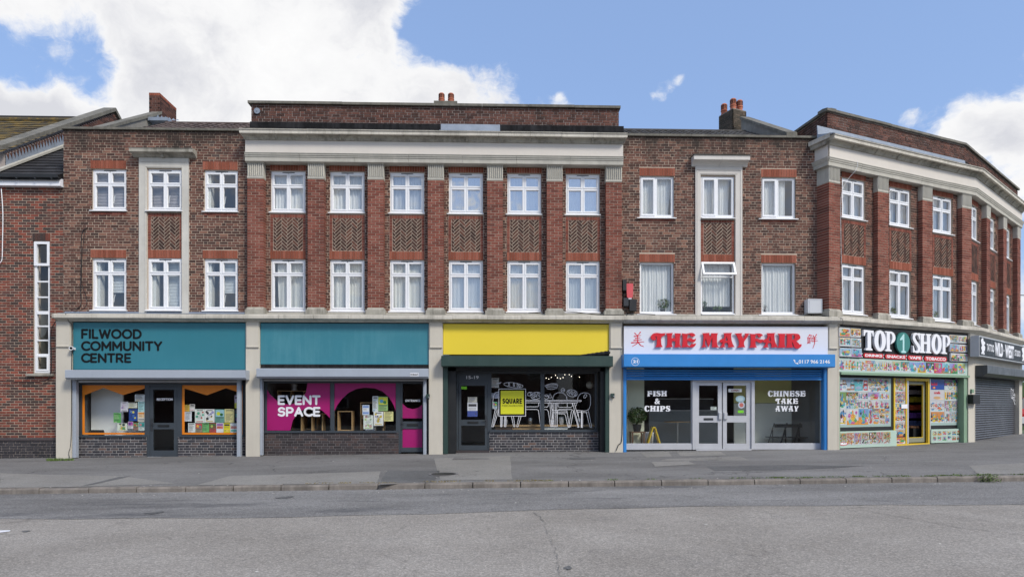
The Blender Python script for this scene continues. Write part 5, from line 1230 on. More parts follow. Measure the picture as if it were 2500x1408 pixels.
L1_ = [((850, 750, 940, 812), (.7, .72, .75), 'text', None, 'white notice with a black picture, topmost in the left orange window'),
 ((720, 815, 787, 905), (.62, .6, .68), 'blobs', [(.35, .25, .45), (.5, .4, .6), (.7, .6, .7)], 'pale purple swirl poster left of the yellow edged notice in the orange window'),
 ((788, 823, 870, 872), (.68, .68, .6), 'text', [(.65, .6, .1), (.6, .5, .1), (.7, .7, .7)], 'landscape notice with yellow print above the blue poster'),
 ((878, 815, 938, 905), (.42, .66, .70), 'text', [(.1, .35, .4), (.1, .3, .4), (.6, .7, .7)], 'light turquoise sheet of small print beside the reception door'),
 ((795, 880, 873, 990), (.02, .06, .26), 'blobs', [(.02, .1, .4), (.05, .15, .45), (.6, .55, .1)], 'dark blue poster with yellow heading in the left orange window'),
 ((875, 905, 938, 993), (.70, .66, .6), 'bands', [(.65, .25, .04), (.7, .5, .3), (.3, .3, .3)], 'white and orange notice under the turquoise sheet'),
 ((657, 916, 724, 1005), (.10, .38, .09), 'text', [(.5, .6, .4), (.5, .6, .4), (.5, .6, .4)], 'plain green poster, leftmost in the left orange window'),
 ((690, 1010, 780, 1075), (.66, .70, .62), 'blobs', [(.6, .45, .05), (.1, .3, .12), (.02, .05, .03)], 'landscape leaflet with yellow and green blots at the bottom of the left orange window'),
 ((787, 995, 833, 1057), (.68, .64, .70), 'pic', [(.3, .05, .35), (.1, .05, .2), (.5, .1, .3)], 'small white flyer with purple figures below the dark blue poster'),
 ((835, 1003, 880, 1072), (.30, .16, .12), 'pic', [(.1, .25, .1), (.5, .06, .04), (.45, .3, .2)], 'small red and green flyer in the bottom row of the left orange window'),
 ((882, 1000, 938, 1075), (.62, .70, .68), 'pic', [(.05, .3, .3), (.5, .2, .2), (.02, .2, .2)], 'white and teal flyer in the bottom right corner of the left orange window')]
for k, ((x0, y0, x1, y1), c, stl, acc, lab) in enumerate(L1_):
    fa = Z(F0, -.04)(100, 760, 3.705); a = fa(x0, y1); b = fa(x1, y0); poster(F0, a[0], b[0], a[1], b[1], -.040-.002*(k % 3), c, lab, k, stl, acc)
R1_ = [((108, 580, 228, 740), (.60, .43, .06), 'text', None, 'mustard yellow card at the left edge of the right orange window'),
 ((232, 565, 358, 735), (.70, .66, .64), 'split', [(.7, .7, .7), (.5, .05, .08), (.5, .1, .1)], 'red and white card beside the mustard yellow one'),
 ((105, 750, 280, 985), (.66, .68, .74), 'text', [(.4, .4, .45)]*3, 'plain white typed sheet under the mustard yellow card'),
 ((360, 685, 600, 1020), (.64, .69, .66), 'blobs', [(.5, .16, .14), (.1, .35, .25), (.5, .5, .5)], 'large white poster with red and green decorations in the right orange window'),
 ((603, 685, 842, 1015), (.72, .72, .72), 'blobs', [(.55, .38, .08), (.03, .03, .03), (.3, .28, .5)], 'large white poster with gold band and black patches'),
 ((855, 690, 1085, 1015), (.14, .32, .28), 'pic', [(.3, .5, .6), (.55, .6, .05), (.02, .12, .04)], 'large green countryside poster in the right orange window'),
 ((1090, 685, 1325, 1015), (.66, .60, .30), 'text', [(.4, .33, .12)]*3, 'large pale yellow sheet of print in the right orange window'),
 ((1335, 345, 1515, 665), (.55, .44, .58), 'split', [(.6, .58, .06), (.35, .1, .35), (.4, .25, .1)], 'tall purple and yellow poster high on the right in the right orange window'),
 ((1345, 710, 1515, 995), (.012, .03, .07), 'bands', [(.05, .08, .09), (.03, .25, .25), (.1, .04, .2)], 'navy poster with turquoise bands near the grey guide rail'),
 ((195, 1028, 370, 1255), (.66, .70, .70), 'text', [(.45, .2, .2)]*3, 'white leaflet with black crest, first of the bottom row'),
 ((372, 1030, 540, 1255), (.28, .24, .16), 'pic', [(.5, .06, .08), (.65, .4, .05), (.05, .25, .3)], 'red and yellow picture leaflet, second of the bottom row'),
 ((545, 1030, 710, 1255), (.12, .40, .12), 'text', [(.3, .5, .25)]*3, 'plain green leaflet in the bottom row of the right orange window'),
 ((722, 1030, 880, 1260), (.45, .06, .05), 'pic', [(.06, .14, .05), (.4, .45, .1), (.2, .05, .04)], 'dark red leaflet with a leafy picture in the bottom row'),
 ((885, 1025, 1062, 1260), (.64, .62, .72), 'bands', [(.25, .08, .35), (.6, .15, .1), (.7, .7, .72)], 'white leaflet with purple and orange blocks in the bottom row'),
 ((1065, 1030, 1222, 1258), (.74, .64, .02), 'split', [(.74, .64, .02), (.5, .1, .1), (.7, .4, .3)], 'bright yellow leaflet with black heading in the bottom row'),
 ((1228, 1028, 1400, 1258), (.64, .66, .68), 'bands', [(.6, .62, .66), (.5, .2, .18), (.12, .42, .36)], 'white leaflet with a green and a pink column in the bottom row'),
 ((1408, 1030, 1515, 1258), (.62, .56, .52), 'text', [(.5, .25, .1)]*3, 'cream leaflet at the right end of the bottom row')]
for k, ((x0, y0, x1, y1), c, stl, acc, lab) in enumerate(R1_):
    fa = Z(F0, -.04)(440, 930, 10.06); a = fa(x0, y1); b = fa(x1, y0); poster(F0, a[0], b[0], a[1], b[1], -.040-.002*(k % 3), c, lab, 40+k, stl, acc)
# things inside
def plant(name, x, y, z, r, h, potr, poth, n, label, leafs=.035, m=None, low=0.0):
    o = thing(name, label, 'plant', (x, y, z)); q = MB(); q.lathe((x, y, z), [(potr*.7, 0), (potr, poth), (potr*.95, poth), (potr*.9, poth-.02)], 16); q.build('pot', M['black'], o)
    q = MB(); s_ = MB()
    for k in range(n):
        d = Vector((random.gauss(0, 1), random.gauss(0, 1), random.gauss(0, 1))).normalized()*random.uniform(.45, 1)**.6
        p = Vector((x+d.x*r, y+d.y*r*.8, z+poth+h*.5*(1+d.z)*1.0-low)); a = Vector((random.uniform(-1, 1), random.uniform(-1, 1), random.uniform(-.5, 1))).normalized(); b = a.cross(Vector((random.uniform(-1, 1), random.uniform(-1, 1), .3))).normalized()
        L = leafs*random.uniform(.6, 1.3); q.cr = random.random(); q.add([tuple(p-a*L), tuple(p+b*L*.45), tuple(p+a*L), tuple(p-b*L*.45)], [(0, 1, 2, 3)])
    for k in range(7): a = k*.9; s_.tube([(x, y, z+poth-.02), (x+math.cos(a)*r*.4, y+math.sin(a)*r*.3, z+poth+h*.5), (x+math.cos(a)*r*.7, y+math.sin(a)*r*.5, z+poth+h*.8)], .006, 5)
    q.build('leaves', m or M['leaf'], o); s_.build('stem', M['darkwood'], o); return o
x, z = EL(F0, -.4, 213, 976); plant('hanging_plant', x, .4, z, .10, .16, .09, .10, 90, 'small trailing plant in a black pot behind the top left corner of the orange window', .03)
o = thing('office_chair', 'black swivel chair back showing behind the left orange window', 'chair', (EL(F0, -.8, 236)[0], .8, 0)); cx_ = EL(F0, -.3, 236)[0]
q = MB(); q.sweep(Fr(cx_, .3), [(-.03, .25), (.03, .25), (.05, .62), (.0, .66), (-.04, .6)], -.20, .20); q.build('backrest', M['black'], o)
q = MB(); q.box(Fr(cx_, .8), -.22, .22, -.45, -.03, .18, .25); q.build('seat', M['black'], o); q = MB(); q.tube([(cx_, 1.0, -.05), (cx_, 1.0, .18)], .03, 8); q.build('column', M['steel'], o)

# ================================================================== SHOP 2: event space
sg = fascia('long plain teal board without writing, above the pink EVENT SPACE window', F0, -6.55, -1.83, 2.515, 3.675, .20, M['teal2'])
SF2 = thing('shop_front', 'pink vinyl shopfront reading EVENT SPACE with a pink ENTRANCE door', 'shopfront', (-4.2, 0, 0))
f2 = lambda v: Z(F0, v)(600, 760, 3.706)
shutter_box(SF2, F0, -6.53, -1.825, 2.115, 2.385, .251, .55, M['shutgrey'])
q = MB(); q.sweep(F0, [(.10, 2.39), (.24, 2.39), (.20, 2.51), (.10, 2.51)], -6.52, -1.85); q.build('shutter_cowl', M['felt'], SF2)
for a in (-6.58, -1.99): q = MB(); q.box(F0, a, a+.085, .10, .22, -.03, 2.11); q.box(F0, a+.028, a+.055, .221, .226, -.03, 2.11); q.build('guide_rail', M['shutgrey'], SF2)
box('head_panel', F0, -6.56, -1.83, -.04, .10, 2.05, 2.52, M['black'], SF2)
q = MB(); q.box(F0, -6.48, -2.0, .12, .16, 2.05, 2.10); q.build('bottom_slat', M['steel'], SF2)
for k, (a, b) in enumerate(((-6.50, -4.60), (-4.60, -2.74))):
    wn = alu_frame(SF2, F0, a+.001*k, b, .585, 2.05, .0, .055, M['anthracite'], M['glass_shop'])
box('cill', F0, -6.50, -2.76, .001, .05, .585, .64, M['anthracite'], SF2)
dwarf(SF2, F0, -6.5, -2.72, -.03, .583, .02, M['engine2'], M['mortar_soft'])
f = f2(-.02)
m1 = [(190, 700), (215, 745), (280, 805), (340, 835), (400, 842), (460, 825), (515, 785), (545, 730), (562, 630), (762, 630), (762, 965), (735, 935), (690, 895), (640, 873), (580, 868), (520, 885), (465, 925), (425, 985), (403, 1075), (190, 1075)]
shape('window_vinyl', [m1], F0, f, -.0265, -.0215, M['magenta'], SF2)
m2 = [(787, 630), (1357, 630), (1357, 905), (1340, 850), (1300, 780), (1240, 725), (1170, 695), (1080, 688), (1000, 700), (930, 735), (870, 790), (825, 850), (800, 905), (793, 955), (787, 905)]
shape('window_vinyl', [m2], F0, f, -.0265, -.0215, M['magenta'], SF2)
for w_, y0, y1 in (('EVENT', 757, 845), ('SPACE', 862, 950)):
    a = f(285, y1); b = f(678, y0); rounded(w_, F0, a[0], b[0], a[1], b[1], -.0205, M['white'], SF2, w=.22, gap=.2 if w_ == 'EVENT' else .19, th=.002)
q = MB(); q.box(F0, -2.74, -2.66, -.06, .0, 0, 2.05); q.build('door_frame', M['anthracite'], SF2)
d2 = door(SF2, F0, -2.655, -2.0, .03, 2.045, -.005, M['anthracite'], M['glass_shop'], st=.045, zmid=.80, mid=.21, bot=.13, top=.06, lower=M['magenta'], hs=-1)
fd = f2(-.02)
shape('door_vinyl', [[(1400, 800), (1425, 840), (1460, 870), (1510, 882), (1560, 870), (1600, 840), (1622, 805), (1622, 965), (1400, 965)]], F0, fd, -.0355, -.0305, M['magenta'], d2)
a = fd(1443, 816); b = fd(1580, 795); rounded('ENTRANCE', F0, a[0], b[0], a[1], b[1], -.030, M['white'], d2, w=.2, gap=.22, th=.001, letters=False)
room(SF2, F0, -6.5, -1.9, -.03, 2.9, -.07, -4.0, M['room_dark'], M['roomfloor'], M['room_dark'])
o = thing('sticker', 'small white sticker with dark letters at the right end of the second grey shutter box', 'sticker', F0.pt(-2.3, .551, 2.2))
a = f2(.55)(1487, 585); b = f2(.55)(1565, 555); box('backing_sheet', F0, a[0], b[0], .5505, .5515, a[1], b[1], M['white'], o); text("DORAN'S", F0, a[0]+.01, b[0]-.01, a[1]+.015, b[1]-.015, .552, M['ink'], o, bold=.02)
P2_ = [((1055, 845, 1118, 935), (.60, .66, .76), 'bands', [(.2, .3, .6), (.7, .7, .75), (.2, .3, .6)], 'white and blue notice left in the pink arch window'),
 ((1147, 765, 1198, 905), (.66, .68, .70), 'text', None, 'white leaflets in a rack beside the green poster'), ((1198, 770, 1285, 898), (.30, .48, .18), 'pic', [(.6, .6, .05), (.1, .3, .5), (.05, .2, .05)], 'green and yellow landscape poster in the pink arch window'),
 ((1065, 938, 1152, 1063), (.66, .70, .66), 'blobs', [(.4, .55, .2), (.5, .3, .3), (.3, .4, .3)], 'pale poster with a green band, lowest in the pink arch window'), ((1157, 905, 1245, 1032), (.72, .72, .72), 'blobs', [(.6, .45, .08), (.03, .03, .03), (.3, .2, .4)], 'white poster with yellow footer in the middle of the pink arch window'),
 ((1250, 905, 1335, 992), (.70, .66, .30), 'text', [(.45, .4, .1)]*3, 'pale yellow square notice at the right of the pink arch window')]
for k, ((x0, y0, x1, y1), c, stl, acc, lab) in enumerate(P2_):
    fa = f2(-.045); a = fa(x0, y1); b = fa(x1, y0); poster(F0, a[0], b[0], a[1], b[1], -.045-.002*(k % 2), c, lab, 80+k, stl, acc)
def shelves(label, fr, u0, u1, z0, z1, nc, nr, v, depth=.3, items=0, m=None):
    m = m or M['wood']; o = thing('shelf_unit', label, 'shelf', fr.pt(u0, v, z0)); st = (u1-u0)/nc
    for i in range(nc+1): box('upright', fr, u0+i*st-.012, u0+i*st+.012, v-depth, v, z0, z1, m, o)
    for j in range(nr+1):
        zz = z0+(z1-z0)*j/nr; mb_ = MB()
        for i in range(nc): mb_.box(fr, u0+i*st+.012, u0+(i+1)*st-.012, v-depth, v-.002, zz-.024 if j else zz, zz if j else zz+.024)
        mb_.build('shelf', m, o)
    return o
shelves('low pale wood shelf unit behind the lower right of the EVENT SPACE window', F0, -5.55, -4.65, .1, 1.13, 3, 2, -.25)
shelves('taller wood shelf unit standing behind the upper left of the EVENT SPACE window', F0, -6.35, -5.2, .1, 1.80, 3, 3, -.62)
shelves('pale wood shelf unit behind the left of the pink arch window', F0, -4.5, -4.1, .1, 1.20, 1, 2, -.25)
shelves('pale wood shelf unit with white boxes behind the centre of the pink arch window', F0, -3.85, -3.2, .1, 1.45, 1, 3, -.25)
bx = thing('storage_box', 'white storage box on the low shelf behind the pink arch window', 'box', F0.pt(-3.6, -.6, .56)); box('box_body', F0, -3.72, -3.45, -.52, -.28, .56, .76, M['white'], bx); box('box_lid', F0, -3.74, -3.43, -.54, -.26, .76, .79, M['room_white'], bx)
bx = thing('paint_tin', 'grey tin standing on top of the tall shelf in the EVENT SPACE window', 'tin', F0.pt(-5.9, -.77, 1.8)); q = MB(); q.lathe(F0.pt(-5.9, -.77, 1.80), [(.09, 0), (.09, .17), (.095, .17), (.095, .19), (.08, .19)], 16); q.build('tin_body', M['alu'], bx)

# ================================================================== SHOP 3: Square food
sg = fascia('plain yellow sign board over the dark green shutter box', F0, -1.43, 3.285, 2.80, 3.672, .20, M['yellow'])
sgp = thing('loose_film', 'black film peeling away at the lower right corner of the yellow board', 'film', F0.pt(2.9, .22, 2.8))
f3 = lambda v: Z(F0, v)(1040, 760, 3.706)
mb = MB(); fa = f3(.22); nU = 14
for i in range(nU+1):
    f_ = i/nU; x = 1390+275*f_; yt = 392-42*f_+(6 if i % 2 else 0)*f_; yb_ = 400
    for j in range(5): g_ = j/4; u_, z_ = fa(x, yt+(yb_-yt)*g_); mb.v.append(F0.pt(u_, .215+.05*f_*math.sin(3.1*g_)+.01*math.sin(i*1.9+j), z_))
for i in range(nU):
    for j in range(4): a = i*5+j; mb.f.append([a, a+1, a+6, a+5]); mb.m.append(0); mb.r.append(.5)
mb.build('film', M['felt'], sgp, smooth=True)
SF3 = thing('shop_front', 'dark green and black shopfront numbered 15-19 with white chair and table drawings on the glass', 'shopfront', (1, 0, 0))
shutter_box(SF3, F0, -1.45, 3.33, 2.445, 2.745, .251, .55, M['green'], ch=.02)
for a, b in ((-1.43, -1.30), (3.18, 3.285)): q = MB(); q.box(F0, a, b, .05, .24, .0, 2.45); q.build('guide_rail', M['green'], SF3)
for a, b in ((-1.30, -1.08), (3.06, 3.18)): box('reveal_panel', F0, a, b, -.30, .10, 0, 2.45, M['black'], SF3)
box('head_panel', F0, -1.43, 3.285, -.30, .10, 2.34, 2.80, M['black'], SF3)
V3 = -.25
u = lambda x: EL(F0, V3, 1040+x/3.706)[0]
z = lambda x, y: EL(F0, V3, 1040+x/3.706, 760+y/3.706)[1]
q = MB(); q.box(F0, -1.08, u(292), V3-.06, V3, 0, 2.34); q.box(F0, u(558), u(575), V3-.06, V3, 0, 2.34); q.box(F0, u(292), u(558), V3-.06, V3, 2.02, 2.08); q.box(F0, u(292), u(558), V3-.06, V3, 2.31, 2.34); q.box(F0, u(292), u(558), V3-.05, V3-.02, 2.08, 2.31)
q.build('door_frame', M['anthracite'], SF3)
text('15-19', F0, u(365), u(476), 2.13, 2.225, V3-.018, M['white'], SF3, bold=.012)
d3 = door(SF3, F0, u(295), u(556), .06, 2.015, V3-.005, M['anthracite'], M['glass_shop'], st=.075, zmid=.86, mid=.17, bot=.14, top=.08, hs=1)
q = MB(); q.box(F0, -1.08, u(575), V3-.1, V3+.12, -.1, .055); q.build('door_step', M['engine2'], SF3)
for k, (a, b) in enumerate(((575, 1054), (1054, 1545))):
    wn = alu_frame(SF3, F0, u(a)+.001*k, u(b), .60, 2.34, V3, .055, M['anthracite'], M['glass_shop'])
box('cill', F0, u(575), u(1550), V3+.001, V3+.06, .585, .64, M['anthracite'], SF3)
dwarf(SF3, F0, u(575), 3.06, .02, .583, V3+.03, M['engine'], M['mortar_pale'])
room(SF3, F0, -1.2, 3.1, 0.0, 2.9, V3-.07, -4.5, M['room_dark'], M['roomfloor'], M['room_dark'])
# drawings on the glass
fz = lambda x, y: EL(F0, V3-.03, 1190+x/8.282, 900+y/8.282)
dr = MB(); kd = [0]
def st(pts, w=9, closed=False):
    kd[0] += 1; e = .0001*(kd[0] % 9); ribbon(dr, F0, [fz(*p) for p in pts], w/8.282/84, V3-.0275, V3-.0265+e, closed=closed)
def seg(*P, w=9):
    for a, b in zip(P, P[1:]): st([a, b], w)
def ell(cx, cy, rx, ry, rot=0, n=22, w=9):
    c, s_ = math.cos(R(rot)), math.sin(R(rot)); st([(cx+rx*math.cos(6.2832*i/n)*c-ry*math.sin(6.2832*i/n)*s_, cy+rx*math.cos(6.2832*i/n)*s_+ry*math.sin(6.2832*i/n)*c) for i in range(n)], w, True)
ell(525, 328, 195, 48, 7)
for x_, y_ in ((437, 315), (535, 322), (610, 332), (650, 338)): ell(x_, y_, 13, 32, -8, 12)
ell(985, 540, 108, 70, -10)
for x_, y_ in ((925, 545), (975, 530), (1035, 518)): ell(x_, y_, 16, 44, -30, 12)
ell(1710, 490, 105, 70, 12)
for x_, y_ in ((1655, 465), (1710, 485), (1765, 500)): ell(x_, y_, 15, 42, -12, 12)
st([(1160, 345), (1200, 320), (1300, 295), (1400, 300), (1425, 330), (1400, 390), (1300, 415), (1210, 400), (1190, 370)], closed=True); st([(1195, 340), (1290, 345), (1415, 325)], 8); st([(1200, 365), (1290, 378), (1400, 360)], 8); st([(1215, 325), (1300, 318), (1400, 308)], 8)
ell(845, 510, 32, 36, 30); st([(850, 470), (880, 480), (900, 470)], 12); ell(1190, 565, 45, 45); st([(1165, 545), (1190, 560), (1220, 545)], 11)
st([(1265, 495), (1290, 550), (1295, 580), (1268, 590), (1240, 580), (1245, 545)], closed=True); ell(1525, 428, 36, 34); st([(1510, 425), (1525, 435), (1545, 425)], 9); ell(1977, 550, 24, 40, 35)
st([(230, 290), (285, 270), (250, 295), (215, 290), (180, 300)], 12)
# table and chairs
seg((780, 628), (1100, 628)); seg((780, 650), (1095, 650)); seg((1135, 630), (1895, 635)); seg((1895, 635), (1893, 658)); seg((1893, 658), (1135, 655)); seg((780, 683), (1095, 683)); seg((1135, 688), (1815, 690)); seg((1815, 660), (1815, 690))
seg((780, 765), (1010, 765)); st([(1010, 765), (1032, 750), (1035, 690)]); seg((780, 818), (1000, 818)); st([(1000, 818), (1030, 835), (1040, 900), (1070, 1160)]); seg((1060, 655), (1088, 1165)); seg((1098, 690), (1100, 1165)) ; seg((1070, 1165), (1100, 1165))
seg((1135, 770), (1210, 770)); st([(1210, 770), (1232, 750), (1232, 690)]); st([(1135, 818), (1200, 820), (1232, 860), (1275, 1165)]); seg((1260, 655), (1300, 1165)); seg((1290, 690), (1325, 1000)); seg((1275, 1165), (1300, 1165))
st([(1322, 620), (1325, 570), (1360, 510), (1420, 480), (1500, 478), (1560, 505), (1600, 560), (1610, 620)]); seg((1345, 690), (1330, 1165)); seg((1378, 690), (1365, 1165)); seg((1400, 700), (1410, 1165)); seg((1330, 1165), (1410, 1165))
st([(1425, 695), (1425, 750), (1450, 775), (1690, 775), (1722, 750), (1712, 695)]); st([(1410, 1165), (1412, 860), (1440, 818), (1700, 818), (1740, 845), (1835, 1175)]); seg((1720, 690), (1850, 1175)); seg((1755, 695), (1835, 960)); seg((1815, 1175), (1855, 1175))
seg((1310, 835), (1610, 845)); seg((1310, 880), (1610, 882)); seg((1320, 705), (1305, 800)); seg((1305, 800), (1330, 840)); st([(1430, 905), (1560, 908), (1580, 950), (1625, 1165)]); seg((1605, 840), (1660, 1180)); seg((1625, 1180), (1660, 1180)); seg((1612, 700), (1615, 760))
seg((1700, 840), (1640, 1180)); seg((1740, 850), (1680, 1170)); seg((1310, 850), (1315, 1165))
st([(1820, 620), (1835, 560), (1880, 505), (1950, 480), (2020, 485), (2070, 520), (2085, 580), (2085, 720), (2060, 800), (2000, 845), (1950, 850), (1810, 835)]); seg((1810, 840), (1820, 870)); seg((1820, 870), (1900, 875)); seg((1830, 880), (1860, 1060))
seg((1900, 850), (1895, 1180)); seg((1925, 875), (1925, 1180)); seg((1895, 1180), (1925, 1180)); seg((1905, 870), (1905, 1175), w=14); seg((2040, 840), (2110, 1180)); seg((2000, 880), (2075, 1180)); seg((2075, 1180), (2110, 1180)); seg((1930, 878), (2020, 880)); seg((1800, 710), (1785, 750))
st([(225, 465), (160, 480), (125, 540), (110, 660), (115, 780), (160, 820), (225, 830)]); seg((155, 830), (85, 1165)); seg((220, 860), (125, 1165)); seg((180, 860), (110, 1165)); seg((85, 1165), (125, 1165)); seg((175, 860), (225, 860))
for a_, b_, c_ in ((268, 265, 295), (345, 340, 375)): seg((a_, 960), (b_, 1165)); seg((a_+35, 960), (c_, 1165)); seg((b_, 1165), (c_, 1165)); seg((a_+18, 960), (b_+16, 1165))
seg((485, 960), (530, 1165)); seg((525, 960), (555, 1165)); seg((530, 1165), (555, 1165)); seg((640, 960), (590, 1165)); seg((680, 960), (620, 1165)); seg((590, 1165), (620, 1165))
dr.build('line_drawing', M['white'], SF3)
lg = thing('square_sign', 'yellow square sign in a black frame reading SQUARE FOOD FOUNDATION on the drawn-on window', 'sign', F0.pt(.5, V3, 1.2))
def rect8(name, x0, y0, x1, y1, v0, v1, m, parent): a = fz(x0, y1); b = fz(x1, y0); return box(name, F0, a[0], b[0], v0, v1, a[1], b[1], m, parent)
rect8('white_edge', 225, 400, 778, 958, V3-.0255, V3-.0245, M['white'], lg); rect8('black_frame', 236, 410, 767, 948, V3-.0244, V3-.0235, M['ink'], lg); rect8('yellow_field', 268, 440, 735, 912, V3-.0234, V3-.0225, flat((.66, .66, .02)), lg)
a = fz(300, 703); b = fz(703, 597); rounded('SQUARE', F0, a[0], b[0], a[1], b[1], V3-.022, M['ink'], lg, w=.21, gap=.42, th=.001, letters=True); a = fz(296, 760); b = fz(708, 727); text('FOOD FOUNDATION', F0, a[0], b[0], a[1], b[1], V3-.022, M['ink'], lg, bold=.0)
for k, (x0, y0, x1, y1, lab, c, stl) in enumerate([(85, 185, 232, 380, 'grey notice at the top left corner of the drawn-on window', (.5, .5, .5), 'text'), (85, 490, 222, 595, 'pale lilac card at the left edge of the drawn-on window', (.42, .44, .56), 'text'), (95, 665, 200, 805, 'pale blue card at the left edge behind the drawn chair', (.45, .55, .60), 'pic')]):
    a = EL(F0, V3-.045, 1190+x0/8.282, 900+y1/8.282); b = EL(F0, V3-.045, 1190+x1/8.282, 900+y0/8.282); poster(F0, a[0], b[0], a[1], b[1], V3-.045, c, lab, 120+k, stl)
f = f3(V3-.02)
for k, (x0, y0, x1, y1, lab, c, stl) in enumerate([(378, 773, 462, 822, 'cream card at the top of the notices on the 15-19 door', (.62, .6, .52), 'text'), (375, 824, 466, 950, 'white opening hours notice with blue edges on the 15-19 door', (.70, .71, .76), 'split'), (315, 678, 370, 703, 'bright green sticker at the top left of the 15-19 door', (.25, .75, .02), 'none')]):
    a = f(x0, y1); b = f(x1, y0); poster(F0, a[0], b[0], a[1], b[1], V3-.028, c, lab, 130+k, stl, acc=[(.05, .08, .3)]*3)
ct = thing('counter', 'long pale wood counter inside behind the drawn table legs', 'counter', F0.pt(1.3, -.8, 0)); box('counter_top', F0, 0, 3.0, -1.25, -.55, .74, .78, M['wood'], ct); box('counter_front', F0, .55, 1.45, -.64, -.60, .02, .739, M['wood'], ct); box('counter_front', F0, 1.46, 2.2, -.64, -.60, .02, .739, M['room_white'], ct); box('counter_front', F0, 0.05, .54, -.64, -.60, .02, .739, M['darkwood'], ct)
o = thing('paper_lantern', 'round white paper lantern hanging behind the top right of the drawn-on window', 'lantern', F0.pt(EL(F0, -1.5, 1440)[0], -1.5, 1.9)); c = F0.pt(EL(F0, -1.5, 1440)[0], -1.5, EL(F0, -1.5, 1440, 939)[1]); q = MB(); q.lathe(c, [(.12*math.sin(math.pi*k/10)+.001, -.12*math.cos(math.pi*k/10)) for k in range(11)], 16); q.build('shade', M['room_white'], o, smooth=True); q = MB(); q.tube([(c[0], c[1], c[2]+.12), (c[0], c[1], 2.9)], .003, 4); q.build('cord', M['cable'], o)
for k, (uu, hh) in enumerate(((.35, .16), (1.1, .2), (1.75, .14), (2.05, .22), (2.6, .18))):
    o = thing('jug', ['white jug', 'steel pan', 'white bowl', 'white bucket', 'glass jar'][k]+' standing on the pale wood counter inside', 'kitchenware', F0.pt(uu, -1, .78)); q = MB(); q.lathe(F0.pt(uu, -1.0, .781), [(.06, 0), (.08, hh*.6), (.07, hh), (.06, hh), (.06, hh*.5)], 14); q.build('vessel', [M['white'], M['steel'], M['white'], M['white'], M['alu']][k], o)
# string of small lit bulbs behind the glass of shop 3
o = thing('string_lights', 'string of tiny lit bulbs along the top of the drawn-on window', 'fairy lights', F0.pt(2, -.6, 2.1))
em = bpy.data.materials.new('lit_bulb'); em.use_nodes = True; em.node_tree.nodes['Principled BSDF'].inputs['Emission Color'].default_value = (1, .9, .75, 1); em.node_tree.nodes['Principled BSDF'].inputs['Emission Strength'].default_value = 2.5
P = [EL(F0, -.6, 1190+x/8.282, 900+y/8.282) for x, y in ((1145, 135), (1188, 185), (1240, 207), (1292, 172), (1378, 130), (1415, 178), (1475, 195), (1530, 175), (1565, 118), (1655, 118), (1700, 150), (1860, 165))]
for a, z_ in P: q = MB(); c = F0.pt(a, -.6, z_); q.lathe(c, [(.001, -.012), (.012, 0), (.001, .012)], 8); q.build('bulb', em, o)
q = MB(); q.tube([F0.pt(a, -.6, z_+.02) for a, z_ in P], .003, 4); q.build('wire', M['cable'], o)

# ================================================================== SHOP 4: The Mayfair
f4 = lambda v: Z(F0, v)(1500, 760, 3.705)
sg = fascia('white sign board with raised red letters THE MAYFAIR and two red Chinese characters', F0, 3.70, 9.585, 2.815, 3.615, .28, M['white_sign'], th=.12)
fm = Z(F0, .335)(1580, 800, 6.41)
a = fm(58, 305); b = fm(765, 80); display('THE', F0, a[0], b[0], a[1], b[1], .310, M['redl'], sg, th=.035, letters=True, gap=0)
a = fm(842, 305); b = fm(2415, 80)
# the letters of MAYFAIR nearly touch
display('MAYFAIR', F0, a[0], b[0], a[1], b[1], .310, M['redl'], sg, th=.035, letters=True, gap=-4)
def brush(strokes, conv, m, parent, v, w0=9):
    q = MB()
    for k, s_ in enumerate(strokes):
        pts = [conv(x, y) for x, y in s_]; P = []
        for (x0, y0), (x1, y1) in zip(pts, pts[1:]):
            for i in range(4): P.append((x0+(x1-x0)*i/4, y0+(y1-y0)*i/4))
        P.append(pts[-1]); n = len(P); W_ = [w0/1000*(1.25-.75*i/(n-1)) for i in range(n)]
        ribbon(q, F0, P, W_, v, v+.002+.0003*k)
    q.build('character', m, parent)
fc = lambda x, y: f4(.281)(x, y)
brush([[(185, 197), (205, 215)], [(235, 188), (215, 212)], [(180, 225), (240, 215)], [(190, 243), (232, 238)], [(178, 262), (248, 254)], [(211, 215), (211, 262)], [(155, 283), (268, 274)], [(212, 262), (205, 290), (162, 316)], [(215, 278), (235, 305), (265, 317)]], fc, M['redl'], sg, .2805, 26)
brush([[(1768, 210), (1745, 240)], [(1762, 218), (1785, 215), (1775, 232)], [(1750, 240), (1750, 272)], [(1750, 240), (1788, 236), (1786, 268)], [(1752, 255), (1786, 252)], [(1768, 238), (1768, 270)], [(1750, 272), (1786, 268)], [(1748, 282), (1745, 292)], [(1758, 280), (1760, 290)], [(1768, 279), (1771, 288)], [(1797, 218), (1805, 230)], [(1828, 208), (1815, 228)], [(1795, 238), (1828, 232)], [(1797, 252), (1826, 248)], [(1790, 270), (1838, 264)], [(1812, 232), (1811, 290), (1795, 332)]], fc, M['redl'], sg, .2805, 20)
SF4 = thing('shop_front', 'bright blue shutter box and rails round a takeaway shopfront with silver double doors', 'shopfront', (6.7, 0, 0))
shutter_box(SF4, F0, 3.64, 9.62, 2.43, 2.80, .251, .60, M['blue'], ch=.03)
fb = f4(.602)
a = fb(1667, 470); b = fb(1950, 437); text('0117 966 2146', F0, a[0], b[0], a[1], b[1], .6005, M['white'], SF4, bold=.02)
a = fb(168, 466); b = fb(212, 438); text('21', F0, a[0], b[0], a[1], b[1], .6005, M['white'], SF4, bold=.045)
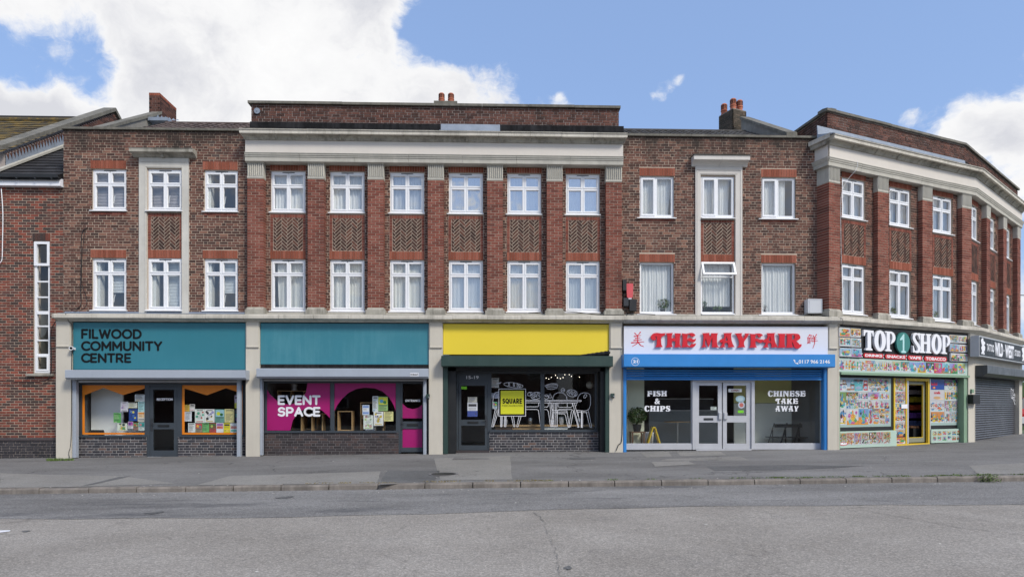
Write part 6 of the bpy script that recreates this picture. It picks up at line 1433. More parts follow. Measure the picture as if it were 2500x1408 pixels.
q = MB(); c = fb(189, 453); ribbon(q, F0, [(c[0]+.108*math.cos(6.2832*i/32), c[1]+.108*math.sin(6.2832*i/32)) for i in range(32)], .010, .6005, .602, closed=True); q.build('number_ring', M['white'], SF4)
q = MB(); ph = [fb(1628, 442), fb(1632, 458), fb(1642, 468), fb(1657, 471)]; ribbon(q, F0, ph, [.02, .016, .016, .02], .6005, .602); ribbon(q, F0, [fb(1625, 440), fb(1632, 446)], .035, .6005, .6022); ribbon(q, F0, [fb(1653, 466), fb(1659, 472)], .035, .6005, .6022); q.build('telephone_symbol', M['white'], SF4)
for k in range(4):
    zz = 2.40-.068*k; q = MB(); q.sweep(F0, [(.10, zz-.06), (.135, zz-.055), (.15, zz-.03), (.135, zz-.005), (.10, zz)], 3.79, 9.50); q.build('shutter_slat', M['blue'], SF4)
q = MB(); q.box(F0, 3.79, 9.50, .09, .16, 2.09, 2.135); q.build('bottom_slat', M['blue'], SF4)
for a, b, lr in ((3.69, 3.785, 0), (9.505, 9.60, 1)):
    q = MB(); q.box(F0, a, b, .05, .22, .02, 2.43); q.box(F0, a+(.03 if lr else .02), a+(.05 if lr else .04), .221, .235, .02, 2.43); q.build('guide_rail', M['blue'], SF4)
V4 = .0; u = lambda x: EL(F0, V4, 1500+x/3.705)[0]; g4 = .085
for (a, b) in ((100, 700), (1264, 1872)):
    ua, ub = u(a), u(b); q = MB(); q.box(F0, ua, ub, V4-.05, V4+.02, g4, .245); q.build('kick_board', M['alu'], SF4)
    wn = alu_frame(SF4, F0, ua, ub, .246, 2.30, V4, .018, M['alu'], M['glass_shop'])
q = MB(); q.box(F0, u(703), u(735), -.08, .04, g4, 2.085); q.box(F0, u(1236), u(1262), -.08, .04, g4, 2.085); q.box(F0, u(735), u(1236), -.08, .04, 2.03, 2.085); q.box(F0, u(703), u(1262), -.06, .03, 2.087, 2.30); q.box(F0, u(735), u(1236), -.08, .05, g4-.03, g4+.02)
q.build('door_frame', M['alu'], SF4)
f = f4(V4)
def mdoor(x0, x1, p0, p1, label, ub_, letter):
    a, b = u(x0), u(x1); pa, pb = u(p0), u(p1); q = MB(); z0, z1 = .11, 2.02; ze, zf = f(0, 943)[1], f(0, 1003)[1]; zt, zb_ = f(0, 668)[1], f(0, 1195)[1]
    q.box(F0, a, pa, -.05, 0.0, z0, z1); q.box(F0, pb, b, -.05, 0.0, z0, z1); q.box(F0, pa, pb, -.05, 0, z0, zb_); q.box(F0, pa, pb, -.05, 0, zf, ze); q.box(F0, pa, pb, -.05, 0, zt, z1)
    o = q.build('door', M['alu'], SF4, label=label); MB().box(F0, pa-.003, pb+.003, -.03, -.022, ze-.003, zt+.003).build('pane', M['glass_shop'], o); MB().box(F0, pa-.003, pb+.003, -.03, -.022, zb_-.003, zf+.003).build('pane', M['glass_shop'], o)
    zh = f(0, 945)[1]; bevelled(F0, u(ub_)-.045, u(ub_)+.045, .001, .05, zh-.10, zh+.10, .01).build('pull_handle', M['alu'], o)
    if letter: a = f(808, 983); b = f(893, 963); box('letterbox', F0, a[0], b[0], .001, .01, a[1], b[1], M['darkgrey'], o)
    return o
dl = mdoor(737, 972, 765, 937, 'left leaf of the silver double doors, with a letterbox', 955, True); dr_ = mdoor(982, 1234, 1017, 1193, 'right leaf of the silver double doors, with stickers', 1003, False)
def disp(txt, x0, x1, y0, y1, ff=None): a = (ff or f)(x0, y1); b = (ff or f)(x1, y0); display(txt, F0, a[0], b[0], a[1], b[1], -.0265, M['white'], SF4, th=.001)
f = f4(-.03)
for t_, x0, x1, y0, y1 in (('FISH', 295, 475, 715, 766), ('&', 362, 412, 785, 836), ('CHIPS', 270, 506, 851, 903), ('CHINESE', 1387, 1730, 716, 768), ('TAKE', 1455, 1662, 785, 835), ('AWAY', 1455, 1666, 852, 903)): disp(t_, x0, x1, y0, y1)
o = thing('open_sign', 'small white sign reading OPEN in the right silver door', 'sign', F0.pt(*[f(1090, 715)[0], -.04, 1.9])); a = f(1032, 728); b = f(1154, 699); box('card', F0, a[0], b[0], -.041, -.038, a[1], b[1], M['white'], o); a = f(1056, 722); b = f(1131, 706); text('OPEN', F0, a[0], b[0], a[1], b[1], -.0375, flat((.25, .03, .02)), o, bold=.04, th=.001)
def disc_sticker(label, x, y, r, col, col2, nm='sticker', shp='round'):
    c = f(x, y); o = thing(nm, label, 'sticker', F0.pt(c[0], -.04, c[1])); q = MB()
    for k, (rr, mm) in enumerate(((r, 0), (r*.62, 1))):
        q.cm = mm; n = 20; vs = [F0.pt(c[0]+rr*math.cos(6.2832*i/n)*(1.15 if shp != 'round' else 1), -.0375+.0006*k, c[1]+rr*math.sin(6.2832*i/n)*(.8 if shp != 'round' else 1)) for i in range(n)]; q.add(vs, [tuple(range(n))])
    q.build('disc', [flat(col), flat(col2)], o)
disc_sticker('pale blue fan shaped sticker under the OPEN sign', 1140, 790, .12, (.36, .52, .62), (.5, .64, .7), shp='fan')
disc_sticker('round red and pale blue sticker between the blue and green ones', 1150, 845, .10, (.55, .60, .70), (.55, .16, .14))
for x0, y0, x1, y1, c, lab in ((1118, 893, 1170, 917, (.22, .70, .03), 'small bright green sticker lowest on the right silver door'), (872, 860, 925, 890, (.62, .68, .66), 'small white notice on the left silver door')):
    a = f(x0, y1); b = f(x1, y0); poster(F0, a[0], b[0], a[1], b[1], -.038, c, lab, 7, 'none' if c[0] < .5 else 'text', [(.5, .5, .5)]*3, cat='sticker', name='sticker')
# the room of the takeaway
rt = mat('takeaway_wall', (.80, .80, .72), .7, .06, 1); ry = mat('takeaway_upper_wall', (.72, .68, .3), .7, .1, 1)
room(SF4, F0, 3.74, 9.56, .10, 2.9, -.07, -3.2, M['room_dark'], mat('vinyl_floor', (.25, .25, .24), .35, .1, 2), M['room'])
box('partition', F0, 3.75, 4.55, -.90, -.85, .10, 2.9, mat('cream_plaster', (.82, .84, .68), .9, .04, 1), SF4)
box('waiting_wall', F0, 7.50, 9.55, -1.42, -1.36, .10, 1.42, rt, SF4); box('waiting_wall', F0, 7.50, 9.55, -1.43, -1.37, 1.43, 2.9, ry, SF4)
box('serving_counter', F0, 4.9, 7.2, -2.4, -1.7, .10, 1.18, mat('grey_counter_panel', (.24, .26, .27), .3, .08, 1), SF4); box('counter_top', F0, 4.88, 7.25, -2.42, -1.66, 1.181, 1.21, M['alu'], SF4)
box('heated_cabinet', F0, 5.2, 7.0, -2.3, -1.85, 1.215, 1.55, M['darkgrey'], SF4); box('cabinet_rim', F0, 5.18, 7.02, -2.32, -1.83, 1.552, 1.58, M['steel'], SF4)
mbd = thing('menu_board', 'menu board with rows of small print and a black edge, behind CHINESE', 'menu board', F0.pt(8.9, -1.6, 1.5)); fM = f4(-1.33); a = fM(1615, 828); b = fM(1780, 610); box('board', F0, a[0], b[0], -1.35, -1.34, a[1], b[1], flat((.6, .62, .66)), mbd); c = fM(1815, 828); box('edge_strip', F0, b[0]+.002, c[0], -1.35, -1.335, a[1], b[1], M['ink'], mbd)
q = MB(); zz = a[1]+.06
while zz < b[1]-.05: q.box(F0, a[0]+.05, a[0]+random.uniform(.35, .65), -1.339, -1.3385, zz, zz+.016); zz += .055
q.build('print_rows', M['ink'], mbd)
x_, z_ = EL(F0, -.55, 1500+205/3.705, 760+1085/3.705)
stl = thing('stool', 'brown wooden stool under the leafy plant in the takeaway window', 'stool', F0.pt(x_, -.55, .1)); zs_ = z_+.0
box('stool_top', F0, x_-.21, x_+.21, -.75, -.35, zs_-.03, zs_, M['darkwood'], stl)
for dx_ in (-.19, .15):
    for dy_ in (-.73, -.41): box('leg', F0, x_+dx_, x_+dx_+.04, dy_, dy_+.04, .101, zs_-.031, M['darkwood'], stl)
plant('potted_plant', x_, .55, zs_+.001, .30, .52, .14, .22, 900, 'big leafy green plant in a black pot on a stool in the takeaway window', .035)
x_ = EL(F0, -.45, 1500+352/3.705)[0]; ws = thing('wet_floor_sign', 'yellow folding floor sign standing behind the FISH & CHIPS window', 'floor sign', F0.pt(x_, -.45, .1))
for s_ in (-1, 1): q = MB(); q.add([F0.pt(x_+s_*t0+w0, -.45+vv, zz) for vv in (-.12, .12) for (t0, w0, zz) in ((.02, 0, .70), (.20, 0, .105), (.235, 0, .105), (.05, 0, .70))], [(0, 1, 2, 3), (7, 6, 5, 4), (0, 4, 5, 1), (1, 5, 6, 2), (2, 6, 7, 3), (3, 7, 4, 0)]); q.build('panel', flat((.65, .45, .02)), ws)
q = MB(); q.box(F0, x_-.04, x_+.04, -.57, -.33, .69, .725); q.build('hinge', flat((.65, .45, .02)), ws)
x_ = EL(F0, -.75, 1500+312/3.705)[0]; bk = thing('bucket', 'tall white plastic bucket behind the yellow floor sign', 'bucket', F0.pt(x_, -.75, .1)); q = MB(); q.lathe(F0.pt(x_, -.75, .102), [(.11, 0), (.135, .42), (.145, .42), (.145, .45), (.13, .45), (.105, .05)], 18); q.build('bucket_body', M['white'], bk)
tb = thing('oval_table', 'small oval light wood table behind the takeaway glass near the doors', 'table', F0.pt(5.35, -1.2, .1)); q = MB(); c = (EL(F0, -1.2, 1500+570/3.705)[0]); q.plan(F0, [(c+.42*math.cos(6.2832*k/24), -1.2+.25*math.sin(6.2832*k/24)) for k in range(24)], .84, .865); q.build('table_top', M['wood'], tb); q = MB(); q.tube([F0.pt(c, -1.2, .102), F0.pt(c, -1.2, .84)], .03, 8); q.lathe(F0.pt(c, -1.2, .101), [(.22, 0), (.22, .02), (.04, .03)], 18); q.build('pedestal', M['steel'], tb)
for i, (x0, x1) in enumerate(((1448, 1565), (1567, 1685), (1688, 1812))):
    vv = -1.0; fC = f4(vv); a = fC(x0, 1012); b = fC(x1, 1012); ch = thing('folding_chair', ['black folding chair nearest the silver doors, in the row of three', 'black folding chair in the middle of the row of three', 'black folding chair at the right end of the row, nearest the blue rail'][i], 'chair', F0.pt(a[0], vv, .1), 'black folding chairs in the takeaway window')
    A, Bx = a[0], b[0]; zt = a[1]; 
    q = MB(); q.box(F0, A-.0, Bx+.0, vv-.02, vv+.02, zt-.12, zt-.015); q.build('backrest', M['black'], ch)
    q = MB(); q.box(F0, A-.20, Bx-.16, vv-.2, vv+.22, zt-.43, zt-.405); q.build('seat', M['black'], ch)
    for px__ in (A, Bx-.02):
        for vo in (-.02,):
            q = MB(); q.tube([F0.pt(px__, vv+vo, zt+.01), F0.pt(px__-.18, vv+vo+.1, zt-.45), F0.pt(px__-.30, vv+vo+.15, .105)], .014, 6); q.build('leg', M['black'], ch)
            q = MB(); q.tube([F0.pt(px__-.07, vv+.03, zt-.20), F0.pt(px__+.02, vv-.15, .105)], .012, 6); q.build('leg', M['black'], ch)

# ================================================================== SHOP 5: corner shop
VS = .25; E5 = Z(F1, VS)(2000, 760, 3.912); ub = lambda x: E5(x, 900)[0]
sg = fascia('black sign reading TOP 1 SHOP with DRINKS, SNACKS, VAPE and TOBACCO in red arrows below', F1, .03, 5.85, 2.74, 3.665, .235, M['black'], th=.12)
e5 = Z(F1, .30)(2040, 780, 7.576)
def u5(x): return e5(x, 400)[0]
LZ0, LZ1 = e5(600, 568)[1], e5(600, 195)[1]
def L5(name, loops, x0, x1, z0, z1, v=.285, th=.055, m=None, m2=None, sm=False, par=None):
    a, b = u5(x0), u5(x1); fx = lambda x, y: (a+(b-a)*x, z0+(z1-z0)*y)
    return shape(name, loops, F1, fx, v-th/2, v+th/2, m or M['white'], par or sg, sm)
def oval(cx, cy, rx, ry, n=28): return [(cx+rx*math.cos(6.2832*i/n), cy+ry*math.sin(6.2832*i/n)) for i in range(n)]
LT = [[(0, 1), (1, .98), (1, .72), (.92, .70), (.86, .84), (.74, .88), (.74, .12), (.88, .06), (.88, 0), (.22, 0), (.22, .06), (.38, .12), (.38, .90), (.18, .86), (.10, .70), (.0, .70)]]
LP = [[(0, 1), (.55, 1)]+arc(.55, .70, .45, .30, 90, -70, 10)+[(.55, .36), (.60, .44)]+arc(.55, .70, .16, .20, -60, 90, 6)+[(.50, .90), (.46, .90), (.46, .10), (.64, .05), (.64, 0), (.04, 0), (.04, .05), (.16, .10), (.16, .92), (0, .95)]]
LO = [oval(.5, .5, .5, .53), oval(.5, .5, .15, .38)[::-1]]
LH = [[(0, 1), (.46, 1), (.46, .95), (.38, .91), (.38, .57), (.62, .57), (.62, .91), (.54, .95), (.54, 1), (1, 1), (1, .95), (.90, .91), (.90, .09), (1, .05), (1, 0), (.54, 0), (.54, .05), (.62, .09), (.62, .47), (.38, .47), (.38, .09), (.46, .05), (.46, 0), (0, 0), (0, .05), (.10, .09), (.10, .91), (0, .95)]]
LS = [[(.90, .98), (.92, .70), (.84, .70), (.70, .88), (.52, .92), (.36, .86), (.34, .76), (.50, .62), (.80, .44), (.97, .28), (.94, .12), (.75, .0), (.50, -.02), (.25, .02), (.14, .0), (.05, .0), (.06, .34), (.14, .34), (.28, .12), (.46, .07), (.62, .12), (.64, .23), (.50, .36), (.20, .54), (.04, .70), (.06, .88), (.22, .99), (.45, 1.02), (.66, .98), (.80, 1.02)]]
for nm, x0, x1 in (('T', 498, 683), ('O', 695, 908), ('P', 893, 1085), ('S', 1400, 1552), ('H', 1530, 1748), ('O', 1752, 1938), ('P', 1930, 2100)):
    L5('letter', {'T': LT, 'P': LP, 'O': LO, 'H': LH, 'S': LS}[nm], x0, x1, LZ0, LZ1, sm=(nm == 'S'), v=.305, th=.07)
dk = L5('number_disc', [oval(.5, .5, .5, .5)], 1110, 1362, e5(1236, 632)[1], e5(1236, 235)[1], v=.30, th=.06, m=flat((.03, .19, .17)))
L5('number', [[(.34, .0), (.34, .07), (.44, .10), (.44, .66), (.24, .62), (.24, .68), (.50, .95), (.56, .95), (.56, .10), (.68, .07), (.68, .0)]], 1110, 1362, e5(1236, 612)[1], e5(1236, 250)[1], v=.333, th=.004, m=flat((.42, .68, .68)), par=sg)
for k, (w_, x0, x1, ya, yb, yc, yd) in enumerate((('DRINKS', 540, 912, 620, 706, 632, 692), ('SNACKS', 938, 1335, 640, 728, 655, 720), ('VAPE', 1358, 1628, 660, 748, 672, 732), ('TOBACCO', 1665, 2085, 678, 770, 690, 752))):
    xm = (x0+x1)/2; z0, z1 = e5(xm, yb)[1]+.005, e5(xm, ya)[1]-.005; a, b = u5(x0), u5(x1); d = .05
    shape('arrow', [[(a+d, z0), (b-d, z0), (b, (z0+z1)/2), (b-d, z1), (a+d, z1), (a, (z0+z1)/2)]], F1, lambda x, y: (x, y), .236, .262, flat((.60, .03, .035)), sg)
    text(w_, F1, a+d+.02, b-d-.02, z0+.025, z1-.025, .2625, M['white'], sg, bold=.035, th=.003)
    q = MB(); ribbon(q, F1, [(a-.02, z1), (a-.075, (z0+z1)/2), (a-.02, z0)], .02, .236, .245, caps=False); q.build('chevron', M['white'], sg)
def pic(u0, u1, z0, z1, v, kind, seed, parent, nm='window_graphic', rim=None, base=None):
    """colour print of goods: flat shapes on one sheet"""
    rs = random.Random(seed); q = MB(); base = base or rs.choice([(.70, .72, .72), (.35, .55, .70), (.65, .70, .66), (.70, .5, .15)])
    base = tuple(x*.72 for x in base); cols = [tuple(x*.8 for x in c) for c in rs.sample(PAL, 6)]; mats = [flat(base, .35), flat(rim or (.50, .55, .56), .4)]+[flat(c, .35) for c in cols]; w, h = u1-u0, z1-z0; L = [.0006]
    q.box(F1, u0, u1, v-.003, v, z0, z1)
    def poly(P, k): L[0] += .00004; q.cm = k; q.add([F1.pt(u0+a*w, v+L[0], z0+b*h) for a, b in P], [tuple(range(len(P)))])
    def rect(a, b, c, d, k): poly([(a, c), (b, c), (b, d), (a, d)], k)
    def disc(a, b, ra, rb, k, n=12): poly([(a+ra*math.cos(6.2832*i/n), b+rb*math.sin(6.2832*i/n)) for i in range(n)], k)
    def bottle(a, b, s_, hh, k):
        poly([(a-s_, b), (a+s_, b), (a+s_, b+hh*.6), (a+s_*.35, b+hh*.75), (a+s_*.35, b+hh), (a-s_*.35, b+hh), (a-s_*.35, b+hh*.75), (a-s_, b+hh*.6)], k); rect(a-s_*.85, a+s_*.85, b+hh*.2, b+hh*.42, 2+(k+1) % 6)
    if kind != 'none':      # two-tone ground and big soft shapes first
        rect(0, 1, 0, rs.uniform(.25, .5), rs.choice([2, 3, 4, 5]) if kind in ('drink', 'blob') and rs.random() < .5 else 1)
        for i in range(12): disc(rs.uniform(.12, .88), rs.uniform(.12, .88), rs.uniform(.07, .12), rs.uniform(.07, .12), rs.randrange(1, 8))
    if kind == 'bottles':
        n = rs.randint(4, 6)
        for i in range(n): bottle((i+.5)/n, .12+rs.uniform(0, .06), .32/n, rs.uniform(.6, .76), 2+i % 6)
    elif kind == 'cans':
        n = rs.randint(4, 7)
        for i in range(n): a = (i+.15)/n; rect(a, a+.7/n, .15, .82, 2+i % 6); rect(a+.08/n, a+.62/n, .35, .55, 2+(i+2) % 6); rect(a+.05/n, a+.65/n, .80, .86, 1)
    elif kind == 'rows':
        for j in range(3):
            n = rs.randint(5, 8)
            for i in range(n): a = (i+.1)/n; b = (j+.1)/3; rect(a, a+.75/n, b, b+.26, 2+rs.randrange(6)); rect(a+.1/n, a+.6/n, b+.08, b+.15, rs.choice([0, 1, 3]))
    elif kind == 'scatter':
        for i in range(150): a, b = rs.uniform(.06, .94), rs.uniform(.07, .93); s_ = rs.uniform(.02, .06); g_ = rs.uniform(0, 3.1); s2 = s_*rs.uniform(.6, 1.6); poly([(a+s_*math.cos(g_+t)*(1 if i_ % 2 else .8), b+s2*math.sin(g_+t)) for i_, t in enumerate((0, 1.3, 3.1, 4.5))], rs.choice([0, 1, 2, 3, 4, 5, 6, 7]))
    elif kind == 'drink':
        bottle(.5, .1, .17, .8, 3); disc(.28, .22, .14, .12, 2); disc(.74, .26, .12, .12, 4); disc(.5, .12, .2, .06, 5); disc(.68, .55, .08, .09, 6)
    elif kind == 'jars':
        for i, (a, s_) in enumerate(((.08, .07), (.2, .08), (.47, .07), (.68, .14), (.92, .07))): b = .12 if i != 3 else .1; rect(a-s_, a+s_, b, b+.66 if i == 3 else b+.36, 2+i); disc(a, b+.2, s_*.8, .12, 0); rect(a-s_*1.08, a+s_*1.08, b+(.66 if i == 3 else .36), b+(.80 if i == 3 else .46), 7); 
        for i, a in enumerate((.08, .2, .47, .92)): rect(a-.06, a+.06, .56, .84, 2+(i+1) % 6); disc(a, .68, .045, .07, 1)
    elif kind == 'blob':
        for i in range(7): disc(rs.uniform(.25, .75), rs.uniform(.25, .75), rs.uniform(.1, .26), rs.uniform(.1, .24), 2+i % 6)
        rect(.2, .8, .08, .16, 3)
    elif kind == 'sweets':
        for i in range(6): a = (i+.5)/6; disc(a, .6, .065, .14, 2+i); rect(a-.008, a+.008, .12, .46, 7); disc(a, .62, .03, .06, 0)
    if kind != 'none':
        for i in range(60):      # small print and highlights
            a, b = rs.uniform(.1, .88), rs.uniform(.1, .88); rect(a, a+rs.uniform(.015, .07), b, b+rs.uniform(.012, .04), rs.choice([0, 1, 2, 3, 4, 5, 6, 7]))
    return q.build(nm, mats, parent)
cells = [(80, 272, 142, 318), (285, 474, 158, 330), (88, 283, 328, 498), (294, 480, 340, 510), (95, 290, 520, 688), (302, 492, 525, 697), (2115, 2278, 280, 433), (2285, 2440, 290, 440), (2125, 2287, 447, 600), (2295, 2450, 457, 605), (2140, 2297, 617, 772), (2302, 2452, 622, 776)]
for k, (x0, x1, y0, y1) in enumerate(cells):
    a, b = u5(x0), u5(x1); xm = (x0+x1)/2; z0, z1 = e5(xm, y1)[1]+.012, e5(xm, y0)[1]-.008
    box('picture_box', F1, a, b, .237, .285, z0, z1, M['white'], sg); pic(a+.01, b-.01, z0+.01, z1-.01, .289, ['blob', 'bottles', 'cans', 'scatter', 'blob', 'drink', 'scatter', 'bottles', 'drink', 'bottles', 'blob', 'rows'][k], 300+k, sg, 'picture')
SF5 = thing('shop_front', 'pale green corner shopfront whose windows are covered with colour prints of sweets and drinks', 'shopfront', F1.pt(3, 0, 0))
box('print_strip_board', F1, .03, 5.85, .18, .225, 2.33, 2.735, flat((.42, .55, .48)), SF5)
x = 90; kinds = ['drink', 'bottles', 'bottles', 'rows', 'bottles', 'bottles', 'blob', 'bottles', 'blob', 'blob', 'drink', 'blob', 'blob', 'blob', 'blob']
xs = [85, 215, 425, 590, 770, 925, 1085, 1250, 1405, 1560, 1715, 1865, 2015, 2165, 2300, 2440]
bs = [(.62, .70, .66)]*6+[(.5, .55, .4), (.10, .30, .32), (.30, .45, .75), (.25, .40, .75), (.03, .06, .02), (.62, .03, .28), (.30, .60, .75), (.35, .35, .75), (.6, .7, .2)]
for k in range(15): pic(u5(xs[k]), u5(xs[k+1])-.004, 2.37, 2.695, .2285, kinds[k], 330+k, SF5, 'print', base=bs[k])
q = MB(); q.box(F1, .03, 5.85, .20, .30, 2.25, 2.325); q.build('shutter_housing', M['palegreen'], SF5)
g5 = .10
q = MB(); q.box(F1, .01, .05, .12, .24, g5, 2.25); q.box(F1, 5.62, 5.73, .05, .26, g5, 2.25); q.box(F1, 5.735, 5.85, .02, .22, g5, 2.25); q.build('guide_rail', M['palegreen'], SF5)
V5 = .06; w5 = Z(F1, V5)(2000, 760, 3.912); U5 = lambda x: w5(x, 900)[0]
box('frame_panel', F1, .05, 5.62, -.08, -.005, 2.2, 2.34, M['black'], SF5)
# left window with its grid of prints
box('window_backing', F1, .05, U5(705), -.02, V5-.008, .62, 2.20, M['black'], SF5)
box('print_field', F1, .06, U5(685), V5-.007, V5-.001, .72, 2.18, flat((.32, .43, .39)), SF5)
w7 = Z(F1, V5)(2040, 910, 7.41); U7 = lambda x: max(.065, w7(x, 500)[0]); zt_ = 2.175; zb_ = .79
grid = [(48, 582, 0, .30, 'jars', (.35, .50, .66)), (586, 970, 0, .30, 'scatter', (.5, .45, .3)), (48, 190, .305, .655, 'drink', (.20, .34, .10)), (194, 406, .305, .47, 'scatter', (.12, .06, .05)), (410, 582, .305, .47, 'bottles', (.66, .62, .60)), (586, 785, .305, .47, 'blob', (.45, .35, .65)), (788, 970, .305, .47, 'bottles', (.5, .66, .70)),
        (194, 406, .475, .655, 'rows', (.03, .06, .22)), (410, 582, .475, .655, 'cans', (.70, .70, .70)), (586, 690, .475, .655, 'drink', (.70, .70, .72)), (692, 785, .475, .655, 'drink', (.70, .70, .72)), (788, 880, .475, .655, 'drink', (.62, .68, .70)), (883, 970, .475, .655, 'blob', (.5, .62, .65)),
        (48, 200, .66, 1, 'blob', (.70, .70, .72)), (203, 412, .66, 1, 'drink', (.72, .72, .72)), (416, 588, .66, 1, 'drink', (.20, .38, .62)), (590, 664, .66, 1, 'blob', (.30, .50, .74)), (667, 785, .66, .76, 'rows', (.12, .06, .2)), (788, 898, .66, .76, 'blob', (.75, .38, .06)), (901, 970, .66, .76, 'blob', (.2, .35, .7)), (667, 785, .765, .88, 'blob', (.3, .5, .7)), (788, 898, .765, .88, 'blob', (.68, .68, .6)), (901, 970, .765, .88, 'blob', (.4, .6, .75)), (667, 785, .885, 1, 'blob', (.7, .66, .6)), (788, 898, .885, 1, 'bottles', (.7, .7, .7)), (901, 970, .885, 1, 'blob', (.25, .15, .55))]
for k, (x0, x1, a, b, kd_, bs_) in enumerate(grid): pic(U7(x0), U7(x1), zt_-(zt_-zb_)*b, zt_-(zt_-zb_)*a-.003, V5+.003, kd_, 400+k, SF5, base=bs_)
box('low_panel', F1, .05, U5(716), -.05, .14, .12, .60, flat((.42, .55, .47)), SF5)
for k in range(7): a = .12+k*.315; pic(a, a+.30, .20, .56, .144, 'scatter', 450+k, SF5, 'low_print', base=[(.5, .5, .3), (.6, .3, .2), (.4, .4, .6), (.62, .5, .3), (.1, .08, .06), (.6, .3, .3), (.6, .5, .2)][k])
shape('oval_badge', [oval(.30, .25, .17, .055)], F1, lambda x, y: (x, y), .147, .149, flat((.6, .05, .06)), SF5); shape('oval_badge', [oval(.30, .25, .14, .038)], F1, lambda x, y: (x, y), .1492, .150, M['white'], SF5)
# yellow door frame, side light with prints, open door
yl = flat((.66, .45, .03))
q = MB(); ua_, ub_ = U5(708), U5(722); q.box(F1, ua_, ub_, 0, V5+.02, .12, 2.2); q.box(F1, U5(822), U5(833), 0, V5+.02, .12, 2.2); q.box(F1, U5(1036), U5(1048), 0, V5+.02, .12, 2.2); q.box(F1, ua_, U5(1048), -.02, V5+.03, .10, .17); q.box(F1, U5(833), U5(1036), 0, V5+.02, 2.12, 2.2); q.build('door_frame', yl, SF5)
q = MB(); q.box(F1, U5(834), U5(845), -.02, V5+.03, .172, 2.118); q.box(F1, U5(1049), U5(1056), 0, V5+.03, .172, 2.2); q.build('door_jamb', M['alu'], SF5)
a, b = ub_, U5(822)
for k, (c, d, kd_) in enumerate(((1.78, 2.19, 'scatter'), (1.42, 1.775, 'scatter'), (1.08, 1.415, 'rows'), (.86, 1.075, 'bottles'), (.62, .855, 'bottles'), (.38, .615, 'blob'), (.175, .375, 'blob'))): pic(a, b, c, d, V5, kd_, 470+k, SF5, 'side_print', base=[(.66, .5, .1), (.65, .4, .4), (.55, .5, .45), (.7, .65, .6), (.7, .62, .6), (.6, .5, .4), (.72, .28, .04)][k])
q = MB(); fD = Fr(*F1.pt(U5(1034), .0, 0)[:2], 21.6+180+28) if 0 else Fr(*F1.pt(U5(846), -.02, 0)[:2], 21.6); ww = U5(1034)-U5(846)
q.box(fD, ww-.09, ww, -.05, 0, .2, 2.1); q.box(fD, .0, ww-.09, -.05, 0, .2, .34); q.box(fD, 0, ww-.09, -.05, 0, 2.02, 2.1); dd = q.build('door', mat('door_grey_green', (.22, .23, .17), .5, .08, 2), SF5, label='grey green door frame of the corner shop standing open')
q = MB(); q.box(fD, ww-.105, ww-.091, -.04, .004, .34, 2.02); q.box(fD, 0, ww-.105, -.04, .004, .341, .355); q.box(fD, 0, ww-.105, -.04, .004, 2.005, 2.019); q.build('door_bead', yl, dd)
n5 = thing('paper_note', 'small white paper note taped across the yellow frame at the corner shop door', 'note', F1.pt(U5(805), .09, 1.45)); a = w5(777, 925); b = w5(835, 885); box('sheet', F1, a[0], b[0], .085, .088, a[1], b[1], M['white'], n5); text('Push door', F1, a[0]+.02, b[0]-.02, a[1]+.06, b[1]-.05, .0885, flat((.1, .2, .5)), n5, th=.0005) if 0 else None
q = MB()
# right window
box('window_backing', F1, U5(1056), 5.60, -.02, V5-.008, .62, 2.20, M['black'], SF5); box('print_field', F1, U5(1057), U5(1341), V5-.007, V5-.001, .72, 2.19, flat((.32, .43, .40)), SF5)
w8 = Z(F1, V5)(2170, 910, 7.41); U8 = lambda x: w8(x, 500)[0]; zt_, zb_ = 2.185, .80
for k, (x0, x1, a, b, kd_, bs_) in enumerate(((745, 1000, 0, .235, 'none', (.01, .07, .36)), (1005, 1262, 0, .235, 'sweets', (.08, .01, .13)), (745, 1000, .24, .485, 'none', (.66, .64, .66)), (1005, 1270, .24, .485, 'cans', (.70, .68, .62)), (745, 1000, .49, .74, 'sweets', (.68, .69, .72)), (1010, 1140, .49, .74, 'rows', (.3, .25, .25)), (1143, 1272, .49, .74, 'scatter', (.4, .38, .45)), (745, 1000, .745, 1, 'bottles', (.72, .28, .06)), (1010, 1095, .745, 1, 'cans', (.7, .7, .72)), (1100, 1275, .745, 1, 'scatter', (.5, .55, .62)))):
    pic(U8(x0), U8(x1), zt_-(zt_-zb_)*b, zt_-(zt_-zb_)*a-.003, V5+.003, kd_, 500+k, SF5, base=bs_)
a, b = U8(760), U8(872); text('RedBull', F1, a, b, 1.99, 2.09, V5+.005, flat((.6, .03, .06)), SF5, bold=.03, th=.001); shape('emblem', [oval((a+b)/2, 1.92, .035, .035)], F1, lambda x, y: (x, y), V5+.004, V5+.006, flat((.75, .45, .03)), SF5); shape('emblem', [oval((a+b)/2-.05, 1.92, .035, .018)], F1, lambda x, y: (x, y), V5+.0061, V5+.007, flat((.6, .03, .06)), SF5); shape('emblem', [oval((a+b)/2+.05, 1.92, .035, .018)], F1, lambda x, y: (x, y), V5+.0061, V5+.007, flat((.6, .03, .06)), SF5)
a, b = U8(815), U8(928); text('nutella', F1, a, b, 1.72, 1.81, V5+.005, flat((.5, .02, .04)), SF5, bold=.03, th=.001); shape('biscuit', [oval(U8(870), 1.60, .17, .045)], F1, lambda x, y: (x, y), V5+.004, V5+.006, flat((.5, .3, .14)), SF5); shape('biscuit', [oval(U8(930), 1.56, .18, .03)], F1, lambda x, y: (x, y), V5+.0035, V5+.0038, flat((.62, .5, .38)), SF5)
box('low_panel', F1, U5(1053), 5.60, -.05, .12, .17, .60, flat((.42, .55, .47)), SF5)
